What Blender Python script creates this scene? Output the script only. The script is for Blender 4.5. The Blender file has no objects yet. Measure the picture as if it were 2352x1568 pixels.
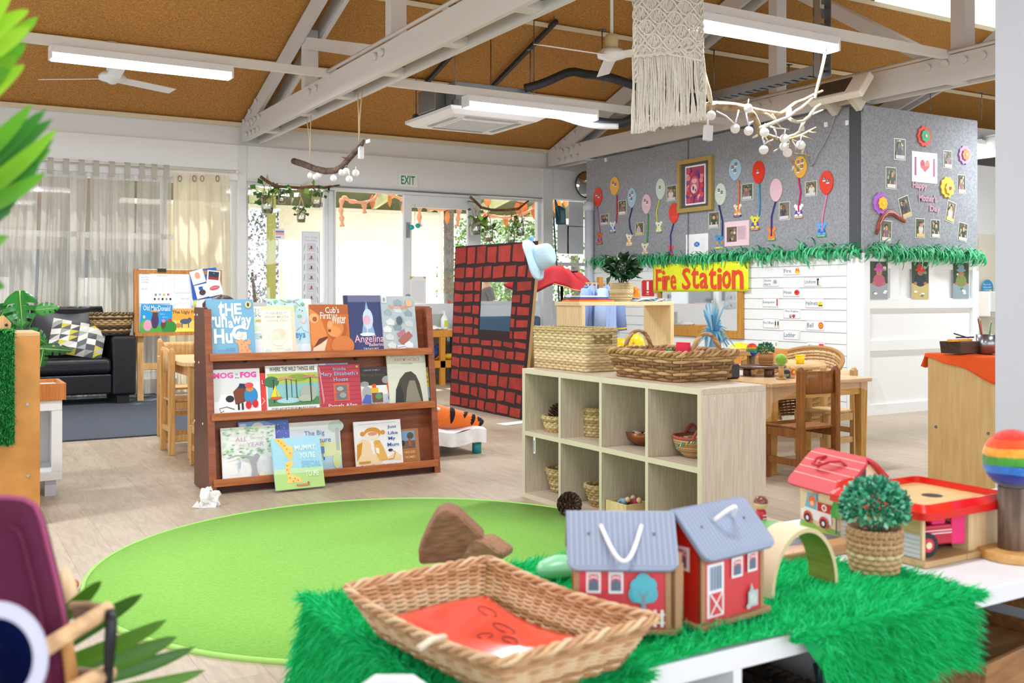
import bpy,math,random
from math import sin,cos,pi,radians,hypot,atan2
from mathutils import Vector,Matrix
C=bpy.context.scene
COL=C.collection
# ---------------------------------------------------------------- camera
FPX,HOR,CAMH,YAW=35/36*2352,680.0,1.15,radians(30.4)
cd=bpy.data.cameras.new('camera');cam=bpy.data.objects.new('camera',cd);COL.objects.link(cam)
cam.location=(0,0,CAMH);cam.rotation_euler=(pi/2,0,-YAW)
cd.lens=35;cd.sensor_width=36;cd.shift_y=-(784-HOR)/2352
cd.clip_start=0.05;cd.clip_end=200
cd.dof.use_dof=True;cd.dof.focus_distance=6.2;cd.dof.aperture_fstop=6.3
C.camera=cam
# ---------------------------------------------------------------- world and exposure
W=bpy.data.worlds.new('sky');C.world=W;W.use_nodes=True
bg=W.node_tree.nodes['Background'];bg.inputs[0].default_value=(0.90,0.95,1.0,1);bg.inputs[1].default_value=2.5
C.view_settings.view_transform='Standard';C.view_settings.look='None'
C.view_settings.exposure=0.20;C.view_settings.gamma=1.0;C.view_settings.use_curve_mapping=False
C.cycles.max_bounces=7;C.cycles.diffuse_bounces=4;C.cycles.glossy_bounces=3
C.cycles.transmission_bounces=4;C.cycles.transparent_max_bounces=10
C.cycles.sample_clamp_indirect=6;C.cycles.caustics_reflective=False;C.cycles.caustics_refractive=False
C.cycles.use_denoising=True
sd=bpy.data.lights.new('sun','SUN');sd.energy=6.5;sd.angle=0.02;sd.color=(1,0.96,0.9)
sun=bpy.data.objects.new('sun',sd);COL.objects.link(sun)
sun.rotation_euler=(radians(-28),radians(18),0)
def portal(name,loc,rot,sx,sy):
 d=bpy.data.lights.new(name,'AREA');d.shape='RECTANGLE';d.size=sx;d.size_y=sy;d.cycles.is_portal=True
 o=bpy.data.objects.new(name,d);COL.objects.link(o);o.location=loc;o.rotation_euler=rot
 return o
portal('daylight_portal',(5.0,-1.12,1.65),(pi/2,0,0),16,1.9)
portal('daylight_portal',(5.0,12.3,1.8),(-pi/2,0,0),9,1.5)
portal('daylight_portal',(-3.9,5,1.65),(0,-pi/2,0),1.9,11)
TUBE_W=84.0
# ---------------------------------------------------------------- helpers
def ray(px,py):
 r=(px-1176)/FPX
 return Vector((sin(YAW)+r*cos(YAW),cos(YAW)-r*sin(YAW),(HOR-py)/FPX))
def P(px,py,X=None,Y=None,Z=None,D=None):
 d=ray(px,py)
 if X is not None:D=X/d.x
 elif Y is not None:D=Y/d.y
 elif Z is not None:D=(Z-CAMH)/d.z
 return Vector((d.x*D,d.y*D,CAMH+d.z*D))
def ceilP(px,py,drop=0.0):
 d=ray(px,py);D=(3.25-drop+.34*12.2-CAMH)/(d.z+.34*d.y)
 return Vector((d.x*D,d.y*D,CAMH+d.z*D))
def lin(h):
 h=h.lstrip('#');out=[]
 for i in(0,2,4):
  c=int(h[i:i+2],16)/255
  out.append(c/12.92 if c<=.04045 else((c+.055)/1.055)**2.4)
 return(*out,1)
MC={}
def mat(h,r=.6,m=0.0,noise=None,bump=None,emit=0,tr=0.0,transl=0.0,coat=0.0,h2=None,scl=None,sheen=0.0):
 """procedural material: base colour h, optional second colour h2 mixed by noise=(scale, amount), optional bump"""
 key=(h,r,m,noise,bump,emit,tr,transl,coat,h2,scl,sheen)
 if key in MC:return MC[key]
 M_=bpy.data.materials.new('paint_'+h.lstrip('#'));M_.use_nodes=True;nt=M_.node_tree;N=nt.nodes;L=nt.links
 b=N['Principled BSDF'];b.inputs['Base Color'].default_value=lin(h);b.inputs['Roughness'].default_value=r
 b.inputs['Metallic'].default_value=m;b.inputs['Coat Weight'].default_value=coat;b.inputs['Sheen Weight'].default_value=sheen
 M_.diffuse_color=lin(h)
 co=None
 if noise or bump:
  tc=N.new('ShaderNodeTexCoord');mp=N.new('ShaderNodeMapping');L.new(tc.outputs['Object'],mp.inputs[0])
  if scl:mp.inputs['Scale'].default_value=scl
  co=mp.outputs[0]
 if noise:
  n=N.new('ShaderNodeTexNoise');n.inputs['Scale'].default_value=noise[0];n.inputs['Detail'].default_value=5;L.new(co,n.inputs['Vector'])
  rp=N.new('ShaderNodeValToRGB');rp.color_ramp.elements[0].position=.35;rp.color_ramp.elements[1].position=.65
  a=lin(h)
  if h2:rp.color_ramp.elements[0].color=a;rp.color_ramp.elements[1].color=lin(h2)
  else:
   k=noise[1]
   rp.color_ramp.elements[0].color=(*[x*(1-k)for x in a[:3]],1);rp.color_ramp.elements[1].color=(*[min(1,x*(1+k))for x in a[:3]],1)
  L.new(n.outputs[0],rp.inputs[0]);L.new(rp.outputs[0],b.inputs['Base Color'])
 if bump:
  n2=N.new('ShaderNodeTexNoise');n2.inputs['Scale'].default_value=bump[0];n2.inputs['Detail'].default_value=3;L.new(co,n2.inputs['Vector'])
  bp=N.new('ShaderNodeBump');bp.inputs['Strength'].default_value=bump[1];bp.inputs['Distance'].default_value=.01
  L.new(n2.outputs[0],bp.inputs['Height']);L.new(bp.outputs[0],b.inputs['Normal'])
 if emit:
  b.inputs['Emission Color'].default_value=lin(h);b.inputs['Emission Strength'].default_value=emit
 out=N['Material Output'];sh=b.outputs[0]
 if transl:
  t=N.new('ShaderNodeBsdfTranslucent');t.inputs[0].default_value=lin(h);mx=N.new('ShaderNodeMixShader');mx.inputs[0].default_value=transl
  L.new(sh,mx.inputs[1]);L.new(t.outputs[0],mx.inputs[2]);sh=mx.outputs[0]
 if tr:
  t=N.new('ShaderNodeBsdfTransparent');mx=N.new('ShaderNodeMixShader');mx.inputs[0].default_value=tr
  L.new(sh,mx.inputs[1]);L.new(t.outputs[0],mx.inputs[2]);sh=mx.outputs[0]
 if tr or transl:L.new(sh,out.inputs[0])
 MC[key]=M_
 return M_
def wood(h1,h2,scale=6,axis=2,r=.45,stretch=14):
 key=('wood',h1,h2,scale,axis,r,stretch)
 if key in MC:return MC[key]
 s=[stretch,stretch,stretch];s[axis]=1.0
 M_=mat(h1,r,noise=(scale,0),h2=h2,scl=tuple(s));MC[key]=M_
 return M_
def glass(h='#ffffff',a=.93,r=0.02):
 key=('glass',h,a,r)
 if key in MC:return MC[key]
 M_=bpy.data.materials.new('window_glass');M_.use_nodes=True;N=M_.node_tree.nodes;L=M_.node_tree.links
 N.remove(N['Principled BSDF']);t=N.new('ShaderNodeBsdfTransparent');t.inputs[0].default_value=lin(h)
 g=N.new('ShaderNodeBsdfGlossy');g.inputs['Roughness'].default_value=r;mx=N.new('ShaderNodeMixShader');mx.inputs[0].default_value=1-a
 L.new(t.outputs[0],mx.inputs[1]);L.new(g.outputs[0],mx.inputs[2]);L.new(mx.outputs[0],N['Material Output'].inputs[0])
 MC[key]=M_
 return M_
rnd=random.Random(11)
TXT={}
def textmesh(s,bold=0.0):
 k=(s,bold)
 if k not in TXT:
  c=bpy.data.curves.new('t','FONT');c.body=s;c.size=1;c.offset=bold;c.resolution_u=2;c.fill_mode='FRONT'
  c.align_x='LEFT';c.space_line=.9
  o=bpy.data.objects.new('t',c);me=bpy.data.meshes.new_from_object(o)
  vs=[v.co.copy()for v in me.vertices];fs=[tuple(p.vertices)for p in me.polygons]
  bpy.data.objects.remove(o);bpy.data.curves.remove(c);bpy.data.meshes.remove(me)
  if vs:
   x0=min(v.x for v in vs);x1=max(v.x for v in vs);y0=min(v.y for v in vs);y1=max(v.y for v in vs)
   vs=[((v.x-x0)/max(1e-6,x1-x0),(v.y-y0)/max(1e-6,y1-y0))for v in vs]
  TXT[k]=(vs,fs)
 return TXT[k]
PM={}
class MB:
 def __init__(s,m=None,T=None):
  s.v=[];s.f=[];s.fm=[];s.fs=[];s.mats=[];s.cm=m;s.T=T or Matrix.Identity(4)
 def mi(s,m):
  m=m or s.cm
  if m not in s.mats:s.mats.append(m)
  return s.mats.index(m)
 def add(s,vs,fs,m=None,sm=False):
  n=len(s.v);T=s.T;s.v+=[T@Vector(v)for v in vs];k=s.mi(m)
  for f in fs:s.f.append(tuple(n+i for i in f));s.fm.append(k);s.fs.append(sm)
  return s
 def box(s,x0,y0,z0,x1,y1,z1,m=None):
  return s.add([(x0,y0,z0),(x1,y0,z0),(x1,y1,z0),(x0,y1,z0),(x0,y0,z1),(x1,y0,z1),(x1,y1,z1),(x0,y1,z1)],[(3,2,1,0),(4,5,6,7),(0,1,5,4),(1,2,6,5),(2,3,7,6),(3,0,4,7)],m)
 def beam(s,a,b,w,h,m=None,up=(0,0,1)):
  a=Vector(a);b=Vector(b);d=(b-a).normalized();sd_=d.cross(Vector(up))
  if sd_.length<1e-4:sd_=Vector((1,0,0))
  sd_.normalize();u=sd_.cross(d);p=[sd_*w/2*i+u*h/2*j for i,j in((-1,-1),(1,-1),(1,1),(-1,1))]
  return s.add([a+q for q in p]+[b+q for q in p],[(3,2,1,0),(4,5,6,7),(0,1,5,4),(1,2,6,5),(2,3,7,6),(3,0,4,7)],m)
 def tube(s,pts,r,n=6,m=None,caps=True,closed=False,flat=1.0):
  pts=[Vector(p)for p in pts];K=len(pts);rs=r if isinstance(r,(list,tuple))else[r]*K
  vs=[];up=None
  for i,p in enumerate(pts):
   a=pts[i-1]if(i or closed)else pts[0];b=pts[(i+1)%K]if(closed or i<K-1)else pts[-1]
   t=(b-a)
   if t.length<1e-9:t=Vector((0,0,1))
   t.normalize()
   if up is None:up=Vector((0,0,1))if abs(t.z)<.9 else Vector((1,0,0))
   sx=t.cross(up)
   if sx.length<1e-3:sx=t.cross(Vector((0,1,.3)))
   sx.normalize();up=sx.cross(t).normalized()
   for k in range(n):
    a_=2*pi*k/n;vs.append(p+sx*cos(a_)*rs[i]+up*sin(a_)*rs[i]*flat)
  fs=[]
  for i in range(K if closed else K-1):
   j=(i+1)%K
   for k in range(n):l=(k+1)%n;fs.append((i*n+k,i*n+l,j*n+l,j*n+k))
  if caps and not closed:fs+=[tuple(range(n))[::-1],tuple((K-1)*n+k for k in range(n))]
  return s.add(vs,fs,m,True)
 def cyl(s,a,b,r,r2=None,n=14,m=None):
  s.tube([a,b],[r,r if r2 is None else r2],n,m)
  for i in(-1,-2):s.fs[i]=False
  return s
 def lathe(s,prof,c=(0,0,0),n=20,m=None,sm=True,sy=1.0):
  vs=[(c[0]+r*cos(2*pi*k/n),c[1]+sy*r*sin(2*pi*k/n),c[2]+z)for r,z in prof for k in range(n)];fs=[]
  for i in range(len(prof)-1):
   for k in range(n):l=(k+1)%n;fs.append((i*n+k,i*n+l,(i+1)*n+l,(i+1)*n+k))
  return s.add(vs,fs,m,sm)
 def sph(s,c,r,n=14,m=None,k2=None):
  r=r if isinstance(r,(tuple,list))else(r,r,r);k2=k2 or max(4,n//2)
  vs=[(c[0]+r[0]*sin(pi*i/k2)*cos(2*pi*k/n),c[1]+r[1]*sin(pi*i/k2)*sin(2*pi*k/n),c[2]+r[2]*cos(pi*i/k2))for i in range(k2+1)for k in range(n)]
  fs=[(i*n+k,i*n+(k+1)%n,(i+1)*n+(k+1)%n,(i+1)*n+k)[::-1]for i in range(k2)for k in range(n)]
  return s.add(vs,fs,m,True)
 def grid(s,nu,nv,fn,m=None,sm=True):
  vs=[fn(i/nu,j/nv)for j in range(nv+1)for i in range(nu+1)]
  return s.add(vs,[(j*(nu+1)+i,j*(nu+1)+i+1,(j+1)*(nu+1)+i+1,(j+1)*(nu+1)+i)for j in range(nv)for i in range(nu)],m,sm)
 def prism(s,pts,y0,y1,m=None):
  """outline in local x,z extruded from y0 to y1"""
  n=len(pts);vs=[(a,y0,b)for a,b in pts]+[(a,y1,b)for a,b in pts]
  return s.add(vs,[tuple(range(n)),tuple(range(2*n-1,n-1,-1))]+[(i,i+n,(i+1)%n+n,(i+1)%n)for i in range(n)],m)
 def art(s,x0,z0,w,h,y,ops):
  """flat shapes printed on a face turned to -y; fractions of the w x h face"""
  for k,op in enumerate(ops):
   yy=y-.00025*(k+1)-.0002;t=op[0];fx=lambda u:x0+u*w;fz=lambda v:z0+v*h
   c=op[-1];m=mat(c,.5)if isinstance(c,str)else c
   if t=='r':a,b,c_,d=op[1:5];s.add([(fx(a),yy,fz(b)),(fx(c_),yy,fz(b)),(fx(c_),yy,fz(d)),(fx(a),yy,fz(d))],[(0,1,2,3)],m)
   elif t=='e':
    a,b,ru,rv=op[1:5];n=20;s.add([(fx(a+ru*cos(2*pi*i/n)),yy,fz(b+rv*sin(2*pi*i/n)))for i in range(n)],[tuple(range(n))],m)
   elif t=='p':s.add([(fx(a),yy,fz(b))for a,b in op[1]],[tuple(range(len(op[1])))],m)
   elif t=='l':  # line strip with width in metres
    pts=[Vector((fx(a),0,fz(b)))for a,b in op[1]];wd=op[2]/2;L_=[];R2=[]
    for i,p in enumerate(pts):
     d=(pts[min(i+1,len(pts)-1)]-pts[max(i-1,0)]).normalized();nn=Vector((-d.z,0,d.x))*wd;L_.append(p+nn);R2.append(p-nn)
    n=len(pts);s.add([(q.x,yy,q.z)for q in L_+R2],[(i,i+n,i+n+1,i+1)for i in range(n-1)],m)
   elif t=='T':
    _,st,a,b,c_,d=op[:6];bold=op[6]if len(op)>7 else 0.0
    vs,fs=textmesh(st,bold)
    if vs:s.add([(fx(a+u*(c_-a)),yy,fz(b+v*(d-b)))for u,v in vs],fs,m)
  return s
 def build(s,name,parent=None,loc=None,world=False,bevel=0,solid=0,sub=0,rz=0,M=None):
  me=bpy.data.meshes.new(name);vs=s.v
  if parent is not None and world:Mi=PM[parent.name].inverted();vs=[Mi@v for v in vs]
  if parent is None and loc is not None and world:o_=Vector(loc);vs=[v-o_ for v in vs]
  me.from_pydata([tuple(v)for v in vs],[],s.f)
  for m in s.mats:me.materials.append(m)
  me.polygons.foreach_set('material_index',s.fm);me.polygons.foreach_set('use_smooth',s.fs);me.update()
  o=bpy.data.objects.new(name,me);COL.objects.link(o)
  if parent is not None:o.parent=parent;PM[o.name]=PM[parent.name]
  else:
   o.location=loc or(0,0,0);PM[o.name]=Matrix.Translation(Vector(loc or(0,0,0)))
   if M is not None:o.matrix_world=M;PM[o.name]=M.copy()
  if bevel:b=o.modifiers.new('b','BEVEL');b.width=bevel;b.segments=2;b.limit_method='ANGLE';b.angle_limit=.7
  if solid:b=o.modifiers.new('s','SOLIDIFY');b.thickness=solid;b.offset=0
  if sub:b=o.modifiers.new('u','SUBSURF');b.levels=sub;b.render_levels=sub
  return o
def lab(o,label,cat,group=None,kind=None):
 if label:o['label']=label
 if cat:o['category']=cat
 if group:o['group']=group
 if kind:o['kind']=kind
 return o
def thing(name,label,cat,loc=(0,0,0),rz=0.0,group=None,M=None):
 o=bpy.data.objects.new(name,None);COL.objects.link(o);o.empty_display_size=.05
 o.location=loc;o.rotation_euler=(0,0,rz)
 PM[o.name]=Matrix.Translation(Vector(loc))@Matrix.Rotation(rz,4,'Z')
 if M is not None:o.matrix_world=M;PM[o.name]=M.copy()
 return lab(o,label,cat,group)
def struct(o):o['kind']='structure';return o
KIDS={}
def copy_tree(o,loc=None,rz=None,label=None,parent=None):
 c=o.copy();COL.objects.link(c);c.parent=parent
 if parent is None:
  if loc is not None:c.location=loc
  if rz is not None:c.rotation_euler=(0,0,rz)
  if label:c['label']=label
  PM[c.name]=Matrix.Translation(c.location)@Matrix.Rotation(c.rotation_euler.z,4,'Z')
 for ch in[q for q in COL.objects if q.parent==o]:copy_tree(ch,parent=c)
 return c
def face_M(origin,facing):
 """matrix of a vertical sheet whose printed side faces '-X' or '-Y'"""
 o=Vector(origin)
 if facing=='-X':M=Matrix(((0,1,0,o.x),(-1,0,0,o.y),(0,0,1,o.z),(0,0,0,1)))
 else:M=Matrix(((1,0,0,o.x),(0,1,0,o.y),(0,0,1,o.z),(0,0,0,1)))
 return M
def rotY(a):return Matrix.Rotation(a,4,'Y')
def sheet(name,label,cat,M,w,h,base,ops,t=.002,group=None,parent=None,r=.5):
 """a thin printed sheet, lower left corner at M's origin"""
 mb=MB(mat(base,r));mb.box(0,-t,0,w,0,h);mb.art(0,0,w,h,-t,ops)
 if parent is not None:mb.T=Matrix.Identity(4);o=mb.build(name,parent);o.matrix_local=M;return o
 o=mb.build(name,M=M);return lab(o,label,cat,group)
 # woven baskets -------------------------------------------------------------
def weave(mb,loop,rows,ns,r,amp,cols,sub=2,z0=0.0,z1=1.0,n=5,stake=None):
 tot=ns*2*sub
 for i in range(rows):
  lv=z0+(z1-z0)*(i+.5)/rows;pts=[]
  for k in range(tot):
   p,nn=loop(k/tot,lv);a=amp*sin(pi*k/sub/1.0+pi*(i%2))
   pts.append(p+nn*a+Vector((0,0,rnd.uniform(-.12,.12)*r)))
  mb.tube(pts,r*rnd.uniform(.88,1.08),n,cols[rnd.randrange(len(cols))],closed=True)
 if stake:
  for k in range(ns*2):
   mb.tube([loop((k+.5)/(ns*2),q)[0]for q in(z0,.5,z1)],stake,4,cols[0])
def rope_rim(mb,loop,lv,r,strands,turns,cols,n=6,tot=160,up=0.0):
 for s_ in range(strands):
  pts=[]
  for k in range(tot):
   p,nn=loop(k/tot,lv);a=2*pi*(turns*k/tot+s_/strands)
   pts.append(p+nn*cos(a)*r+Vector((0,0,sin(a)*r+up)))
  mb.tube(pts,r*.8,n,cols[s_%len(cols)],closed=True)
def round_loop(r0,r1,h,c=(0,0,0),bulge=0.0,e=1.0):
 def f(u,l):
  a=2*pi*u;rr=r0+(r1-r0)*l+bulge*sin(pi*l)
  return Vector((c[0]+rr*cos(a),c[1]+e*rr*sin(a),c[2]+h*l)),Vector((cos(a),sin(a),0))
 return f
def rect_loop(w0,d0,w1,d1,h,rc=.04,c=(0,0,0),dip=None):
 def f(u,l):
  w=(w0+(w1-w0)*l)/2;d=(d0+(d1-d0)*l)/2;a=2*pi*u;k=7
  ca,sa=cos(a),sin(a);
  # perimeter parameter around a rounded rectangle
  per=2*(w+d)*2;s_=(u%1)*per;seg=[(w,-d,0,1,2*d),(w,d,-1,0,2*w),(-w,d,0,-1,2*d),(-w,-d,1,0,2*w)]
  for x,y,dx,dy,L_ in seg:
   if s_<=L_+1e-9:break
   s_-=L_
  px,py=x+dx*s_,y+dy*s_;nx,ny=dy,-dx
  e0=min(s_,L_-s_)
  if e0<rc:
   t=1-e0/rc;q=-1 if s_>L_/2 else 1;pull=rc*.3*t*t
   px-=nx*pull;py-=ny*pull;nx,ny=nx-dx*q*t*.8,ny-dy*q*t*.8;ln=hypot(nx,ny);nx/=ln;ny/=ln
  z=c[2]+h*l+(dip(px/max(w,1e-6),py/max(d,1e-6))*l if dip else 0)
  return Vector((c[0]+px,c[1]+py,z)),Vector((nx,ny,0))
 return f
def leafclump(mb,n,fn,size,mats,tilt=1.0,asp=.5):
 for i in range(n):
  p,nn=fn();s_=size*rnd.uniform(.6,1.2)
  d=(Vector(nn)+Vector((rnd.uniform(-1,1),rnd.uniform(-1,1),rnd.uniform(-1,1)))*tilt).normalized()
  sd_=d.cross(Vector((rnd.uniform(-1,1),rnd.uniform(-1,1),rnd.uniform(-1,1)))).normalized()*s_*asp;up=d*s_
  p=Vector(p);bow=d.cross(sd_).normalized()*s_*.15
  mb.add([p,p+up*.5+sd_*.6+bow,p+up,p+up*.5-sd_*.6+bow],[(0,1,2),(0,2,3)],mats[rnd.randrange(len(mats))],True)
def fur(mb,pts,length,w,lean,mats):
 """blades grown from (point, normal) pairs, combed along lean"""
 for p,nn in pts:
  L_=length*rnd.uniform(.6,1.2);d=(Vector(nn)*.75+Vector(lean(p))+Vector((rnd.uniform(-1,1),rnd.uniform(-1,1),rnd.uniform(-.6,.6)))*.75).normalized()
  sd_=Vector((rnd.uniform(-1,1),rnd.uniform(-1,1),rnd.uniform(-1,1))).cross(d).normalized()*w;p=Vector(p)
  q=p+d*L_*.55;e=p+d*L_-Vector((0,0,L_*.15));sd2=sd_*.7
  mb.add([p-sd_,p+sd_,q+sd2,q-sd2,e],[(0,1,2,3),(3,2,4)],mats[rnd.randrange(len(mats))],True)
def person(loc,rz,label,shirt,pants,hair,skin='#b98a6c',sit=False,arm=None):
 """one continuous skinned body with clothes and hair as children; local +y is where it faces"""
 t=thing('person',label,'person',loc,rz)
 H=0 if not sit else-.46
 J={}
 hip=.92 if not sit else.44
 def V3(x,y,z):return(x,y,z)
 if sit:
  pts=[(0,0,hip),(0,.0,hip+.18),(0,.01,hip+.38),(0,.02,hip+.50),(0,.03,hip+.57),(0,.05,hip+.66),(0,.05,hip+.72)]
  leg=lambda s_:[(.09*s_,.05,hip),(.12*s_,.42,hip+.03),(.12*s_,.44,.10),(.12*s_,.56,.04)]
 else:
  pts=[(0,0,hip),(0,.0,hip+.18),(0,.01,hip+.38),(0,.02,hip+.50),(0,.03,hip+.57),(0,.05,hip+.66),(0,.05,hip+.72)]
  leg=lambda s_:[(.09*s_,0,hip-.04),(.1*s_,.02,.5),(.1*s_,0,.09),(.1*s_,.13,.04)]
 rad=[.145,.125,.15,.10,.055,.085,.075]
 armp=arm or(lambda s_:[(.17*s_,.01,hip+.47),(.23*s_,.02,hip+.22),(.2*s_,.2,hip+.06),(.19*s_,.28,hip+.05)])
 vs=list(pts);es=[(i,i+1)for i in range(len(pts)-1)];rs=list(rad)
 for s_ in(-1,1):
  b=len(vs);a=armp(s_);vs+=a;rs+=[.06,.045,.033,.03];es+=[(3,b),(b,b+1),(b+1,b+2),(b+2,b+3)]
  hd=(Vector(a[3])-Vector(a[2])).normalized();sd_=hd.cross(Vector((0,0,1)))
  if sd_.length<.1:sd_=Vector((1,0,0))
  sd_.normalize()
  for k in range(4):
   c=len(vs);p0=Vector(a[3])+sd_*(k-1.5)*.019+hd*.03;ln=(.062,.072,.066,.052)[k]
   vs+=[tuple(p0),tuple(p0+hd*ln*.55-Vector((0,0,.006))),tuple(p0+hd*ln-Vector((0,0,.02)))];rs+=[.0095,.0085,.0075];es+=[(b+3,c),(c,c+1),(c+1,c+2)]
  c=len(vs);p0=Vector(a[3])-hd*.01+sd_*.032*-s_;vs+=[tuple(p0),tuple(p0+hd*.03-sd_*.018*s_)];rs+=[.011,.009];es+=[(b+3,c),(c,c+1)]
 for s_ in(-1,1):
  b=len(vs);vs+=leg(s_);rs+=[.085,.06,.042,.035];es+=[(0,b),(b,b+1),(b+1,b+2),(b+2,b+3)]
 me=bpy.data.meshes.new('body');me.from_pydata(vs,es,[]);me.materials.append(mat(skin,.5))
 o=bpy.data.objects.new('body',me);COL.objects.link(o);o.parent=t
 sk=o.modifiers.new('k','SKIN');
 for i,r_ in enumerate(rs):me.skin_vertices[0].data[i].radius=(r_,r_*(.85 if i<7 else 1));me.skin_vertices[0].data[i].use_root=(i==0)
 sk.use_smooth_shade=True
 u=o.modifiers.new('u','SUBSURF');u.levels=1;u.render_levels=2
 def cloth_(name,vv,ee,rr,m):
  me=bpy.data.meshes.new(name);me.from_pydata(vv,ee,[]);me.materials.append(m)
  o=bpy.data.objects.new(name,me);COL.objects.link(o);o.parent=t;sk=o.modifiers.new('k','SKIN');sk.use_smooth_shade=True
  for i,r_ in enumerate(rr):me.skin_vertices[0].data[i].radius=(r_,r_*.88);me.skin_vertices[0].data[i].use_root=(i==0)
  u=o.modifiers.new('u','SUBSURF');u.levels=1;u.render_levels=2
 aL,aR=armp(-1),armp(1)
 cloth_('shirt',pts[:4]+aL[:2]+aR[:2],[(0,1),(1,2),(2,3),(3,4),(4,5),(3,6),(6,7)],[.165,.145,.17,.115,.075,.06,.075,.06],mat(shirt,.8,bump=(30,.4)))
 lL,lR=leg(-1),leg(1)
 cloth_('trousers',[pts[0]]+lL[:3]+lR[:3],[(0,1),(1,2),(2,3),(0,4),(4,5),(5,6)],[.16,.1,.075,.06,.1,.075,.06],mat(pants,.8))
 top=Vector(pts[6]);hb=MB(mat(hair,.55,bump=(60,.6),noise=(30,.3)))
 hb.grid(20,10,lambda u,v:(top.x+.102*sin(v*1.9)*cos(2*pi*u)*(1+.03*sin(9*u*2*pi)),top.y-.015-.115*sin(v*1.9)*sin(2*pi*u),top.z+.0+.095*cos(v*1.9)+.008*sin(u*44)))
 hb.sph((top.x,top.y-.11,top.z+.03),(.045,.045,.045),10)
 hb.build('hair',t)
 fb=MB(mat('#f4f2ee',.3));dk=mat('#2a1c16',.4)
 for s_ in(-1,1):
  fb.sph((top.x+.032*s_,top.y+.074,top.z-.035),(.014,.009,.009),8);fb.sph((top.x+.032*s_,top.y+.081,top.z-.035),.006,8,dk)
  fb.sph((top.x+.086*s_,top.y,top.z-.045),(.012,.02,.03),8,mat(skin,.5))
 fb.sph((top.x,top.y+.088,top.z-.06),(.012,.018,.02),8,mat(skin,.5));fb.sph((top.x,top.y+.075,top.z-.092),(.022,.008,.006),8,mat('#a0524c',.5))
 fb.build('face',t)
 return t
 # ================================================================ the setting
WH=mat('#e9ecee',.55,bump=(40,.05));WH2=mat('#dfe2e4',.5);CREAM=mat('#dccfae',.6)
YW=12.2;X1=3.29;X2=7.72;RIDGE=5.54;EZ=3.25;SL=.34
def cz(y):return EZ+SL*((YW-y)if y>=RIDGE else(y+YW-2*RIDGE+0))
YF=2*RIDGE-YW
# floor: vinyl planks
fm=bpy.data.materials.new('vinyl_planks');fm.use_nodes=True;N=fm.node_tree.nodes;L=fm.node_tree.links;b=N['Principled BSDF']
tc=N.new('ShaderNodeTexCoord');mp=N.new('ShaderNodeMapping');mp.inputs['Rotation'].default_value=(0,0,radians(90));L.new(tc.outputs['Object'],mp.inputs[0])
br=N.new('ShaderNodeTexBrick');br.inputs['Scale'].default_value=1;br.inputs['Brick Width'].default_value=1.2;br.inputs['Row Height'].default_value=.18;br.inputs['Mortar Size'].default_value=.0012
br.inputs['Color1'].default_value=lin('#c0b19c');br.inputs['Color2'].default_value=lin('#b3a48f');br.inputs['Mortar'].default_value=lin('#978d80');L.new(mp.outputs[0],br.inputs[0])
mp2=N.new('ShaderNodeMapping');mp2.inputs['Scale'].default_value=(9,1.3,1);L.new(tc.outputs['Object'],mp2.inputs[0])
ns=N.new('ShaderNodeTexNoise');ns.inputs['Scale'].default_value=3;ns.inputs['Detail'].default_value=8;ns.inputs['Distortion'].default_value=1.6;L.new(mp2.outputs[0],ns.inputs[0])
rp=N.new('ShaderNodeValToRGB');rp.color_ramp.elements[0].position=.3;rp.color_ramp.elements[0].color=(.72,.70,.68,1);rp.color_ramp.elements[1].position=.62;rp.color_ramp.elements[1].color=(1,1,1,1);L.new(ns.outputs[0],rp.inputs[0])
mx=N.new('ShaderNodeMix');mx.data_type='RGBA';mx.blend_type='MULTIPLY';mx.inputs[0].default_value=.8;L.new(br.outputs[0],mx.inputs[6]);L.new(rp.outputs[0],mx.inputs[7]);L.new(mx.outputs[2],b.inputs['Base Color'])
b.inputs['Roughness'].default_value=.42
struct(MB(fm).box(-4.2,YF-.3,-.1,16.3,YW+.1,0).build('floor'))
# ceiling: strawboard sheets between cream battens, translucent sheet over the right bay
CH=mat('#c7924a',.85,noise=(55,0),h2='#a46f2e',bump=(120,.5))
c=MB(CH);th=.03
def slab(x0,x1,ya,yb,m=None):c.add([(x0,ya,cz(ya)),(x1,ya,cz(ya)),(x1,yb,cz(yb)),(x0,yb,cz(yb)),(x0,ya,cz(ya)+th),(x1,ya,cz(ya)+th),(x1,yb,cz(yb)+th),(x0,yb,cz(yb)+th)],[(0,1,2,3),(7,6,5,4),(0,4,5,1),(1,5,6,2),(2,6,7,3),(3,7,4,0)],m)
slab(-4.2,9.72,YW+.2,RIDGE);slab(9.72,16.3,YW+.2,8.12);slab(-4.2,16.3,RIDGE,YF-.2)
struct(c.build('ceiling'))
sk=MB(mat('#c8d2d8',.35,transl=.55,tr=.15))
sk.grid(200,2,lambda u,v:(9.7+6.6*u,8.2-2.7*v,cz(8.2-2.7*v)+.04+.012*sin(u*6.6/.076*2*pi/2)))
struct(sk.build('window_4'))
for i,y in enumerate((YW-.06,10.78,9.4,8.05,6.7)):
 for xa,xb in((-4.1,9.7),)if i>3 else((-4.1,16.2),):
  bm_=MB(CREAM);z=cz(y)-.025
  bm_.beam((xa,y,z),(xb,y,z),.07,.05,up=(0,-SL,1));struct(bm_.build('ceiling_batten'))
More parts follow.
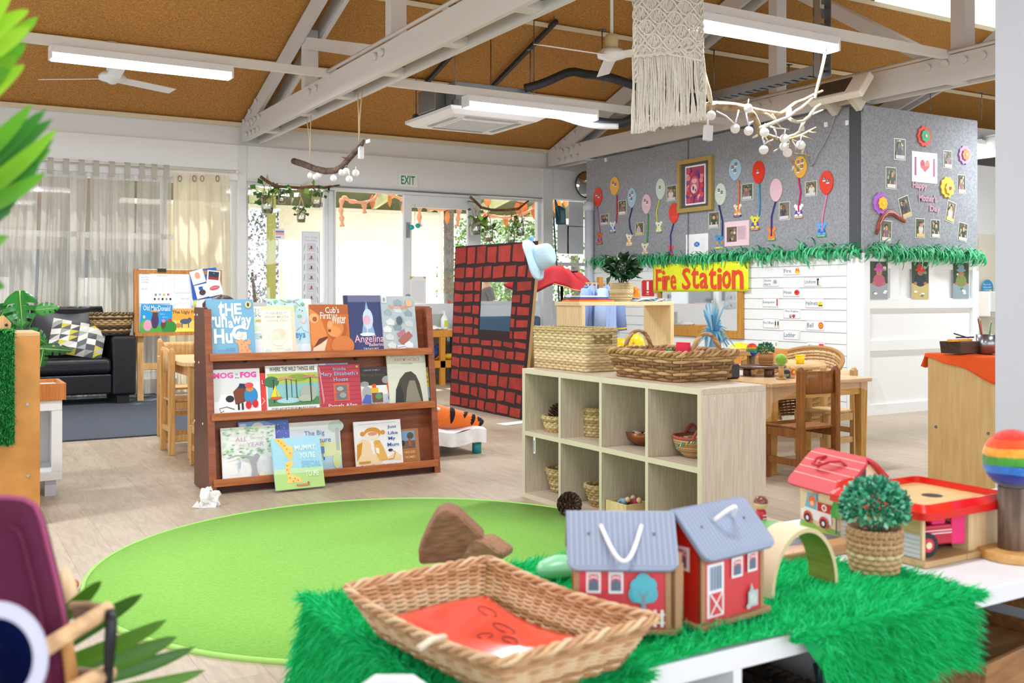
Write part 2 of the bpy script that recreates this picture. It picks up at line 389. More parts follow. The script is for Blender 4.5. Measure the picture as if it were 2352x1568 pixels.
  # walls
wb=MB(WH)
wb.box(-4.2,YW,2.56,16.2,YW+.12,3.30)  # above the heads
wb.box(-4.2,YW-.07,2.56,14.0,YW,2.985)  # deep white lintel beam
wb.box(X1+.05,YW,0,7.66,YW+.12,1.03);wb.box(7.66,YW,0,9.6,YW+.12,1.03);wb.box(9.6,YW,0,16.2,YW+.12,2.56)
wb.box(-4.2,YW,0,X1-.05,YW+.12,.12)
struct(wb.build('wall_back'))
for i,(xa,xb)in enumerate(((X1-.04,X1+.06),(7.63,7.79))):
 struct(MB(WH2).box(xa,YW-.09,0,xb,YW+.12,2.985).build('trim_1'))
struct(MB(WH2).box(4.0,YW-.02,0,7.63,YW,.11).build('baseboard_back'))
lw=MB(WH);lw.box(-4.2,YF-.2,0,-4.05,YW+.1,.6);lw.box(-4.2,YF-.2,2.65,-4.05,YW+.1,5.7)
for y in(YF-.2,-0.2,3.5,7.2,10.9):lw.box(-4.2,y,.6,-4.05,y+.25,2.65)
struct(lw.build('wall_left'))
fw=MB(WH);fw.box(-4.2,YF-.12,0,16.2,YF,.65);fw.box(-4.2,YF-.12,2.65,16.2,YF,3.3)
for x in(-4.2,-1,2.5,6,9.5,13):fw.box(x,YF-.12,.65,x+.2,YF,2.65)
struct(fw.build('wall_front'))
struct(MB(WH).box(16.2,YF-.2,0,16.35,YW+.1,5.7).build('wall_right'))
# partition block faced with grey carpet panels
GX,GY,GZ,TZ=7.75,6.54,2.99,1.57
felt=mat('#a3a6ac',.95,noise=(45,0),h2='#8d9097',bump=(150,.6))
pt=MB(felt);pt.box(GX,GY,TZ,9.5,11.2,GZ)
struct(pt.build('wall_partition'))
sb=MB(mat('#edf0f1',.5));sb.box(GX+.012,GY+.012,0,9.49,11.19,TZ-.002)
n_b=14
for i in range(n_b):
 z0=TZ*i/n_b;sb.box(GX-.004,GY+.2,z0+.006,GX+.02,11.19,z0+TZ/n_b-.002)
sb.box(GX-.01,GY-.008,0,GX+.03,GY+.19,TZ-.0025)
for z0,z1 in((0,.10),(.62,.72),(1.03,1.13),(1.42,1.565)):sb.box(GX+.03,GY-.012,z0,9.47,GY+.02,z1)
for x in(GX+.03,8.13,8.66,9.2):sb.box(x,GY-.009,1.1,x+.12,GY+.02,1.45)
sb.box(9.40,GY-.016,0,9.5,GY+.02,TZ-.003);sb.box(GX-.014,GY-.02,0,GX+.07,GY+.025,TZ-.004)
struct(sb.build('wall_partition_boards'))
struct(MB(mat('#6a6d74',.9)).box(GX-.006,9.08,TZ,GX,9.10,GZ).build('trim_2'))
struct(MB(mat('#4d5056',.9)).box(GX-.012,GY+.03,TZ,GX,GY+.16,GZ).build('trim_3'))
# kitchen corner behind the partition
kw=MB(mat('#e4ddce',.6));kw.box(9.5,9.5,0,16.2,9.6,2.1);kw.box(9.5,9.5,2.1,16.2,9.6,3.15,WH)
struct(kw.build('wall_kitchen'))
kt=MB(mat('#d9c3a0',.35));
for i in range(10):
 for j in range(5):kt.box(9.6+i*.42,9.47,.25+j*.36,10.0+i*.42,9.5,.59+j*.36)
struct(kt.build('wall_kitchen_tiles'))
# white pillar at the right edge
pc=P(2286,680,D=4.3);struct(MB(mat('#c6cad4',.6)).box(pc.x,pc.y-.4,0,pc.x+.4,pc.y,4.6).build('pillar'))
# ------------------------------------------------ windows and doors of the back wall
FR=mat('#dfe3e6',.45);GL=glass();GL2=glass('#ffffff',.90,.03)
def win(name,x0,x1,z0,z1,w=.05,mull=(),rails=(),gl=GL):
 m=MB(FR);y0,y1=YW-.01,YW+.07
 m.box(x0,y0,z0,x0+w,y1,z1);m.box(x1-w,y0,z0,x1,y1,z1);m.box(x0+w,y0,z0,x1-w,y1,z0+w);m.box(x0+w,y0,z1-w,x1-w,y1,z1)
 for x in mull:m.box(x-w/2,y0,z0+w,x+w/2,y1,z1-w)
 for z in rails:m.box(x0+w,y0,z-w/2,x1-w,y1,z+w/2)
 o=struct(m.build(name));g=MB(gl).box(x0+w,YW+.03,z0+w,x1-w,YW+.036,z1-w).build('pane',o);return o
win('window_1',-4.1,X1-.04,.12,2.56,.06,(-1.6,-.1,1.42,2.4),(1.85,),GL2)
win('window_2',X1+.06,4.42,1.03,2.56,.045)
win('window_3',6.6,7.63,1.03,2.60,.05)
win('window_5',7.79,9.6,1.03,2.60,.05,(8.8,),(1.62,))
d=MB(FR);d.box(4.42,YW-.03,1.03,4.49,YW+.06,2.56);d.box(4.42,YW-.03,2.50,6.6,YW-.005,2.56)
d.box(4.49,YW-.08,.0,4.5,YW-.02,2.5)
d1=struct(d.build('door_1'));MB(GL).box(4.49,YW+.01,1.03,5.47,YW+.016,2.5).build('pane',d1)
d=MB(FR);y0,y1=YW-.06,YW-.01
d.box(5.46,y0,.02,5.57,y1,2.5);d.box(6.42,y0,.02,6.62,y1,2.5);d.box(5.57,y0,2.34,6.42,y1,2.5);d.box(5.57,y0,.02,6.42,y1,1.05)
d2=struct(d.build('door_2'));MB(GL).box(5.57,YW-.04,1.05,6.42,YW-.034,2.34).build('pane',d2)
h=MB(mat('#8f959a',.3,.8));h.box(5.49,YW-.09,1.93,5.53,YW-.06,2.13);h.build('handle',d2)
h=MB(mat('#8f959a',.3,.8));h.cyl((5.51,YW-.06,1.15),(5.51,YW-.09,1.15),.03);h.build('lock',d2)
struct(MB(FR).box(4.42,YW-.10,2.50,7.6,YW-.07,2.535).build('trim_4'))
struct(MB(mat('#8d9296',.4)).box(4.40,YW-.11,2.545,7.6,YW-.07,2.56).build('trim_5'))
# exit sign
o=P(914,428,Y=YW-.075);e=P(958,400,Y=YW-.075)
ex=sheet('exit_sign','white sign with green lettering reading EXIT on the lintel above the sliding doors','sign',face_M(o,'-Y'),e.x-o.x,e.z-o.z,'#eef1f0',[('T','EXIT',.14,.18,.86,.82,.02,'#0b8f5a')],t=.015)
# roof trusses ----------------------------------------------------------------
TG=mat('#d3d2d0',.5);
def truss(xn):
 t=thing('roof_truss',{3.29:'grey-white steel roof truss, nearest to the long light on the left',7.72:'grey-white roof truss running above the grey felt partition',12.15:'grey-white roof truss farthest away, mostly hidden behind the partition'}[xn],'truss',(xn,RIDGE,3.0))
 t['kind']='structure'
 def part(name,fn,m=TG):mb=MB(m);fn(mb);return mb.build(name,t,world=True)
 for dx in(0,.2):part('bottom_chord',lambda mb:mb.box(xn+dx,YF,3.02,xn+dx+.045,YW-.07,3.26))
 for dx in(.045,):
  for y in(11.2,9.95,8.9,7.75,6.6,5.54,4.4,3.3,2.2):part('spacer',lambda mb:mb.box(xn+.045,y,3.03,xn+.2,y+.14,3.09))
 part('conduit',lambda mb:mb.tube([(xn-.02,9.1,3.28),(xn-.02,YF+.2,3.28)],.016))
 for sgn in(1,-1):
  yy=lambda y:y if sgn>0 else 2*RIDGE-y
  for dx in(0,.2):part('top_chord',lambda mb:mb.beam((xn+dx+.022,yy(YW-.1),EZ-.10),(xn+dx+.022,RIDGE,cz(RIDGE)-.19),.045,.2,up=(0,0,1)))
  for y in(9.95,7.75):part('post',lambda mb:mb.box(xn+.05,yy(y)-.06,3.1,xn+.19,yy(y)+.06,cz(y)-.12))
  for ya,yb in((9.95,7.8),(7.75,5.7)):part('brace',lambda mb:mb.beam((xn+.12,yy(ya),cz(ya)-.25),(xn+.12,yy(yb),3.2),.14,.12))
 part('post',lambda mb:mb.box(xn+.05,RIDGE-.07,3.1,xn+.19,RIDGE+.07,cz(RIDGE)-.12))
 def bolts(mb):
  for k in range(4):
   for j in range(2):mb.cyl((xn-.03,11.85-k*.16-j*.04,3.08+j*.13),(xn,11.85-k*.16-j*.04,3.08+j*.13),.028,n=8)
  for y in(11.75,11.6,9.6,9.4,7.9,7.75,5.8,5.62,5.44,5.26):mb.cyl((xn-.03,y,3.19),(xn,y,3.19),.035,n=8)
  for k in range(3):mb.cyl((xn-.03,11.95-k*.25,3.3+k*.08-.05),(xn,11.95-k*.25,3.3+k*.08-.05),.028,n=8)
 part('bolts',bolts)
 return t
for x in(X1,X2,12.15):truss(x)
# light rails and tube lights
rails=[(9.06,3.27,-4.1,X1+.02,1.62),(8.38,3.10,X1+.23,X2+.02,5.15),(5.61,3.27,X1+.23,X2+.02,5.55)]
for y,z,xa,xb,xc in rails:struct(MB(mat('#dfdfdc',.5)).box(xa,y-.025,z-.04,xb,y+.025,z+.035).build('rail'))
struct(MB(mat('#dfdfdc',.5)).box(X2+.2,5.61-.025,3.16,12.2,5.61+.025,3.235).build('rail'))
def tube_light(x,y,z,label):
 t=thing('tube_light',label,'light',(x,y,z),0,'long fluorescent tube lights on the roof rails')
 h=MB(mat('#e3e6ea',.4));h.box(-.74,-.06,-.06,.74,.06,0);h.box(-.755,-.065,-.11,-.735,.065,0);h.box(.735,-.065,-.11,.755,.065,0);h.build('housing',t)
 df=MB(mat('#f4f8ff',.4,emit=9));df.box(-.735,-.058,-.115,.735,.058,-.061);df.build('diffuser',t)
 for s in(-.5,.5):mb=MB(mat('#f2f2f2',.4));mb.lathe([(0,.02),(.035,.018),(.04,0)],(s,0,0),10);mb.build('mounting_cap',t)
 ld=bpy.data.lights.new('tube_lamp','AREA');ld.shape='RECTANGLE';ld.size=1.4;ld.size_y=.1;ld.energy=TUBE_W*(.42 if y<4.5 else 1.0);ld.color=(.90,.96,1)
 lo=bpy.data.objects.new('tube_lamp',ld);COL.objects.link(lo);lo.parent=t;lo.location=(0,0,-.125)
 return t
tube_light(1.62,9.06,3.225,'long tube light at the far left, in front of the white ceiling fan')
tube_light(5.15,8.38,3.055,'long tube light in front of the square air conditioner')
tube_light(5.55,5.61,3.225,'long tube light to the right of the woven wall hanging')
for k,(x,y)in enumerate(((-1.2,5.0),(1.6,4.2),(10.2,5.61),(6.3,1.8),(1.2,1.2),(11.6,8.3))):  # extra out-of-view fixtures, added to brighten the room beyond the three visible ones
 tube_light(x,y,3.225,['tube light over the play corner beyond the left edge','tube light high above the green rug, out of view','tube light behind the pillar','tube light above the storage shelves, out of view','tube light over the toy shelf, above the camera','tube light beyond the partition'][k])
 # carpet
struct(MB(mat('#4c535f',.95,noise=(90,.25),bump=(160,.6))).box(-3.9,8.56,0,2.3,YW-.01,.012).build('floor_carpet'))
# ================================================================ outside
struct(MB(mat('#d9d6cf',.9)).box(-14,YW+.2,-.25,30,44,-.12).build('ground_outside'))
struct(MB(mat('#6f6458',.9,noise=(2,.2))).box(-9,17.5,1.9,3.4,17.7,4.2).build('wall_neighbour'))
nb=MB(mat('#8b8479',.8));nb.box(-9,17.52,-.1,3.4,17.7,1.9,mat('#3c3f42',.5));nb.box(3.4,17.5,-.1,4.55,17.7,4.2,mat('#cfc394',.8))
for x in(-2.6,-1.1,.6,2.1):nb.box(x,17.45,.5,x+.5,17.5,1.45,mat('#b9b9b6',.5));nb.box(x-.5,17.46,.1,x-.2,17.5,1.0,mat('#c65f5f',.6))
struct(nb.build('wall_neighbour_glazing'))
ol=mat('#55552c',.8);ol2=mat('#c9cc9a',.7)
v=thing('veranda_roof','olive timber veranda roof with pale rafters outside the sliding doors','veranda',(5,14.3,2.7));v['kind']='structure'
def wpart(name,par,m,fn,**k):mb=MB(m);fn(mb);return mb.build(name,par,world=True,**k)
wpart('fascia',v,ol,lambda mb:mb.box(2.5,15.9,2.62,12.5,16.0,3.05))
wpart('fascia_rail',v,mat('#e6e4d6',.6),lambda mb:mb.box(2.5,15.85,2.56,12.5,16.02,2.63))
for x in(3.4,4.45,5.5,6.55,7.6,8.65,9.7,10.75):wpart('rafter',v,ol2,lambda mb:mb.beam((x,YW+.15,3.33),(x+.02,15.9,2.72),.07,.18))
for y in(12.6,13.0,13.4,13.8,14.2,14.6,15.0,15.4):wpart('slat',v,mat('#e8e2d2',.7),lambda mb:mb.box(2.4,y,3.43-(y-12.3)*.169,12.5,y+.2,3.45-(y-12.3)*.169))
q=P(623,690,Y=15.8);wpart('post',v,mat('#a3a55a',.7),lambda mb:mb.box(q.x-.06,15.74,-.12,q.x+.06,15.86,2.9))
q=P(1031,690,Y=15.8);wpart('post',v,mat('#6f6a63',.8,noise=(20,.3)),lambda mb:mb.box(q.x-.07,15.74,-.12,q.x+.07,15.86,2.9))
q=P(1012,690,Y=15.8);wpart('post',v,mat('#e6e4da',.7),lambda mb:mb.box(q.x-.03,15.74,-.12,q.x+.03,15.86,2.9))
# shade cloth
a=P(640,500,Y=15.7);b_=P(1010,500,Y=15.7)
sc=MB(mat('#f1e6d2',.8,transl=.5));sc.grid(60,20,lambda u,v_:(a.x+(b_.x-a.x)*u-.12*v_*u,15.7+.05*sin(u*38)*v_+.06*sin(u*9),2.58-.05*sin(pi*u)-v_*2.5))
lab(sc.build('shade_cloth',loc=(7,15.7,0),world=True),'cream cloth hung outside as a sun screen behind the open doorway','cloth')
# planting
def shrub(name,label,px,py,Y,rx,rz,cols,n,cat='bush',group=None,leaf=.09,trunk=None):
 c_=P(px,py,Y=Y);t=thing(name,label,cat,(c_.x,Y,-.12),0,group)
 mb=MB();ms=[mat(h_,.6)for h_ in cols]
 def fn():
  a1=rnd.uniform(0,2*pi);b1=math.acos(rnd.uniform(-1,1));r_=rnd.uniform(.55,1)**.5
  d_=Vector((sin(b1)*cos(a1),sin(b1)*sin(a1),cos(b1)));return(d_.x*rx*r_,d_.y*rx*.6*r_,c_.z+.12+d_.z*rz*r_),d_
 leafclump(mb,n,fn,leaf,ms);mb.build('foliage',t)
 tr_=MB(mat('#7b6d5c',.9,noise=(12,.3),bump=(30,.6)));h_=c_.z+.12;w=trunk or.05
 tr_.tube([(0,0,0),(.05,0,h_*.5),(-.03,0,h_*.9)],[w,w*.8,w*.5],8);tr_.build('trunk',t)
 return t
shrub('flowering_bush','tall lilac-flowered bush outside the leftmost clear window',583,600,17.2,.75,1.6,['#6d8a68','#8a7a9c','#a79cb8','#48694f','#9a92ac'],4200)
shrub('garden_tree','bright green tree outside, directly behind the sliding door glass',1070,560,21.6,1.5,1.7,['#7a9f48','#527a34','#a3bd6e','#3b6228'],3800,'tree',None,.11,.12)
shrub('garden_tree','bright green tree outside, behind the hanging bottle planters',1165,575,18.6,1.2,1.3,['#86aa4e','#5d883a','#aec47c','#406a2c'],3600,'tree',None,.1,.12)
shrub('garden_tree','leafy tree with a thick trunk outside the posters window',1322,560,16.8,1.2,1.5,['#6f9644','#467030','#98b266'],3000,'tree',None,.1,.16)
shrub('low_shrub','low green shrub outside seen through the brick cardboard window',1150,672,16.9,1.1,.6,['#8fb07a','#b9cf9c','#5d8450'],1400)
# orange leaf garland outside
OR_=mat('#f6b060',.8,transl=.35);OR2=mat('#ef9550',.8,transl=.35);ORP=mat('#f3bf98',.8,transl=.35)
g=thing('leaf_garland','orange paper leaf garland with twisted cloth hung across the veranda','garland',(6,13.4,2.4))
YG=13.3
for k,(x,y,w_,h_)in enumerate([(855,463,13,29),(895,460,9,29),(927,478,12,30),(958,461,17,24),(1027,499,12,30),(1120,462,17,23),(1113,507,17,25),(1163,511,10,22),(1158,505,7,20),(1197,477,30,40),(1210,490,9,16),(1185,506,11,22),(1232,485,24,42),(1280,475,22,34),(1300,465,14,18)]):
 c_=P(x,y,Y=YG);s_=(P(x+10,y,Y=YG)-c_).length/10;w2,h2=w_*s_,h_*s_
 mb=MB(OR_ if k%3 else OR2);n=10
 prof=[(sin(pi*i/n)**.8*w2/2,h2/2-h2*i/n)for i in range(n+1)]
 vs=[(-a1,0,z)for a1,z in prof]+[(0,-.02,z)for a1,z in prof]+[(a1,0,z)for a1,z in prof]
 mb.add(vs,[(i,i+n+1,i+n+2,i+1)for i in range(2*n+1)if i%(n+1)!=n],None,True)
 mb.T=Matrix.Identity(4);mb.v=[v_+c_ for v_ in mb.v];mb.build('leaf',g,world=True,solid=.003)
for pts in([(787,452),(805,462),(835,466),(858,458),(872,438)],[(875,438),(895,446),(925,458)],[(962,470),(985,478),(1010,482),(1045,476),(1070,476)],[(1100,484),(1125,496),(1160,500),(1200,492),(1240,470)],[(785,455),(783,480),(785,500),(786,520)],[(965,470),(963,495),(964,520)],[(836,466),(838,490)],[(1055,480),(1052,500),(1050,520)]):
 p3=[P(x,y,Y=YG)for x,y in pts];mb=MB(ORP);fl=len(pts)>4 or pts[0][1]==470
 fine=[]
 for i in range(len(p3)-1):
  for j in range(4):fine.append(p3[i].lerp(p3[i+1],j/4))
 fine.append(p3[-1]);mb.tube(fine,[.05+.02*sin(i*1.7)for i in range(len(fine))],6,flat=.5);mb.build('twisted_cloth',g,world=True)
 # person outside
q=P(1128,690,Y=15.0)
person((q.x-.12,15.0,-.12),radians(-100),'person outside in a dark grey T-shirt reaching forward, seen through the brick cardboard window','#4c4a48','#3a4250','#3b2a20',arm=lambda s_:[(.17*s_,.01,1.39),(.22*s_,.08,1.16),(.17*s_,.32,1.02),(.15*s_,.42,.96)])
tb=thing('garden_table','timber table outside in front of the person in the dark T-shirt','table',(q.x+1.1,15.2,-.12));wd_=wood('#b98f5c','#a07746')
mb=MB(wd_);mb.box(-.5,-.4,.9,.8,.4,.94);mb.build('table_top',tb)
for x in(-.45,.7):
 for y in(-.35,.3):MB(wd_).box(x,y,0,x+.06,y+.06,.9).build('leg',tb)
mb=MB(mat('#3e434c',.7));mb.box(-.1,-.1,.94,.25,.2,1.2,None);mb.box(-.12,-.13,.94,-.08,-.09,1.25,mat('#e8e4de',.5))
lab(mb.build('crate',loc=(q.x+1.1,15.2,-.12),bevel=.01),'dark crate with a pale strap on the table outside','crate')
# ================================================================ things hung from the roof
WM=mat('#eceff2',.35);STEEL=mat('#6f757b',.4,.8);DK=mat('#33363a',.6)
def fan(name_lab,top,hub,R_,angs,cream=False):
 t=thing('ceiling_fan',name_lab,'fan',hub,0)
 mb=MB(WM);mb.lathe([(0,0),(.05,-.0),(.10,-.05),(.11,-.09),(.03,-.10)],(0,0,top.z-hub.z),16);mb.build('canopy',t)
 mb=MB(WM);mb.cyl((0,0,.1),(0,0,top.z-hub.z-.02),.014);mb.build('rod',t)
 mb=MB(mat('#cfc39a',.5)if cream else WM);mb.lathe([(0,.19),(.055,.19),(.062,.16),(.055,.06),(0,.05)],(0,0,0),16);mb.build('motor_cover',t)
 mb=MB(WM);mb.lathe([(0,.06),(.10,.055),(.135,.02),(.13,-.015),(.05,-.04),(.03,-.055),(0,-.055)],(0,0,0),24);mb.build('motor',t)
 for a in angs:
  mb=MB(WM);mb.T=Matrix.Rotation(radians(a),4,'Z')@Matrix.Rotation(radians(-15),4,'X')
  mb.prism([(0,0)]*0+[(.12,0)]*0 or[(.1,-.004),(R_,-.004),(R_,.004),(.1,.004)],-.065,.065)
  o=mb.build('blade',t,bevel=.003)
 return t
tp=ceilP(258,96);hb=Vector((tp.x,tp.y,3.36));fan('white three-blade ceiling fan at the far left, behind the long tube light',tp,hb,.74,(147,27,-93))
hb=P(1405,128,Y=7.36);tp=Vector((hb.x,hb.y,cz(hb.y)))
fan('white ceiling fan with a cream motor cover beside the woven wall hanging',tp,hb,.80,(180,60,-60),True)
# air conditioner cassette
ac=thing('air_conditioner','square ceiling cassette air conditioner with grey metal body and white grille','air conditioner',(4.98,9.28,3.0))
mb=MB(mat('#8f979d',.35,.6,bump=(4,.1)));mb.box(-.44,-.42,.03,.44,.42,.30);mb.box(-.46,-.44,.20,.46,-.42,.22);mb.box(.1,-.43,.1,.3,-.42,.2);mb.build('metal_body',ac,bevel=.01)
mb=MB(mat('#8f979d',.35,.6));mb.box(-.56,-.2,.04,-.44,.2,.28);mb.build('side_box',ac,bevel=.01)
mb=MB(WM);mb.add([(-.55,-.55,0),(.55,-.55,0),(.55,.55,0),(-.55,.55,0),(-.48,-.48,-.04),(.48,-.48,-.04),(.48,.48,-.04),(-.48,.48,-.04),(-.55,-.55,.03),(.55,-.55,.03),(.55,.55,.03),(-.55,.55,.03)],[(7,6,5,4),(0,4,5,1),(1,5,6,2),(2,6,7,3),(3,7,4,0),(8,0,1,9),(9,1,2,10),(10,2,3,11),(11,3,0,8),(8,9,10,11)]);mb.build('fascia_panel',ac)
mb=MB(mat('#e3e6e8',.4));mb.box(-.29,-.29,-.05,.29,.29,-.041)
for k in range(22):mb.box(-.27,-.27+k*.025,-.054,.27,-.262+k*.025,-.05,mat('#d4d8db',.5))
mb.build('intake_grille',ac)
for k,(x0,y0,x1,y1)in enumerate(((-.40,-.3,-.35,.3),(.35,-.3,.40,.3),(-.3,-.40,.3,-.35),(-.3,.35,.3,.40))):
 mb=MB(mat('#a4a8ac',.5));mb.box(x0,y0,-.046,x1,y1,-.041);mb.build('air_slot',ac)
 mb=MB(STEEL);sx,sy=((-.46,-.46),(.46,-.46),(-.46,.46),(.46,.46))[k];mb.cyl((sx,sy,.1),(sx,sy,cz(9.28+sy)-3.05),.006,n=6);mb.box(sx-.03,sy-.03,.02,sx+.03,sy+.03,.10);mb.build('hanger_rod',ac)
def duct(lab_,pts,r,m,name='insulated_pipe',cat='pipe'):
 p3=[Vector(p)for p in pts];fine=[]
 for i in range(len(p3)-1):
  for j in range(5):
   t=j/5;a=p3[max(i-1,0)];b=p3[i];c_=p3[i+1];d=p3[min(i+2,len(p3)-1)]
   fine.append(.5*((2*b)+(c_-a)*t+(2*a-5*b+4*c_-d)*t*t+(-a+3*b-3*c_+d)*t**3))
 fine.append(p3[-1]);mb=MB(m);mb.tube(fine,r,8);return lab(mb.build(name,loc=tuple(p3[0]),world=True),lab_,cat)
BLK=mat('#202329',.6,bump=(60,.3))
duct('black insulated pipe rising and crossing behind the ceiling fan',[P(1205,203,D=10.3),P(1250,190,D=10.3),P(1308,166,D=10.2),P(1345,170,D=10.2),P(1400,178,D=10.1),P(1460,197,D=10.1),P(1560,225,D=10.0),P(1640,240,D=10)],.045,BLK)
duct('black insulated pipe sagging low behind the fringe of the wall hanging',[P(1330,262,D=10.4),P(1375,280,D=10.3),P(1430,282,D=10.2),P(1470,262,D=10.2),P(1540,230,D=10),P(1610,225,D=10)],.05,BLK)
duct('white flexible drain pipe running under the tube light beside the air conditioner',[P(1262,262,D=10.1),P(1300,272,D=10.1),P(1345,285,D=10.1),P(1378,290,D=10.1),P(1420,290,D=10.1)],.03,WM)
for i,(a,b_)in enumerate((((1065,95),(975,195)),((1278,48),(1130,200)))):
 mb=MB(mat('#3c3a38',.5,.5));mb.beam(ceilP(*a,drop=.07),ceilP(*b_,drop=.07),.045,.045);lab(mb.build('strut_channel',loc=tuple(ceilP(*a)),world=True),['dark steel strut on the ceiling, the one nearer the big roof truss','dark steel strut on the ceiling, the one nearer the ceiling fan'][i],'strut')
 # cable tray
tx=6.9;z_=P(1880,165,X=tx).z;y_=P(1880,165,X=tx).y
tr=thing('cable_tray','perforated steel cable tray dropping from the roof and turning away along the truss','cable tray',(tx,y_,z_))
TM=mat('#a7adb2',.35,.9)
mb=MB(TM)
for sx in(-.06,.06):mb.box(sx-.004,0,-.03,sx+.004,3.4,.05)
mb.build('side_rail',tr)
mb=MB(TM)
for k in range(34):mb.box(-.06,k*.1,-.03,.06,k*.1+.055,-.024)
mb.build('tray_floor',tr)
mb=MB(TM)
for sx in(-.075,.067):mb.box(sx,-.08,-.05,sx+.008,-.005,cz(y_)-z_-.04)
mb.box(-.075,-.012,-.05,.075,-.005,.02)
k=.0
while k<cz(y_)-z_-.15:
 mb.box(-.075,-.012,k,.075,-.005,k+.05);mb.box(-.075,-.012,k+.09,-.03,-.005,k+.13);mb.box(.03,-.012,k+.09,.075,-.005,k+.13);k+=.13
mb.build('drop_tray',tr)
mb=MB(mat('#24272b',.6));mb.tube([(-.02,.02,cz(y_)-z_-.1),(-.02,.02,.05),(-.02,.1,0),(-.02,3.3,0)],.02,6);mb.tube([(.03,.03,cz(y_)-z_-.1),(.03,.03,.04),(.03,.1,0),(.03,3.3,0)],.016,6);mb.build('cables',tr)
for i,(x,y0_,y1_,dd)in enumerate(((1383,70,208,10.2),(1640,115,205,10.5),(1812,150,225,11),(1960,175,240,11.6),(2137,215,255,13),(2255,215,275,13.2),(1218,115,205,10.3))):
 a=P(x,y0_,D=dd);b_=P(x,y1_,D=dd);mb=MB(STEEL);mb.cyl(a,b_,.006,n=6);mb.box(a.x-.03,a.y-.03,a.z,a.x+.03,a.y+.03,a.z+.01)
 lab(mb.build('threaded_rod',loc=tuple(b_),world=True),['thin threaded rod hanging behind the fan with the cream motor','thin threaded rod between woven hanging and white post','thin threaded rod left of the strip heater','thin threaded rod just right of the strip heater','thin threaded rod above the felt partition corner','thin threaded rod above the right end of the felt partition','thin threaded rod at the right of the air conditioner box'][i],'rod')
 # heater on the truss
a=P(1868,215,X=7.45);b_=P(1985,212,X=7.45);L_=abs(a.y-b_.y)
hm=Matrix.Translation(Vector((7.47,a.y,a.z)))@Matrix(((0,1,0,0),(-1,0,0,0),(0,0,1,0),(0,0,0,1)))@Matrix.Rotation(radians(-38),4,'X')
ht=thing('strip_heater','white strip heater with dark glowing grille bolted under the truss','heater',M=hm)
mb=MB(mat('#ebe6da',.4));mb.box(-.02,-.02,-.13,L_,.06,.13);mb.build('casing',ht,bevel=.015)
mb=MB(mat('#3a322c',.45));mb.box(.05,-.024,-.09,L_*.70,-.018,.09)
for k in range(30):mb.box(.05+k*(L_*.7-.05)/30,-.03,-.09,.055+k*(L_*.7-.05)/30,-.024,.09,mat('#8b847b',.3,.8))
mb.build('grille',ht)
mb=MB(mat('#cfc9b8',.5));mb.box(.0,.05,-.06,L_-.05,.065,.06);mb.build('backplate',ht);[MB(mat('#cfc9b8',.5)).box(x_,.06,-.02,x_+.06,.30,.12).build('bracket',ht)for x_ in(.02,L_-.3)]
duct('thin grey cable dangling from the strip heater down the felt wall',[P(1921,243,X=7.7),P(1912,285,X=7.72),P(1895,325,X=7.72),P(1880,350,X=7.72),P(1866,378,X=7.73),P(1856,372,X=7.73),P(1850,345,X=7.73)],.006,mat('#9a9da2',.5),'heater_cable','cable')
# hanging branch on the first truss
def branch(mb,pix_,rs,m,**k):
 p=[P(x,y,**k)for x,y in pix_];mb.tube(p,rs,8,m);return p
BK=mat('#5d4c40',.9,noise=(18,.45),bump=(25,.9));BK2=mat('#b39f80',.85,noise=(14,0),h2='#7c6748',bump=(25,.8));BK3=mat('#dbd2bd',.8,noise=(14,.2),bump=(25,.6))
k_=dict(X=3.43)
t=thing('hanging_branch','dark curved branch hung on twine from the nearest truss, carrying white light balls','branch',tuple(P(745,393,**k_)))
mb=MB(BK);branch(mb,[(675,370),(700,378),(725,388),(748,393),(770,392),(787,382),(800,366),(815,350),(829,335),(836,322)],[.035,.035,.034,.033,.03,.03,.028,.026,.024,.012],BK,**k_)
branch(mb,[(792,378),(793,384),(797,383)],[.014,.01,.005],BK,**k_);branch(mb,[(796,364),(786,361)],[.012,.004],BK,**k_);mb.build('bark',t,world=True)
for x,y,xa,ya in((712,376,704,268),(712,376,714,264),(825,330,822,214),(825,330,832,209)):
 mb=MB(mat('#c9b391',.9));mb.tube([P(x,y,**k_),P(x+(1 if xa>x else-1),y-55,**k_),P(xa,ya,**k_)],.006,5);mb.build('twine',t,world=True)
LB=mat('#f6f6f4',.5,transl=.3)
for x,y in((713,403),(725,406),(732,402),(766,409),(785,396),(795,393),(802,411),(817,397)):
 mb=MB(LB);mb.sph(P(x,y,**k_),.034,12);mb.tube([P(x,y-6,**k_),P(x,y-14,**k_)],.003,4,WM);mb.build('light_ball',t,world=True)
mb=MB(mat('#f0f2f4',.3,tr=.3));p=P(829,349,**k_);mb.box(p.x-.02,p.y-.025,p.z-.06,p.x+.02,p.y+.025,p.z+.05);mb.build('battery_box',t,world=True)
mb=MB(mat('#f0f2f4',.4));p=P(846,324,**k_);mb.box(p.x-.004,p.y-.04,p.z-.015,p.x+.004,p.y+.05,p.z+.015);mb.build('paper_tag',t,world=True)
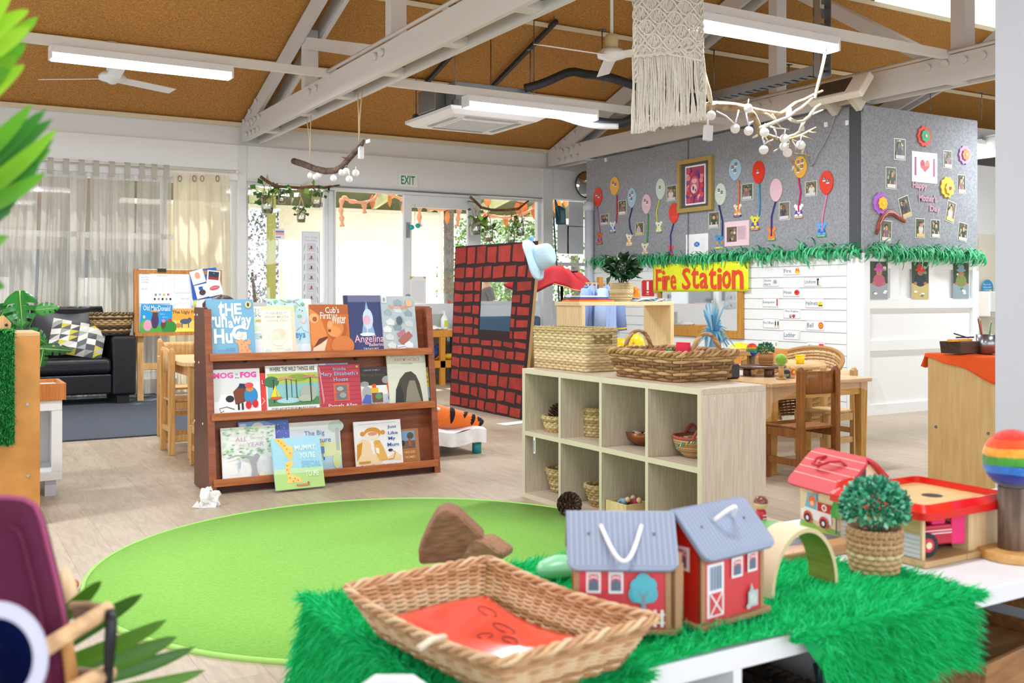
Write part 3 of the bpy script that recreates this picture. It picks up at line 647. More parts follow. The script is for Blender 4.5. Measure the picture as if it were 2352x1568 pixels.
# pale branch under the right hand light rail
k_=dict(Y=5.58);S=lambda zx,zy:(1560+zx/5.2275,180+zy/5.2275)
t=thing('hanging_branch','pale twiggy branch hung on rope below the right-hand rail, strung with white light balls','branch',tuple(P(1740,300,**k_)))
mb=MB(BK2)
segs=[([(285,385),(330,350),(420,330),(520,328),(640,338),(770,360)],[.035,.04,.04,.036,.036,.034],BK2),([(770,360),(880,375),(1000,398),(1110,415),(1215,428),(1290,385),(1350,330),(1400,295),(1500,260),(1600,205),(1722,150)],[.03,.022,.02,.02,.018,.018,.016,.015,.014,.012,.01],BK2),([(840,395),(890,460),(925,530),(950,590),(970,660),(1060,690),(1150,718),(1250,745)],[.03,.03,.028,.027,.024,.02,.018,.018],BK2),([(960,600),(1020,575),(1100,545),(1200,505),(1300,470),(1390,400),(1470,350),(1540,290),(1600,235)],[.016,.015,.014,.013,.013,.012,.012,.01,.008],BK3),([(1310,470),(1350,500),(1420,522),(1490,510),(1560,455),(1600,400),(1640,350),(1695,310)],[.014,.014,.014,.014,.014,.013,.012,.009],BK3),([(1600,430),(1660,405),(1725,380)],[.01,.008,.006],BK3),([(1500,515),(1470,570),(1440,640),(1380,680),(1310,700),(1250,745)],[.014,.013,.012,.012,.012,.012],BK3),([(1250,745),(1330,730),(1400,710),(1470,680),(1540,645),(1640,592)],[.016,.014,.013,.012,.011,.008],BK2),([(1560,640),(1600,650),(1650,652)],[.008,.007,.005],BK2),([(1470,690),(1540,715),(1605,740)],[.009,.007,.004],BK2),([(1300,745),(1320,800),(1340,880),(1350,960),(1375,1030),(1440,1100)],[.014,.013,.012,.012,.012,.006],BK2),([(1375,1050),(1350,1110)],[.008,.004],BK3),([(1345,890),(1400,910),(1470,912),(1530,925),(1575,942)],[.01,.009,.009,.008,.006],BK2),([(1470,910),(1490,850),(1510,795)],[.009,.008,.006],BK3),([(1030,700),(1070,770),(1130,880)],[.009,.007,.005],BK2),([(1130,880),(1180,850),(1215,815)],[.006,.006,.004],BK3),([(1040,420),(1090,450),(1170,520),(1220,590)],[.008,.008,.007,.004],BK3),([(1115,430),(1160,490),(1200,560)],[.008,.006,.004],BK2),([(1090,575),(1150,595),(1230,600),(1320,612)],[.008,.007,.006,.004],BK3),([(1130,580),(1160,650),(1175,740)],[.007,.006,.004],BK3),([(940,680),(880,712)],[.012,.006],BK3),([(1310,470),(1320,400),(1318,360)],[.02,.022,.018],BK3),([(1350,740),(1390,800),(1405,860)],[.006,.005,.003],BK3),([(1350,735),(1420,760),(1470,805)],[.006,.005,.003],BK2)]
for i,(pp,rr,m)in enumerate(segs):
 dy=.05*sin(i*1.3);mb.tube([P(*S(*q),Y=5.58+dy*min(1,j/2))for j,q in enumerate(pp)],rr,7,m)
mb.build('bark',t,world=True)
for zx,zy in((382,445),(825,360),(672,603),(833,630),(1022,650),(1265,722),(1260,817),(1457,798),(1300,890),(1015,857)):
 mb=MB(LB);mb.sph(P(*S(zx,zy),Y=5.54),.036,14);mb.tube([P(*S(zx,zy-50),Y=5.54),P(*S(zx+10,zy-110),Y=5.56)],.004,4,WM);mb.build('light_ball',t,world=True)
for pp in([(672,550),(560,450),(450,395)],[(672,550),(700,450),(715,380)],[(835,570),(815,480),(805,410)],[(835,570),(860,530),(885,515)],[(1022,790),(1005,730),(1000,700)],[(1022,790),(1060,760),(1125,735)],[(345,580),(345,490)]):
 mb=MB(WM);mb.tube([P(*S(*q),Y=5.53)for q in pp],.006,5);mb.build('wire',t,world=True)
mb=MB(mat('#f0f2f4',.3,tr=.3));mb.box(-.03,-.02,-.055,.03,.02,.055);mb.v=[Matrix.Rotation(radians(5),3,'Y')@v_+P(*S(345,655),Y=5.54)for v_ in mb.v];mb.build('battery_box',t,world=True)
RP=mat('#e3d9bf',.9,bump=(80,.8))
for pp in([(1632,238),(1624,205),(1615,160),(1612,100)],[(1634,238),(1630,210),(1617,165)],[(1872,225),(1880,190),(1888,160),(1897,112)]):
 mb=MB(RP);mb.tube([P(x,y,Y=5.56)for x,y in pp],.012,6);mb.build('rope',t,world=True)
 # macrame hanging
k_=dict(Y=5.3);MCR=mat('#f3efe6',.9,bump=(90,.9));MC2=mat('#ebe6da',.9,bump=(90,.9))
a=P(1455,0,**k_);b_=P(1613,0,**k_)
t=thing('macrame_hanging','cream macrame wall hanging with a long fringe, hung from the roof','wall hanging',((a.x+b_.x)/2,5.3,3.3))
mb=MB(wood('#c9a878','#a98458'));mb.cyl((a.x-.06,5.3,3.32),(b_.x+.06,5.3,3.32),.014);mb.build('dowel',t,world=True)
mb=MB(RP);mb.tube([(a.x,5.3,3.32),(a.x+.01,5.3,cz(5.6)-.02)],.006,5);mb.tube([(b_.x,5.3,3.32),(b_.x-.01,5.3,cz(5.6)-.02)],.006,5);mb.build('hanging_cord',t,world=True)
mb=MB(MCR);nc=56;yb=lambda u:2.55+.07*u+.0
for i in range(nc):
 u=i/(nc-1);x=a.x+(b_.x-a.x)*u;zt,zb=3.32,P(1455+158*u,128-30*u*u,**k_).z
 mb.tube([(x+.004*sin(j*2.1+i*2.9),5.3+.006*sin(j*1.7+i),zt+(zb-zt)*j/22)for j in range(23)],.0062,5,MCR if i%3 else MC2)
for r_ in range(7):  # knotted lattice rows
 for s_ in(1,-1):
  pts=[]
  for i in range(40):
   u=i/39;z=3.2-r_*.085-.05*sin(u*pi*4+r_*1.9)*s_+.02*u;pts.append((a.x+(b_.x-a.x)*u,5.288+.004*sin(i*2.2),z))
  pts=[p for p in pts if p[2]>P(1530,118,**k_).z-.03]
  if len(pts)>3:mb.tube(pts,.008,5,MCR)
for j in range(2):mb.tube([Vector(P(1455+158*i/30,128-30*(i/30)**2+5*sin(i*2.1)*j,**k_))+Vector((0,-.01,0))for i in range(31)],.011,6,MC2)
for sx in(a.x+.012,b_.x-.012):
 for ph in(0,1):mb.tube([(sx+.012*sin(j*1.1+ph*3),5.29+.008*cos(j*1.1+ph*3),3.3-j*.017)for j in range(44)],.008,5,MC2)
mb.build('knotted_panel',t,world=True)
mb=MB(MCR);nf=66
for i in range(nf):
 u=i/(nf-1);x0=1453+160*u;zt=P(x0,128-30*u*u,**k_);end=P(1451+170*u+rnd.uniform(-2,2),309-34*u+rnd.uniform(-9,4),**k_)
 w=rnd.uniform(-.012,.012);y2=rnd.uniform(-.02,.02)
 pts=[Vector(zt).lerp(end,j/8)+Vector((w*sin(j*.7+i),y2*sin(j*.4),0))for j in range(9)]
 mb.tube(pts,[.0065]*7+[.0075,.012],5,MCR if i%4 else MC2)
mb.build('fringe',t,world=True)
# branches with bottle planters across the windows (inside)
def planter_branch(label,pts,rs,cols,bottles,Y):
 t=thing('planter_branch',label,'branch',tuple(P(*pts[len(pts)//2],Y=Y)));mb=MB(cols);mb.tube([P(x,y,Y=Y)for x,y in pts],rs,7,mat('#6d5238',.9,noise=(20,.5),bump=(30,.8)))
 mb.tube([P(x,y,Y=Y)+Vector((0,0,.012))for x,y in pts[3:6]],.012,6,mat('#c8752f',.8));mb.build('bark',t,world=True)
 for q_ in(pts[1],pts[-2]):e_=P(*q_,Y=Y);mb=MB(STEEL);mb.tube([e_,(e_.x,YW-.03,e_.z+.05),(e_.x,YW-.005,e_.z+.05)],.008,6);mb.build('wall_hook',t,world=True)
 for i,(x,y,s_)in enumerate(bottles):
  c_=P(x,y,Y=Y);b0=thing('hanging_planter',label and '','planter',tuple(c_));k=s_
  b0['label']=bottles_lab.pop(0);b0['group']='glass bottle planters hung in front of the back windows'
  mb=MB(glass('#f2f6ee',.72,.05));mb.lathe([(0,0),(.055*k,.005),(.062*k,.05*k),(.062*k,.14*k),(.03*k,.19*k),(.034*k,.22*k)],(0,0,0),14);mb.build('glass_jar',b0)
  mb=MB(mat('#7a6a3a',.8)if i%2 else mat('#5a6b3a',.8));mb.lathe([(0,.01),(.05*k,.012),(.055*k,.06*k),(0,.065*k)],(0,0,0),12);mb.build('soil',b0)
  mb=MB();G_=[mat('#3f7d34',.5),mat('#2c5f2b',.5),mat('#8cbf4a',.5)]
  for q in range(14):
   an=rnd.uniform(0,6.28);rr=rnd.uniform(.02,.12)*k;p0=Vector((rr*cos(an),rr*.5*sin(an),.16*k+rnd.uniform(-.05,.14)*k));leafclump(mb,1,lambda:(p0,(cos(an),.3*sin(an),rnd.uniform(-.5,.5))),.075*k,G_,.5,.8)
   mb.tube([(0,0,.15*k),p0*.7+Vector((0,0,.05)),p0],.004,4,G_[0])
  mb.build('leaves',b0)
  top=min(pts,key=lambda q:abs(q[0]-x));tz=max(P(x,q_[1],Y=Y).z for q_ in sorted(pts,key=lambda q:abs(q[0]-x))[:2])-c_.z+.02
  mb=MB(mat('#cdb78f',.9))
  for sx in(-.045,.045):mb.tube([(sx*k,0,.03),(sx*k*1.2,-.0,.15*k),(0,0,min(tz,.36*k)),(0,0,tz)],.007,4)
  mb.build('twine',b0)
 return t
bottles_lab=['ivy in a glass jar on twine, leftmost of the bottle planters','trailing ivy with bare roots, second bottle planter from the left','small sprig in a half-full jar hanging lowest over the left window','spider plant in a jar beside the sliding door frame','jar of dark roots hung on the door stile behind the brick panel','thin bottle planter just right of the dark-rooted jar','bottle planter with round bright leaves over the brick panel top','bottle planter nearest the sun hat']
planter_branch('thin mossy branch across the left clear window, hung with bottle planters',[(598,405),(614,417),(635,428),(660,430),(690,432),(720,429),(745,431),(780,425)],[.02,.022,.02,.018,.018,.018,.016,.01],None,[(614,492,1.3),(647,468,.75),(692,512,.9),(727,478,1.1)],11.95)
planter_branch('thin knobbly branch above the brick panel, hung with bottle planters',[(1080,452),(1095,466),(1105,476),(1130,482),(1160,483),(1190,480),(1205,468),(1214,461)],[.02,.02,.02,.018,.018,.018,.014,.01],None,[(1093,540,1.15),(1122,556,1.15),(1174,560,1.0),(1195,543,1.05)],11.9)
# ================================================================ curtains, sofa and left side
CUR=mat('#d3d0c8',.85,tr=.34,transl=.35);CUR2=mat('#efe6cf',.85,tr=.12,transl=.5)
def curtain(label,xa,xb,topx,botx,folds,m,ztop=2.5,seed=0,tabs=True,amp=.045):
 t=thing('curtain',label,'curtain',((xa+xb)/2,YW-.17,0),0)
 r_=random.Random(seed);ph=[r_.uniform(0,6.28)for _ in range(5)]
 (t0,t1),(b0,b1)=topx,botx;mb=MB(m);nf=folds
 def fn(u,v):
  z=ztop*(1-v)+.03;x=(t0+(t1-t0)*u)*(1-v)+(b0+(b1-b0)*u)*v
  a=amp*(.4+.6*min(1,v*3));return(x+.02*sin(u*17+v*3+ph[0]),YW-.17+a*sin(2*pi*nf*u+ph[1]+.6*sin(v*2+ph[2]))+.4*a*sin(2*pi*nf*2.3*u+ph[3]),z)
 mb.grid(nf*12,14,fn);mb.build('fabric',t,world=True)
 if tabs:
  n=max(2,int((t1-t0)/.23));mb=MB(m)
  for i in range(n+1):
   x=t0+(t1-t0)*(i+.5)/(n+1);mb.box(x-.03,YW-.19,ztop,x+.03,YW-.185,ztop+.17);mb.box(x-.03,YW-.15,ztop,x+.03,YW-.145,ztop+.17);mb.box(x-.03,YW-.19,ztop+.165,x+.03,YW-.145,ztop+.17)
  mb.build('tab_tops',t,world=True)
 return t
px=lambda x,y=500:P(x,y,Y=YW-.17).x
zt=P(300,408,Y=YW-.17).z
curtain('sheer curtain at the far left edge behind the palm',0,0,(px(-160),px(92)),(px(-150),px(62)),9,CUR,zt,1)
curtain('sheer curtain gathered above the black sofa back',0,0,(px(98),px(205)),(px(70),px(190)),6,CUR,zt,2)
curtain('sheer curtain swept sideways above the woven basket',0,0,(px(203),px(310)),(px(196),px(300)),6,CUR,zt,3)
curtain('narrow sheer curtain just left of the easel top',0,0,(px(312),px(396)),(px(306),px(385)),4,CUR,zt,4)
ct=curtain('cream eyelet curtain behind the easel, next to the white wall post',0,0,(px(400),px(522)),(px(402),px(538)),5,CUR2,P(450,403,Y=YW-.17).z,5,False)
for x in(411,444,462,497):
 mb=MB(mat('#8a8578',.3,.7));p=P(x,411,Y=YW-.17);mb.tube([(p.x+.032*cos(a)*.6,YW-.225,p.z+.034*sin(a))for a in[i*pi/6 for i in range(12)]],.007,5,closed=True);mb.build('eyelet',ct,world=True)
rodz=zt+.15;mb=MB(mat('#e7e4de',.4));mb.cyl((-4,YW-.17,rodz),(X1-.06,YW-.17,rodz),.013);mb.sph((X1-.07,YW-.17,rodz),.022,8)
for x in(-3.5,-1.5,px(100),px(395),X1-.12):mb.box(x-.01,YW-.17,rodz-.01,x+.01,YW-.07,rodz+.01)
lab(mb.build('curtain_rod',loc=(0,YW-.17,rodz),world=True),'white curtain rod running above all the sheer curtains','curtain rod')
# sofa
LE=mat('#14161c',.38,bump=(14,.25));sx1=P(311,900,Y=11.25).x;sx0=sx1-1.95
t=thing('sofa','black leather two-seat sofa under the sheer curtains','sofa',((sx0+sx1)/2,11.2,0))
def lb(name,x0,y0,z0,x1,y1,z1,bv=.05,puff=0):
 mb=MB(LE);mb.box(x0,y0,z0,x1,y1,z1);o=mb.build(name,t,world=True,bevel=bv);
 for m_ in o.modifiers:m_.segments=4
 return o
y0=11.18;y1=11.98
for x in(sx0,sx1-.24):lb('armrest',x,y0,.10,x+.24,y1,.73,.03)
lb('seat_base',sx0+.24,y0+.03,.12,sx1-.24,y1,.33,.02)
w2=(sx1-sx0-.48)/2
for k in range(2):
 lb('seat_cushion',sx0+.245+k*w2,y0,.335,sx0+.235+(k+1)*w2,y1-.25,.50,.05)
 mb=MB(LE);mb.grid(16,12,lambda u,v:(sx0+.25+k*w2+u*(w2-.02),y1-.26-.05*sin(pi*u)*sin(pi*v)+.10*v,.47+v*.52+.012*sin(u*9)));mb.grid(4,4,lambda u,v:(sx0+.25+k*w2+u*(w2-.02),y1-.16+.1*v,.99+.02*sin(pi*v)))
 mb.build('back_cushion',t,world=True,solid=.06)
lb('back_frame',sx0+.1,y1-.14,.12,sx1-.1,y1,.93,.04)
for x in(sx0+.05,sx1-.19):
 for y in(y0+.03,y1-.1):MB(mat('#121212',.5)).box(x,y,0.012,x+.12,y+.06,.11).build('foot',t,world=True)
 # patterned cushion
c_=P(178,778,Y=11.35);cols=['#e8e6df','#6b6d6e','#a8a9a6','#cfc54a','#d8d6cd','#55585a','#f2f0ea']
mb=MB();S_=.46;n=14
def cf(u,v,s_):
 e=(1-(2*u-1)**4)*(1-(2*v-1)**4);return((u-.5)*S_*1.15,s_*.075*e**.6,(v-.5)*S_*.82)
nn=6
for iy in range(nn):
 for ix in range(nn):
  for half in(0,1):
   m=mat(cols[rnd.randrange(7)],.85,bump=(150,.3));u0,u1,v0,v1=ix/nn,(ix+1)/nn,iy/nn,(iy+1)/nn;um=(u0+u1)/2;vm=(v0+v1)/2
   A=[cf(u0,v0,-1),cf(u1,v0,-1),cf(u1,v1,-1),cf(u0,v1,-1),cf(um,vm,-1)]
   mb.add(A,[(0,1,4),(1,2,4)]if half==0 else[(2,3,4),(3,0,4)],m,True)
mb.grid(12,12,lambda u,v:cf(1-u,v,1),mat('#d8d6cd',.85))
o=mb.build('cushion',M=Matrix.Translation(c_)@Matrix.Rotation(radians(-22),4,'X')@Matrix.Rotation(radians(12),4,'Y'));lab(o,'grey, white and mustard triangle-print cushion on the black sofa','cushion')
# woven basket on the sofa arm
c_=P(256,771,Y=11.45);t=thing('woven_basket','dark and tan zigzag woven tub basket on the sofa arm','basket',(c_.x,11.45,.735));h=P(256,720,Y=11.45).z-.735
lp=round_loop(.17,.215,h,e=.85);mb=MB();weave(mb,lp,11,15,.014,.007,[mat('#3a2b20',.8),mat('#b99a68',.8),mat('#57422f',.8),mat('#a88857',.8)],2,stake=.006);mb.build('woven_wall',t)
mb=MB();rope_rim(mb,lp,1.0,.010,2,30,[mat('#9d8258',.8),mat('#4b3826',.8)],5,100);mb.build('rim',t)
mb=MB(mat('#5b442e',.8));mb.lathe([(0,.006),(.165,.006),(.172,.02)],(0,0,0),24,sy=.85);mb.build('base',t)
# easel ---------------------------------------------------------------
YE=11.42;OAK=wood('#c98d4a','#a96b2c');PINE=wood('#e2b77a','#cc9a5a')
ex0=P(307,700,Y=YE).x;ex1=P(508,700,Y=YE).x;zb=P(320,767,Y=YE).z;ztp=P(320,620,Y=YE).z
t=thing('easel','wooden easel whiteboard covered in papers, standing in front of the curtains','easel',((ex0+ex1)/2,YE,0))
MB(mat('#e8ecf0',.35)).box(ex0+.03,YE-.012,zb+.03,ex1-.03,YE+.01,ztp-.02).build('whiteboard',t,world=True)
MB(OAK).box(ex0,YE-.03,zb,ex0+.05,YE+.02,ztp+.01).build('frame_stile',t,world=True);MB(OAK).box(ex1-.05,YE-.03,zb,ex1,YE+.02,ztp+.01).build('frame_stile',t,world=True)
MB(OAK).box(ex0+.05,YE-.025,ztp-.04,ex1-.05,YE+.015,ztp+.005).build('frame_rail',t,world=True);MB(OAK).box(ex0,YE-.09,zb-.02,ex1,YE+.02,zb+.02).build('tray',t,world=True)
for x in(ex0+.035,ex1-.10):MB(PINE).box(x,YE-.02,.012,x+.065,YE+.02,zb).build('leg',t,world=True);mb=MB(PINE);mb.beam((x+.03,YE+.03,ztp-.1),(x+.03,YE+.45,.04),.05,.03,up=(1,0,0));mb.build('leg',t,world=True)
z=P(350,833,Y=YE).z;MB(PINE).box(ex0+.1,YE-.015,z-.07,ex1-.1,YE+.015,z).build('stretcher',t,world=True)
def esheet(lab_,x0,y0,x1,y1,base,ops,Y,rot=0,group='papers and books on the easel',name='paper_sheet',cat='paper',tt=.002):
 a=P(x0,y1,Y=Y);b_=P(x1,y0,Y=Y);M=face_M((a.x,Y,a.z),'-Y')@Matrix.Rotation(radians(rot),4,'Y');return sheet(name,lab_,cat,M,b_.x-a.x,b_.z-a.z,base,ops,tt)
esheet('large white sheet with purple handwriting at the left of the easel',318,619,433,697,'#f2f5fb',[('T','Actions',.07,.84,.2,.89,.0,'#8f8fc0'),('T','on a Ped',.05,.74,.2,.79,0,'#8f8fc0'),('T','on a Me',.05,.67,.2,.72,0,'#8f8fc0'),('T','a kwale',.05,.6,.2,.65,0,'#8f8fc0'),('T','we are',.06,.4,.18,.45,0,'#b5b5cf'),('l',[(.02,.27),(.98,.27)],.001,'#d5dae4')],YE-.016)
esheet('white worksheet with two empty boxes and tiny pictures, clipped to the easel',344,628,400,697,'#f7f9fd',[('T','SORTING',.28,.9,.72,.935,0,'#5d6470'),('l',[(.1,.4),(.1,.82),(.46,.82),(.46,.4),(.1,.4)],.002,'#b7bdc9'),('l',[(.52,.4),(.52,.82),(.9,.82),(.9,.4),(.52,.4)],.002,'#b7bdc9')]+[('r',.2+.17*i,.25+.02*(i%2),.28+.17*i,.33,c_)for i,c_ in enumerate(('#6a9a6a','#88b0b8','#e0c030','#b04040'))]+[('e',.2+.16*i,.15,.045,.04,c_)for i,c_ in enumerate(('#5a3a2a','#999999','#222222','#8aa0b0','#223a3a'))],YE-.022)
MB_=MB(mat('#1c1e22',.4));p=P(371,621,Y=YE-.02);MB_.box(p.x-.045,YE-.045,p.z-.015,p.x+.045,YE,p.z+.02);lab(MB_.build('bulldog_clip',loc=tuple(p),world=True),'small black clip holding the worksheet on the easel top','clip')
esheet('blank white sheet pinned right of the worksheet on the easel',401,623,434,672,'#eef2fa',[('l',[(.1,.1),(.9,.12)],.002,'#dfe4ee')],YE-.022)
esheet('white drawing sheet with faint pencil lines on the easel',390,674,436,709,'#edf0f8',[('l',[(.2,.2),(.45,.5),(.6,.3),(.9,.4)],.003,'#c0c4cc'),('T','the road',.55,.6,.95,.75,0,'#b6bac4')],YE-.020)
esheet('blue and green farm picture book propped at the left of the easel tray',322,698,394,763,'#1f9be0',[('r',0,0,1,.28,'#4fae3c'),('e',.2,.28,.2,.18,'#5cbb45'),('e',.9,.2,.25,.25,'#2f8f3a'),('e',.45,.42,.12,.28,'#4a3360'),('e',.45,.66,.09,.12,'#5a3a35'),('e',.43,.76,.17,.035,'#c9a05a'),('e',.22,.25,.13,.2,'#eaa0c0'),('e',.72,.3,.08,.15,'#5d4636'),('e',.72,.42,.06,.06,'#e58ab0'),('e',.93,.45,.06,.06,'#d03030'),('e',.1,.55,.04,.06,'#e8dca0'),('T','Old MacDonald',.06,.78,.92,.97,.01,'#eaf6ff'),('T','had a',.6,.64,.75,.71,0,'#bfe4fa'),('T','farm',.68,.53,.85,.6,0,'#bfe4fa')],YE-.05,2,name='picture_book',cat='book',tt=.008)
esheet('yellow and orange picture book propped at the right of the easel tray',394,709,456,762,'#f4ae3a',[('r',0,.1,1,.5,'#f6d36a'),('r',0,0,1,.14,'#f3ea5e'),('e',.5,.45,.2,.12,'#4f5c72'),('e',.66,.52,.08,.1,'#4f5c72'),('r',.36,.18,.4,.42,'#4f5c72'),('r',.6,.18,.64,.42,'#4f5c72'),('e',.25,.28,.12,.1,'#c98a4a'),('T','The Ugly Five',.02,.76,1.0,.93,.01,'#3a3358')],YE-.048,0,name='picture_book',cat='book',tt=.008)
esheet('tilted blue folder behind four picture cards at the easel corner',443,621,505,689,'#1f62c0',[],YE-.02,-7,name='folder',cat='folder')
for i,(x0,y0,x1,y1,rt,ops,lb_)in enumerate([(444,624,475,655,-17,[('e',.5,.6,.2,.25,'#e8a684')],'white card with a pink ear shape, upper left of four on the easel'),(474,620,504,650,5,[('r',.1,.3,.9,.92,'#2a3547'),('r',.1,.3,.9,.5,'#a32a3a'),('e',.5,.8,.05,.04,'#3fae7a')],'white card with a dark night picture, upper right of four on the easel'),(453,656,484,687,-14,[('e',.5,.4,.25,.22,'#4a3a45'),('r',.3,.6,.6,.85,'#2a5fb8')],'white card with a blue and black drawing, lower left of four on the easel'),(481,650,514,682,-14,[('e',.5,.55,.36,.16,'#d85560'),('e',.5,.57,.3,.03,'#f2a0a4')],'white card with red lips, lower right of four on the easel')]):
 esheet(lb_,x0,y0,x1,y1,'#f6f8fb',ops+[('l',[(.2,.12),(.8,.12)],.003,'#b0b4bc')],YE-.028-.003*i,rt,name='picture_card',cat='card')
p=P(448,706,Y=YE-.02);mb=MB(mat('#d8e838',.4));mb.cyl((p.x,p.y,p.z),(p.x,p.y,p.z+.08),.01);mb.cyl((p.x-.03,p.y,p.z),(p.x-.03,p.y,p.z+.085),.009,m=mat('#e8eef2',.3));lab(mb.build('marker_pens',loc=tuple(p),world=True),'yellow and white marker standing in the easel tray','pen')
# left wooden cabinet with artificial turf
OC=mat('#c78a45',.5,noise=(9,.12));cx1=P(92,900,D=5.0)
t=thing('wooden_cabinet','tan laminate cabinet seen from behind at the left edge','cabinet',(cx1.x-.5,cx1.y+.2,0))
zc=P(92,772,D=5.0).z
MB(OC).box(cx1.x-1.2,cx1.y,.03,cx1.x,cx1.y+.02,zc).build('back_panel',t,world=True,bevel=.002)
MB(mat('#d8a972',.5)).box(cx1.x-1.2,cx1.y,zc,cx1.x,cx1.y+.42,zc+.02).build('top',t,world=True,bevel=.002)
for x in(cx1.x-.02,cx1.x-1.2):MB(OC).box(x,cx1.y+.02,.03,x+.02,cx1.y+.42,zc).build('side_panel',t,world=True)
MB(OC).box(cx1.x-1.2,cx1.y+.02,.0,cx1.x,cx1.y+.4,.04).build('bottom_panel',t,world=True)
mb=MB(mat('#b9bcc0',.3,.8))
for x,y in((63,928),(64,1092)):p=P(x,y,Y=cx1.y);mb.cyl((p.x,cx1.y-.003,p.z),(p.x,cx1.y,p.z),.008)
mb.build('screws',t,world=True)
tf0=P(-60,900,Y=cx1.y).x;tf1=P(33,900,Y=cx1.y).x;zlo=P(20,1020,Y=cx1.y).z
t=thing('artificial_turf','strip of dark green artificial turf hanging over the tan cabinet','turf mat',((tf0+tf1)/2,cx1.y,zlo))
mb=MB(mat('#145c2c',.9));mb.box(tf0,cx1.y-.012,zlo,tf1,cx1.y-.004,zc+.028);mb.box(tf0,cx1.y-.012,zc+.022,tf1,cx1.y+.3,zc+.028);mb.build('backing',t,world=True)
mb=MB();gm=[mat('#1f8a3c',.45),mat('#14702e',.45),mat('#2fa34e',.4)]
pts=[((rnd.uniform(tf0,tf1),cx1.y-.012,rnd.uniform(zlo,zc+.03)),(0,-1,0))for _ in range(5200)]+[((rnd.uniform(tf0,tf1),rnd.uniform(cx1.y,cx1.y+.3),zc+.028),(0,0,1))for _ in range(1200)]
fur(mb,pts,.022,.0022,lambda p:(0,0,-.5),gm);o=mb.build('grass_blades',t,world=True);o['kind']='stuff'
p=P(8,752,Y=cx1.y+.1);mb=MB(wood('#e0b57c','#c4945a'));mb.prism([(0,0),(.03,.0),(.035,.03),(.02,.05),(0,.07),(-.03,.06),(-.05,.02),(-.09,.015),(-.09,0)],-.012,.012)
mb.sph((.012,-.014,.022),.008,8,mat('#2b2320',.5));o=mb.build('wooden_animal',M=Matrix.Translation(Vector((p.x,p.y,zc+.035))));lab(o,'small pale wooden animal figure standing on the turf-topped cabinet','toy')
# monstera
c_=P(70,760,D=7.2);t=thing('monstera_plant','monstera with large split leaves between the cabinet and the black sofa','potted plant',(c_.x-.15,c_.y,0))
mb=MB(mat('#c8c3b8',.6));mb.lathe([(0,0),(.15,0),(.19,.34),(.17,.35),(.16,.30),(0,.30)],(c_.x-.15,c_.y,0),22);mb.build('pot',t,world=True)
MG=[mat('#2f8a3a',.3,noise=(4,.25)),mat('#1f6b2c',.3,noise=(4,.25)),mat('#46a84c',.28,noise=(4,.2))]
def monstera_leaf(par,base,tip,w,m,roll=0.0,face=None):
 base=Vector(base);tip=Vector(tip);d=tip-base;L_=d.length;d.normalize();vd=(Vector((0,0,CAMH))-base).normalized()if face is None else Vector(face)
 sd_=d.cross(vd).normalized();nn=sd_.cross(d);n=14;mb=MB(m)
 for s_ in(-1,1):
  for i in range(n):
   a=i/n;b_=(i+1)/n;f=lambda q:sin(pi*min(1,q*.93+.07))**.7*w*(1-.25*q);cut=.45 if(i%3==2 and 2<i<12)else 1
   A=base+d*L_*a;B=base+d*L_*b_;oa=sd_*s_*f(a)*cut+d*L_*-.05*s_*0;ob=sd_*s_*f(b_)*cut;dr=nn*w*-.18
   mid=[A,B,B+ob*.55+nn*w*.06,A+oa*.55+nn*w*.06,B+ob+dr*cut,A+oa+dr*cut]
   mb.add(mid,[(0,1,2,3),(3,2,4,5)],m,True)
 mb.tube([base+d*L_*q+nn*.003 for q in(0,.5,.97)],[.006,.004,.002],5,mat('#9ccf6a',.4));return mb.build('leaf',par,world=True)
for(bx,by),(tx_,ty),w,mi_,st in[((45,668),(52,750),.13,0,0),((80,712),(136,706),.055,2,1),((92,800),(168,805),.05,1,2),((20,700),(-20,760),.1,1,3),((92,842),(100,800),.05,1,4),((60,760),(110,790),.07,0,5),((10,745),(40,790),.1,1,6)]:
 A=P(bx,by,D=7.1);B=P(tx_,ty,D=7.0+.1*(st%3));monstera_leaf(t,A,B,w,MG[mi_]);
 mb=MB(MG[1]);root=Vector((c_.x-.15,c_.y,.3));mb.tube([root,root.lerp(A,.5)+Vector((0,0,.08)),A],.008,5);mb.build('stem',t,world=True)
 # white unit with tray
a=P(143,1110,D=5.75);t=thing('toy_shelf','low white shelf unit beside the tan cabinet','shelf',(a.x-.3,a.y+.2,0));WP=mat('#eef0f2',.4)
xr=a.x;yn=a.y;zt_=P(143,918,Y=yn).z;z0_=P(143,1112,Y=yn).z+.0
MB(WP).box(xr-.7,yn,zt_-.06,xr,yn+.42,zt_+.0).build('top',t,world=True,bevel=.003)
MB(WP).box(xr-.055,yn,.1405,xr,yn+.03,zt_-.0605).build('front_stile',t,world=True);MB(WP).box(xr-.03,yn+.0305,.1405,xr,yn+.418,zt_-.0605).build('side_panel',t,world=True);MB(WP).box(xr-.7,yn,.09,xr,yn+.42,.14).build('bottom_shelf',t,world=True,bevel=.003);MB(WP).box(xr-.7,yn+.40,.1405,xr-.031,yn+.42,zt_-.06).build('back_panel',t,world=True)
for x,y in((xr-.09,yn+.02),(xr-.09,yn+.36),(xr-.65,yn+.02)):MB(mat('#c9cad6',.5)).box(x,y,0,x+.06,y+.05,.09).build('foot',t,world=True)
t=thing('wooden_tray','orange-brown wooden tray with a white liner on the low white shelf','tray',(xr-.25,yn+.15,zt_));W_=wood('#d4833c','#bb6a28');h=P(143,880,Y=yn).z-zt_
for bx in((xr-.62,yn-.01,xr+.02,yn+.01),(xr-.62,yn+.36,xr+.02,yn+.38),(xr-.62,yn+.01,xr-.6,yn+.36),(xr,yn+.01,xr+.02,yn+.36)):MB(W_).box(bx[0],bx[1],zt_+.001,bx[2],bx[3],zt_+h).build('side',t,world=True)
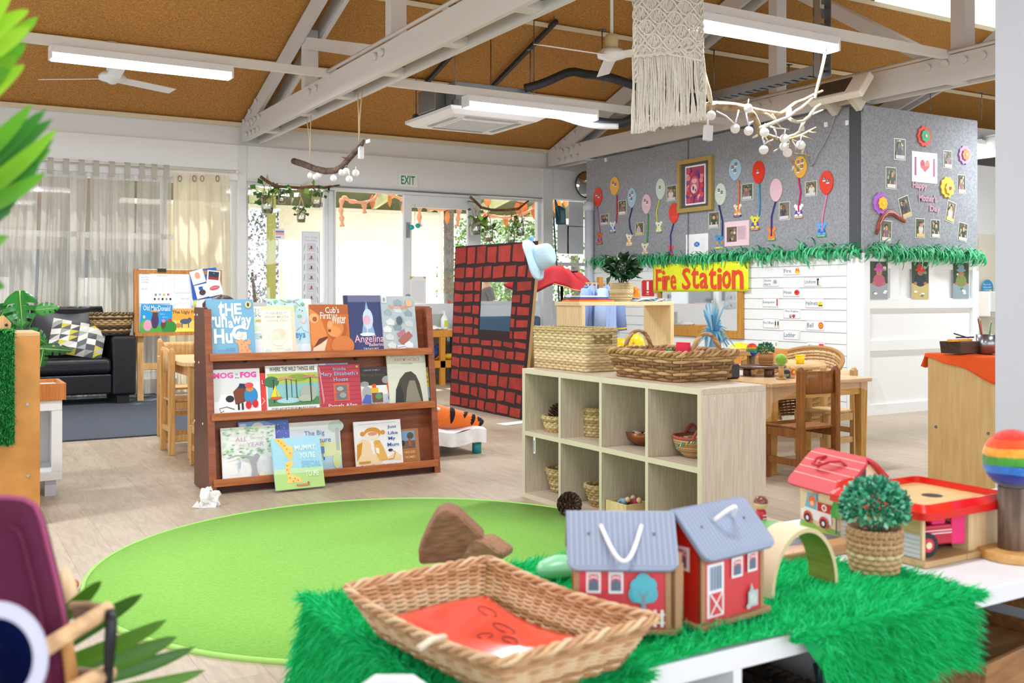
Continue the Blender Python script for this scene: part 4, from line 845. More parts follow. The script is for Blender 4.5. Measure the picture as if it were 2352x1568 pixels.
MB(mat('#dfe3e6',.4)).box(xr-.6,yn+.01,zt_+h-.03,xr,yn+.36,zt_+h-.02).build('liner',t,world=True)
# kids chairs + table at left
def kid_chair(label,x,y,rz,top,seat,wd=None,w=.32,dp=.30,group=None,knob=False):
 """chair facing local +x, origin at the back legs' midpoint"""
 wd=wd or PINE;t=thing('child_chair',label,'chair',(x,y,0),rz,group)
 for s_ in(-1,1):
  mb=MB(wd);mb.box(-.02,s_*w/2-.02,0,.025,s_*w/2+.02,top-.02);mb.lathe([(.02,0),(.019,.012),(.010,.022),(0,.024)],(.0025,s_*w/2,top-.022),10);mb.build('leg',t,bevel=.004)
  mb=MB(wd);mb.box(dp-.02,s_*w/2-.02,0,dp+.02,s_*w/2+.02,seat-.02);mb.build('leg',t,bevel=.004)
  mb=MB(wd);mb.box(.02,s_*w/2-.01,.10,dp-.02,s_*w/2+.01,.14);mb.build('stretcher',t)
  mb=MB(wd);mb.box(.02,s_*w/2-.012,seat-.07,dp-.02,s_*w/2+.012,seat-.02);mb.build('seat_rail',t)
 mb=MB(wd);mb.box(0,-w/2,seat-.018,dp+.03,w/2,seat);mb.build('seat',t,bevel=.006)
 mb=MB(wd);mb.grid(8,2,lambda u,v:(.004-.015*sin(pi*u),-w/2+.02+(w-.04)*u,top-.17+.14*v+(.03*sin(pi*u)if knob and v>.9 else 0)));mb.build('backrest',t,solid=.016)
 mb=MB(wd);mb.box(-.008,-w/2+.02,.16,.008,w/2-.02,.2);mb.build('stretcher',t)
 return t
q=P(395,1046,Z=0);q2=P(375,1033,Z=0)
kid_chair('pale wooden child chair tucked at the table end, left of the bookcase',q.x,(q.y+q2.y)/2+.02,0,.77,.40,w=.30,knob=True)
kid_chair('pale wooden child chair behind the table, only its posts showing left of the bookcase',q.x+.28,8.55,radians(-90),.80,.42,w=.30)
t=thing('child_table','pale wooden child table mostly hidden behind the bookcase','table',(2.25,7.6,0));tx0=P(432,1055,Z=0)
mb=MB(wood('#ecc592','#d9ac72'));n=8;ol_=[]
x0,x1,y0,y1,rc=tx0.x-.03,3.0,tx0.y-.03,8.25,.12
for cx_,cy_,a0 in((x1-rc,y0+rc,-90),(x1-rc,y1-rc,0),(x0+rc,y1-rc,90),(x0+rc,y0+rc,180)):
 for i in range(n+1):a_=radians(a0+90*i/n);ol_.append((cx_+rc*cos(a_),cy_+rc*sin(a_)))
m_=len(ol_);mb.add([(a_,b_,.655)for a_,b_ in ol_]+[(a_,b_,.68)for a_,b_ in ol_],[tuple(range(m_))[::-1],tuple(range(m_,2*m_))]+[(i,(i+1)%m_,(i+1)%m_+m_,i+m_)for i in range(m_)]);mb.build('table_top',t,world=True)
for x,y in((x0+.04,y0+.04),(x1-.1,y0+.04),(x0+.04,y1-.1),(x1-.1,y1-.1)):MB(PINE).box(x,y,0,x+.055,y+.055,.655).build('leg',t,world=True,bevel=.003)
MB(PINE).box(x0+.08,y0+.05,.58,x1-.08,y0+.07,.655).build('apron',t,world=True);MB(PINE).box(x0+.05,y0+.08,.58,x0+.07,y1-.08,.655).build('apron',t,world=True)
q=P(503,690,D=6.75);q_=person((q.x-.01,q.y,0),radians(-80),'seated person with brown hair pulled back, hidden behind the bookcase except for the hair','#6d7f93','#3d4456','#4a3328',sit=True,arm=lambda s_:[(.16*s_,.01,.91),(.17*s_,.10,.68),(.12*s_,.27,.6),(.1*s_,.34,.6)])
q_.location.z=q.z-1.255+.03;
kid_chair('low wooden child chair under the seated person behind the bookcase',q.x,q.y-.12,radians(90),.56,.29,w=.28,dp=.26)
# ================================================================ partition decorations
BN=['first','second','third','fourth','fifth','sixth']
def gp(x,y,off=0.0):return P(x,y,X=GX-off)
def photo_ops(seed,warm=False):
 r_=random.Random(seed);sk=r_.choice(['#c9966f','#b98260','#d9a884','#8a5a40']);sh=r_.choice(['#4a5a52','#2f4f4a','#8a6a78','#d8d4cc','#3a3f52','#a9b6c4']);hr=r_.choice(['#2b211c','#4a3426','#6a4a30','#1d1a1a']);bgd=r_.choice(['#6b6a4e','#57604a','#7a7462','#4d5a44'])
 o=[('r',.04,.03,.96,.97,bgd)]
 for _ in range(9):o.append(('e',r_.uniform(.15,.85),r_.uniform(.35,.9),r_.uniform(.05,.13),r_.uniform(.03,.1),r_.choice(['#8d8a6a','#3f4a36','#a8a48c','#c4c4b0','#5e6a50'])))
 cx_=r_.uniform(.4,.6)
 o+=[('e',cx_,.38,.27,.27,sh),('e',cx_,.70,.15,.14,hr),('e',cx_,.65,.12,.12,sk),('e',cx_-.22,.3,.07,.1,sk),('e',cx_+.22,.3,.07,.1,sk),('r',.1,.05,.9,.22,r_.choice(['#e8e6de','#d9c48a','#cfd6da']))]
 return o
cmt={'red':'#e23a26','yel':'#efb64a','blu':'#a9cbe0','pnk':'#e8c3d0','grn':'#cfe0d0'}
BAL=[(1374.5,431,474,'red',[(1371,474),(1375,505),(1378,535)],'#a86a9a',(1378,533,561,'#c9713c','#7a4a9a','#9a4a2a'),'red balloon cut-out nearest the grey downpipe'),(1413,406,448,'yel',[(1417,448),(1417,490),(1415,512)],'#b02c34',(1408,508,535,'#dfe4e6','#3f7fd0','#555566'),'yellow balloon cut-out at the left of the felt wall'),(1452.5,431,477,'blu',[(1452,477),(1445,505),(1447,525),(1452,539)],'#23306e',(1446,536,565,'#f0ead8','#ec9a3c','#c8c08a'),'pale blue balloon cut-out with navy string between yellow and pink balloons'),(1486,446,491,'pnk',[(1489,491),(1488,525),(1486,558)],'#3f9a4c',(1482,557,587,'#e2dcc4','#c8a0a8','#a8763c'),'pink balloon cut-out on a green string'),(1518.5,410,458,'grn',[(1515,458),(1508,487),(1510,509)],'#cdd04a',(1514,508,535,'#eef0e4','#e8e04a','#5aa050'),'pale green balloon cut-out on a yellow string'),(1549,466,513,'red',[(1547,513),(1540,540),(1541,578)],'#4a2a86',(1541,563,588,'#e2603a','#4a6ad0','#a04a6a'),'plain red balloon cut-out overlapping the gold frame'),(1656.5,421,471,'grn',[(1651,471),(1659,506),(1659,542)],'#1f2e7a',(1653,538,571,'#3f93c8','#e88a3a','#dcc63a'),'pale green balloon cut-out on a navy string right of the gold frame'),(1690,365,414,'blu',[(1697,414),(1697,445),(1695,487)],'#e8762c',(1695,468,498,'#f4e2c8','#ef9a30','#3f2a5a'),'pale blue balloon cut-out on an orange string, highest of the blue ones'),(1743.5,369,422,'red',[(1744,422),(1745,469),(1743,498)],'#3a98c8',(1735,494,529,'#e6dc4a','#6a3aa8','#a85a4a'),'red balloon cut-out on a blue string'),(1784,410,463,'pnk',[(1781,463),(1772,497),(1772,542)],'#4a2a8a',(1773,521,552,'#f08a2c','#e8763a','#8aa03a'),'plain pink balloon cut-out on a purple string'),(1840,359,409,'yel',[(1834,409),(1839,441),(1834,474),(1835,487)],'#c8246a',(1835,468,501,'#f0eef2','#5a3aa8','#c8a06a'),'yellow balloon cut-out partly behind the pale twigs'),(1899.5,392,447,'red',[(1899,447),(1889,500),(1888,532)],'#e08ab4',(1888,509,544,'#5aa8e4','#2a62c8','#4a9a4a'),'red balloon cut-out on a pink string nearest the block corner')]
HW=[9.5,10,9.5,10,10.5,11,12.5,14,13.5,14,15,15.5]
months=['JANUARY','FEBRUARY','MARCH','APRIL','MAY','JUNE','JULY','AUGUST','SEPTEMBER','OCTOBER','NOVEMBER','DECEMBER']
for i,(bx,y0,y1,ck,st,sc_,(kx,k0,k1,c1,c2,c3),lb_)in enumerate(BAL):
 ctr=gp(bx,(y0+y1)/2);w=abs(gp(bx-HW[i],450).y-gp(bx+HW[i],450).y)/2;hh=(gp(bx,y0).z-gp(bx,y1).z)/2
 t=thing('balloon_cutout',lb_,'wall decoration',tuple(ctr),0,'birthday balloon cut-outs on the grey felt')
 M0=face_M(ctr,'-X');n=28;ol_=[]
 for k in range(n):a=2*pi*k/n;zz=sin(a);ol_.append((w*cos(a)*(1-.16*max(0,-zz)**1.5),hh*zz))
 mb=MB(mat(cmt[ck],.22,coat=.4));mb.T=M0;mb.prism(ol_,-.014,-.002)
 ops=[];np_=(2,2,3,2,1,0,2,3,1,0,4,2)[i]
 sp={1:[(.45,.55)],2:[(.35,.66),(.62,.55)],3:[(.3,.6),(.58,.72),(.5,.42)],4:[(.35,.72),(.65,.75),(.62,.5),(.35,.35)]}.get(np_,[])
 for u,v in sp:ops+=[('r',u-.1,v-.1,u+.12,v-.04,'#f6f6f6'),('r',u-.09,v-.05,u+.1,v+.1,'#5a4a3a'),('e',u,v-.01,.08,.05,'#6a86a8'),('e',u,v+.045,.05,.035,'#c9966f')]
 mb.art(-w,-hh,2*w,2*hh,-.014,ops);mb.build('balloon',t,world=True)
 mb=MB(mat(sc_,.8));pts=[gp(x,y,.01)for x,y in st];fine=[pts[j].lerp(pts[j+1],q/4)for j in range(len(pts)-1)for q in range(4)]+[pts[-1]];mb.tube(fine,.0085,6);mb.build('string',t,world=True)
 # little painted koala shape: ears, head, body, name base
 h=gp(kx,k0).z-gp(kx,k1).z;kc=gp(kx,k1,0);mb=MB();mb.T=face_M(kc,'-X');
 mb.cm=mat(c1,.6)
 el=lambda cx_,cz_,rx,rz,m,y=-.006:mb.prism([(cx_+rx*cos(2*pi*k/14),cz_+rz*sin(2*pi*k/14))for k in range(14)],y,-.001,m)
 A,B,Cc=mat(c1,.6),mat(c2,.6),mat(c3,.6)
 for s_ in(-1,1):el(s_*.3*h,.86*h,.14*h,.13*h,A)
 el(0,.70*h,.3*h,.2*h,A,-.008);el(0,.34*h,.32*h,.28*h,B,-.007);el(-.2*h,.18*h,.16*h,.12*h,A,-.009);el(.2*h,.18*h,.16*h,.12*h,A,-.0095)
 el(.05*h,.42*h,.13*h,.12*h,A,-.0105);el(0,.68*h,.05*h,.06*h,mat('#2a2a2a',.5),-.011)
 mb.prism([(-.4*h,0),(.4*h,0),(.4*h,.14*h),(-.4*h,.14*h)],-.012,-.001,Cc);mb.art(-.4*h,0,.8*h,.14*h,-.012,[('T',months[i],.12,.22,.88,.8,0,'#f4f2ea')])
 mb.build('painted_koala',t,world=True)
PH=[(1379,490,1399,517,'photo between the red and yellow balloons nearest the pipe'),(1421,459,1439,494,'photo left of the first pale blue balloon'),(1460,510,1479,541,'photo below the first pale blue balloon'),(1532,424,1555,463,'photo of a dark-haired child beside the gold frame'),(1628,485,1653,525,'photo just under the right corner of the gold frame'),(1704,420,1730,461,'photo between the blue and red balloons right of the frame'),(1790,462,1815,506,'photo right of the purple balloon string'),(1850,414,1877,452,'photo between the yellow balloon and the last red balloon')]
for i,(x0,y0,x1,y1,lb_)in enumerate(PH):
 a=gp(x0,y1);b_=gp(x1,y0);sheet('photo_print','small '+lb_,'photo',face_M((GX-.001,a.y,a.z),'-X'),abs(a.y-b_.y),b_.z-a.z,'#e8e8e2',photo_ops(i+3),.003,'activity photos pinned to the long felt wall',r=.3)
def psheet(name,label,cat,x0,y0,x1,y1,base,ops,t=.003,X=None,group=None,r=.5):
 X=X or GX;a=P(x0,y1,X=X);b_=P(x1,y0,X=X);return sheet(name,label,cat,face_M((X-.001,a.y,a.z),'-X'),abs(a.y-b_.y),b_.z-a.z,base,ops,t,group,r=r)
lines=lambda x0,x1,y0,y1,n,c='#b9a4ac':[('r',x0,y0+(y1-y0)*i/n,x1-.03*(i%3),y0+(y1-y0)*i/n+.008,c)for i in range(n)]
psheet('notice','pink notice with a dark photo and small print pinned above the garland','notice',1665,505,1721,566,'#efd2da',[('r',.09,.17,.5,.78,'#6a5a4e')]+[('e',rnd.uniform(.15,.45),rnd.uniform(.25,.7),.05,.06,c_)for c_ in('#c8b89a','#3a302a','#8a7a6a','#d8ccc0','#a08a70','#453a34','#b87a6a')]+lines(.54,.92,.24,.8,22))
psheet('poster','white paper poster with a blue disc in the middle, above the fire station banner','poster',1576,535,1627,588,'#f5f6f8',[('e',.5,.52,.13,.12,'#2f78c8'),('l',[(.3,.75),(.7,.3)],.003,'#c8ccd2'),('l',[(.3,.3),(.7,.75)],.003,'#c8ccd2'),('T','BEE',.46,.5,.54,.56,0,'#bcd6f0')]+lines(.06,.3,.2,.8,14,'#dfe2e8')+lines(.7,.95,.2,.8,14,'#dfe2e8'))
a=gp(1562,491);b_=gp(1641,400);fw_=abs(a.y-b_.y);fh_=.62;a.z=gp(1562,490).z
t=thing('framed_painting','gold framed pink and purple painting on the grey felt wall','picture',M=face_M((GX,a.y,a.z),'-X'));GO=mat('#b9a05c',.4,.3)
for bx in((0,0,.05,fh_),(fw_-.05,0,fw_,fh_),(.05,0,fw_-.05,.05),(.05,fh_-.05,fw_-.05,fh_)):MB(GO).box(bx[0],-.05,bx[1],bx[2],0,bx[3]).build('frame_bar',t)
mb=MB(mat('#55555a',.5));mb.box(.05,-.02,.05,fw_-.05,-.002,fh_-.05);mt_=mb.build('mount',t)
mb=MB(mat('#f2f2f0',.4));mb.box(.13,-.03,.08,fw_-.12,-.02,fh_-.08)
r_=random.Random(5);ops=[('r',.05,.04,.95,.96,'#a8456a')]+[('e',min(.86,max(.14,r_.uniform(.1,.9))),min(.88,max(.12,r_.uniform(.1,.9))),.09,.07,r_.choice(['#c8506a','#7a3f86','#d88a86','#5a4a92','#b83a4a','#e0a8a0','#8a4a7a','#d0404a']))for _ in range(46)]
ops+=[('e',.5,.48,.27,.27,'#9a3f66'),('e',.5,.5,.22,.22,'#c4657c'),('e',.5,.6,.14,.06,'#e6b0a8'),('e',.48,.4,.15,.12,'#e8c4c0'),('e',.45,.42,.04,.06,'#5a2a4a'),('e',.56,.36,.03,.04,'#7a3a5a'),('l',[(.48,.22),(.46,.04)],.012,'#5a3a9a')]
mb.art(.13,.08,fw_-.25,fh_-.16,-.03,ops);mb.build('painting',mt_)
for i,(x,y)in enumerate(((1898,286),(1947,282),(1845,296),(1392,367))):
 p=gp(x,y);mb=MB(mat('#f4f4f2',.5));mb.box(GX-.012,p.y-.02,p.z-.024,GX,p.y+.02,p.z+.024);lab(mb.build('wall_hook',loc=tuple(p),world=True),'white square hook on the felt, '+['the one above the last red balloon','the one closest to the block corner','the one behind the pale twigs','the one above the first balloons'][i],'hook')
 # right-hand face
def fp(x,y):return P(x,y,Y=GY)
def fsheet(name,label,cat,x0,y0,x1,y1,base,ops,rot=0,t=.003,group=None,off=0.0,r=.4):
 a=fp(x0,y1);b_=fp(x1,y0);w,h=b_.x-a.x,b_.z-a.z;M=face_M((a.x+w/2,GY-.001-off,a.z+h/2),'-Y')@rotY(radians(rot))@Matrix.Translation((-w/2,0,-h/2));return sheet(name,label,cat,M,w,h,base,ops,t,group,r=r)
RP_=[(2053,320,2079,366,0,'highest, left of red flower'),(2166,347,2186,385,0,'right of the heart poster'),(2034,385,2058,433,0,'left of the heart poster'),(2198,402,2217,444,0,'under the lilac flower'),(2066,452,2090,500,-18,'tilted, beside the boomerang end'),(2173,463,2193,510,14,'tilted, right of the word Day'),(2102,502,2123,546,0,'below the lettering'),(2137,505,2158,546,0,'right one of the upright pair'),(2200,512,2221,554,8,'tilted, in the lower right corner'),(2022,507,2047,555,2,'tucked under the boomerang')]
for i,(x0,y0,x1,y1,rt,lb_)in enumerate(RP_):fsheet('photo_print','child photo on the short felt wall, '+lb_,'photo',x0,y0,x1,y1,'#eef0ee',photo_ops(i+40),rt,group='photos around the greeting on the small felt face')
fsheet('poster','white poster with red heart and purple side bars on the small felt face','poster',2094,353,2152,417,'#eceaf2',[('r',.1,.22,.17,.82,'#a8457f'),('r',.83,.22,.9,.82,'#a8457f'),('r',.17,.22,.83,.82,'#f4f3f6'),('e',.41,.6,.09,.15,'#c8414e'),('e',.6,.6,.09,.15,'#dd8a78'),('p',[(.32,.55),(.69,.55),(.5,.34)],'#d06068')])
def flower(label,cx_,cy_,rx,col,col2,col3=None,fold=None):
 c_=fp(cx_,cy_);r_=fp(cx_+rx,cy_).x-c_.x;t=thing('paper_flower',label,'paper flower',M=face_M((c_.x,GY,c_.z),'-Y'));
 def ring(r0,nb,m,y0,y1,name,c=(0,0)):
  pts=[(c[0]+r0*(1+.07*cos(nb*a))*cos(a),c[1]+r0*(1+.07*cos(nb*a))*sin(a))for a in[2*pi*k/60 for k in range(60)]];mb=MB(m);mb.prism(pts,y1,y0);mb.build(name,t)
 ring(r_,10,mat(col,.7),-.004,-.016,'petals');ring(r_*.6,8,mat(col2,.7),-.022,-.03,'inner_petals',fold or(0,0));ring(r_*.16,5,mat(col3 or '#f2e2a0',.7),-.031,-.036,'flower_centre',fold or(0,0))
 MB(mat(col,.7)).cyl((0,0,0),(0,-.022,0),.012).build('stem_pad',t)
flower('red paper flower with a green centre at the top of the small felt face',2121,313,15,'#ea5a4e','#58b58a','#e8d890')
flower('lilac paper flower with an orange centre near the right edge of the felt',2214,356,13,'#c79ae0','#f58a5a')
flower('yellow folded paper flower right of the greeting lettering',2174,430,15,'#f3c84a','#f7d765','#c83a5a',(.02,-.01))
flower('purple paper flower with a yellow folded centre above the boomerang',2020,467,16,'#b06ad0','#f6c62e','#f9e040',(.02,.0))
for s_,x0,y0,x1,y1 in(('Happy',2095,419,2128,436),("Mother's",2109,449,2150,462),('Day',2134,474,2158,489)):
 a=fp(x0,y1);b_=fp(x1,y0);vs,fs=textmesh(s_,.035);w,h=b_.x-a.x,b_.z-a.z;mb=MB(mat('#c9a2b4',.5));mb.add([(u*w,-.006,v*h)for u,v in vs],fs)
 o=mb.build('lettering',M=face_M((a.x,GY,a.z),'-Y'),solid=.006);lab(o,'cut-out pink lettering reading %s on the small felt face'%s_,'lettering')
bm=[(2011,538),(2017,515),(2025,498),(2036,488),(2048,489),(2060,497),(2077,509)];mb=MB(mat('#9a4438',.5,noise=(25,.3)))
pts=[fp(x,y)+Vector((0,-.015,0))for x,y in bm];mb.tube(pts,[.018,.026,.03,.034,.03,.026,.018],8,flat=1)
mb.v=[Vector((v_.x,GY-.012+(v_.y-(GY-.015))*.35,v_.z))for v_ in mb.v];mb.tube([p+Vector((0,-.012,0))for p in pts[1:-1]],.004,4,mat('#e6c8bc',.6))
lab(mb.build('boomerang',loc=tuple(pts[3]),world=True),'red-brown painted boomerang fixed above the garland','boomerang')
for i,(x0,y0,x1,y1,hat_,sh_,lb_)in enumerate([(1995,601,2036,687,'#c85a9a','#b85a78','in a pink sun hat and pink top'),(2091,602,2130,686,'#d83a34','#2f3a4a','in a red sun hat at a craft table'),(2186,604,2222,685,'#8aa8b8','#7a8a4a','in a pale hat among leaves')]):
 ops=[('r',0,0,1,1,'#3f4c3a')]+[('e',rnd.uniform(.1,.9),rnd.uniform(.6,.95),.1,.04,c_)for c_ in('#8aa07a','#c8d0c0','#2a3428','#5e7a5a','#d8dcd4')]+[('r',0,0,1,.42,('#9aa0a6','#c9b67a','#8aa0a8')[i]),('e',.5,.5,.34,.17,sh_),('e',.5,.7,.17,.07,'#b07a5a'),('e',.5,.79,.3,.05,hat_),('e',.5,.87,.19,.09,hat_),('e',.2,.42,.1,.04,'#b07a5a'),('e',.78,.42,.1,.04,'#b07a5a')]+[('e',rnd.uniform(.2,.9),rnd.uniform(.05,.3),.1,.03,c_)for c_ in('#f0f0ea','#e8ece8','#6a8a4a','#f4f4f4')]
 fsheet('photo_print','tall photo of a child '+lb_,'photo',x0,y0,x1,y1,'#f0f0f0',ops,t=.002,off=.012)
 # garland of paper strips
def garland(label,pts,n,seed):
 r_=random.Random(seed);t=thing('paper_garland',label,'garland',tuple(pts[0]));P3=[Vector(p)for p in pts];ms=[mat('#3cc080',.6,transl=.15),mat('#229c5e',.6,transl=.15),mat('#66d49c',.6,transl=.15)]
 mb=MB(ms[1]);mb.tube(P3,.012,6);mb.build('cord',t,world=True)
 mb=MB()
 for i in range(n):
  s_=r_.uniform(0,len(P3)-1.001);j=int(s_);c_=P3[j].lerp(P3[j+1],s_-j);ax=(P3[j+1]-P3[j]).normalized();out=ax.cross(Vector((0,0,1)));
  if out.dot(Vector((1,1,0)))>0:out=-out
  L_=r_.uniform(.10,.18);w=r_.uniform(.008,.015);a0=r_.uniform(-1.6,1.5);curl=r_.uniform(5,15)*r_.choice((1,1,-1));tw=r_.uniform(-.4,.4);p=c_+Vector((0,0,r_.uniform(-.02,.03)));L1,R1=[],[]
  for q in range(9):
   ang=a0-abs(curl)*.28*(q/8);d_=out*cos(ang)*.8+Vector((0,0,sin(ang)))+ax*tw;p=p+d_.normalized()*L_/8;wd=w*(1-.5*(q/8)**2)
   p.y=min(p.y,99);L1.append(p+ax*wd);R1.append(p-ax*wd)
  mb.add(L1+R1,[(k,k+1,k+10,k+9)for k in range(8)],ms[r_.randrange(3)],True)
 o=mb.build('paper_strips',t,world=True);o['kind']='stuff';return t
zg=TZ-.0
garland('green paper strip garland along the long felt wall above the fire station banner',[(GX-.03,11.1-i*(11.1-GY)/14,TZ+.04+.012*sin(i*1.7))for i in range(15)],620,3)
garland('green paper strip garland along the small felt face above the three tall photos',[(GX+i*1.82/8,GY-.03,TZ+.02+.01*sin(i*2.2))for i in range(9)],360,4)
# fire station banner and things on the white boards
SX=GX-.004
a=P(1506,667,X=SX);b_=P(1725,600,X=SX);bw=abs(a.y-b_.y);bh=b_.z-P(1725,660,X=SX).z;bz=(a.z+P(1725,660,X=SX).z)/2;bh=.335
t=thing('banner','yellow paper banner lettered Fire Station in red, below the garland','banner',M=face_M((SX-.034,a.y,bz-.03),'-X'))
YB_=mat('#e9ef2c',.6);mb=MB(YB_);mb.grid(40,6,lambda u,v:(u*bw,-.006-.005*sin(u*30)*v,v*bh));mb.build('paper',t,solid=.002)
vs,fs=textmesh('Fire Station',.045);mb=MB(mat('#e8472c',.6))
off=[]
x=.04
for ch,wd,hh_,dz in(('F',.075,.86,.0),('i',.04,.78,.02),('r',.06,.6,.0),('e',.075,.6,.02),(' ',.06,1,0),('S',.105,.84,.03),('t',.09,.84,.05),('a',.10,.62,.05),('t',.09,.84,.02),('i',.05,.8,.02),('o',.10,.68,.04),('n',.125,.72,.02)):
 if ch!=' ':
  vs,fs=textmesh(ch,.014);mb.add([(bw*(x+u*wd*.86),-.018,bh*(.05+dz+v*hh_*.9))for u,v in vs],fs)
 x+=wd*.96
mb.build('lettering',t,solid=.002)
# mirror
a=P(1514,778,X=SX);b_=P(1710,640,X=SX);mw=abs(a.y-b_.y);mh=1.49-P(1710,778,X=SX).z;t=thing('wall_mirror','wood framed mirror on the white boards under the fire station banner','mirror',M=face_M((SX-.002,a.y,P(1710,778,X=SX).z),'-X'));ORW=wood('#c8913f','#b27a2c')
for bx in((0,0,.06,mh),(mw-.085,0,mw,mh),(.06,0,mw-.085,.085),(.06,mh-.06,mw-.085,mh)):MB(ORW).box(bx[0],-.03,bx[1],bx[2],0,bx[3]).build('frame_bar',t,bevel=.003)
MB(mat('#eef2f4',.03,1.0)).box(.05,-.012,.08,mw-.08,-.002,mh-.05).build('mirror_glass',t)
a=P(1473,682,X=SX)
psheet('sign','white sign with a red jagged square and a big white exclamation mark','sign',1472,636,1506,684,'#f2eef0',[('r',.12,.08,.9,.86,'#d8262c')]+[('p',[(.12,.1+k*.08),(.04,.14+k*.08),(.12,.18+k*.08)],'#d8262c')for k in range(9)]+[('p',[(.88,.1+k*.08),(.97,.14+k*.08),(.88,.18+k*.08)],'#d8262c')for k in range(9)]+[('r',.44,.38,.58,.80,'#fafafa'),('r',.44,.24,.58,.32,'#fafafa'),('T','FIRE',.4,.15,.62,.2,0,'#fafafa')],X=SX)
# word cards
def card(word,x0,y0,x1,y1,art_,two=None,tb=None):
 ops=[('l',[(.02,.04),(.98,.04),(.98,.96),(.02,.96),(.02,.04)],.005,'#c9a0ac')]
 if two:ops+=[('T',two[0],.05,.55,.52,.85,.01,'#5d7684'),('T',two[1],.05,.12,.48,.42,.01,'#5d7684')]
 else:ops+=[('T',word,*(tb or(.04,.28,.46,.72)),.01,'#5d7684')]
 psheet('word_card','white word card reading %s with a small picture, on the white boards'%word,'word card',x0,y0,x1,y1,'#f3f5f9',ops+art_,X=SX,group='fire station word cards')
card('Fire',1800,611,1839,632,[('e',.83,.4,.13,.27,'#f0941e'),('p',[(.7,.5),(.76,.85),(.82,.55)],'#e0641a'),('p',[(.8,.5),(.87,.9),(.95,.45)],'#e8801a'),('e',.83,.3,.08,.15,'#f8d62c')])
card('Smoke Alarm',1753,637,1790,658,[('r',.62,.25,.88,.78,'#c9d6da'),('r',.68,.35,.84,.68,'#8fa6ae')],('Smoke','Alarm'))
card('Uniform',1847,636,1887,658,[('e',.81,.75,.07,.13,'#22304f'),('r',.77,.12,.84,.7,'#1d2434'),('r',.86,.1,.94,.22,'#e0d23a'),('r',.88,.4,.93,.5,'#e0d23a')],tb=(.04,.3,.7,.72))
card('Hose',1799,660,1838,681,[('e',.82,.45,.15,.3,'#d83a28'),('e',.8,.5,.04,.08,'#5a1a14')],tb=(.04,.3,.5,.7))
card('Extinguisher',1752,684,1789,705,[('r',.87,.15,.95,.8,'#d02a26'),('r',.88,.8,.94,.9,'#444444')],tb=(.03,.35,.78,.68))
card('Helmets',1850,685,1892,707,[('e',.84,.42,.12,.28,'#e6d62c'),('r',.73,.2,.95,.32,'#2c2c1c')],tb=(.04,.3,.7,.74))
card('Fire Engine',1800,709,1839,731,[('r',.34,.15,.68,.4,'#b8b0aa'),('r',.55,.15,.7,.42,'#d04a3a'),('e',.42,.14,.04,.07,'#333333'),('e',.62,.14,.04,.07,'#333333')],tb=(.12,.6,.88,.85))
card('Fire Officers',1753,731,1791,753,[('r',.73,.3,.8,.7,'#1c2636'),('r',.88,.3,.95,.7,'#1c2636'),('e',.765,.8,.03,.07,'#e0c02c'),('e',.915,.8,.03,.07,'#e0c02c'),('r',.73,.12,.8,.28,'#e0c02c'),('r',.88,.12,.95,.28,'#e0c02c')],tb=(.03,.42,.68,.68))
card('Bell',1853,736,1894,758,[('e',.81,.5,.14,.33,'#e0481e'),('e',.81,.5,.09,.2,'#eeb42c'),('e',.81,.5,.04,.09,'#c8481e')],tb=(.04,.28,.4,.74))
card('Ladder',1800,758,1839,779,[('l',[(.87,.1),(.9,.85)],.003,'#b8b8c4'),('l',[(.94,.1),(.96,.85)],.003,'#b8b8c4')],tb=(.04,.25,.7,.72))
card('Alarm',1854,786,1895,806,[('r',.68,.4,.94,.82,'#d8322c')],tb=(.04,.25,.62,.72))
card('Hydrant',1751,781,1789,803,[('e',.85,.6,.06,.2,'#b8c86a')],tb=(.04,.28,.7,.7))
# downpipe, convex mirror, dustpan, posters near the corner
pp=P(1353,465,X=GX-.06);mb=MB(mat('#c3c8d2',.4));mb.cyl((pp.x,pp.y,.0),(pp.x,pp.y,pp.z),.062,n=18);mb.cyl((pp.x,pp.y,pp.z-.12),(pp.x,pp.y,pp.z+.005),.070,n=18);lab(mb.build('downpipe',loc=(pp.x,pp.y,0),world=True),'grey plastic downpipe standing at the far left end of the felt block','pipe')
p=P(1347,424,Y=YW-.1);t=thing('convex_mirror','round convex mirror on the wall, half hidden by the felt block','mirror',tuple(p));mb=MB(mat('#e6e8ea',.03,1));mb.T=Matrix.Rotation(pi/2,4,'X');mb.lathe([(0,.07),(.08,.063),(.14,.04),(.19,.0)],n=32);mb.build('mirror_dome',t)
mb=MB(mat('#3a3632',.5));mb.tube([(.19*cos(a),0,.19*sin(a))for a in[2*pi*k/32 for k in range(32)]],.01,6,closed=True);mb.build('rim',t);MB(mat('#cccccc',.5)).box(-.02,0,-.02,.02,.1,.02).build('bracket',t)
t=thing('dustpan','teal long-handled dustpan hung upside down in front of the corner window','dustpan',tuple(P(1286,520,Y=11.6)));TE=mat('#2c5664',.4);k_=dict(Y=11.6)
mb=MB(TE);mb.grid(8,6,lambda u,v:tuple(Vector(P(1271+23*u,480+36*v-(8*(sin(pi*u))if v<.1 else 0),**k_))+Vector((0,.05*(2*u-1)**2*-1-.02*v,0))));mb.build('pan',t,world=True,solid=.008)
mb=MB(TE);mb.tube([P(1275,458,**k_),P(1278,472,**k_),P(1282,490,**k_),P(1286,505,**k_)],[.01,.022,.03,.02],8);mb.build('pan_grip',t,world=True)
mb=MB(mat('#24343a',.4));mb.tube([P(1272,500,**k_),P(1275,560,**k_),P(1280,625,**k_),P(1284,690,**k_),P(1287,760,**k_),P(1290,870,**k_),Vector((P(1292,885,**k_).x,11.6,.0))],.011,6);mb.build('long_handle',t,world=True)
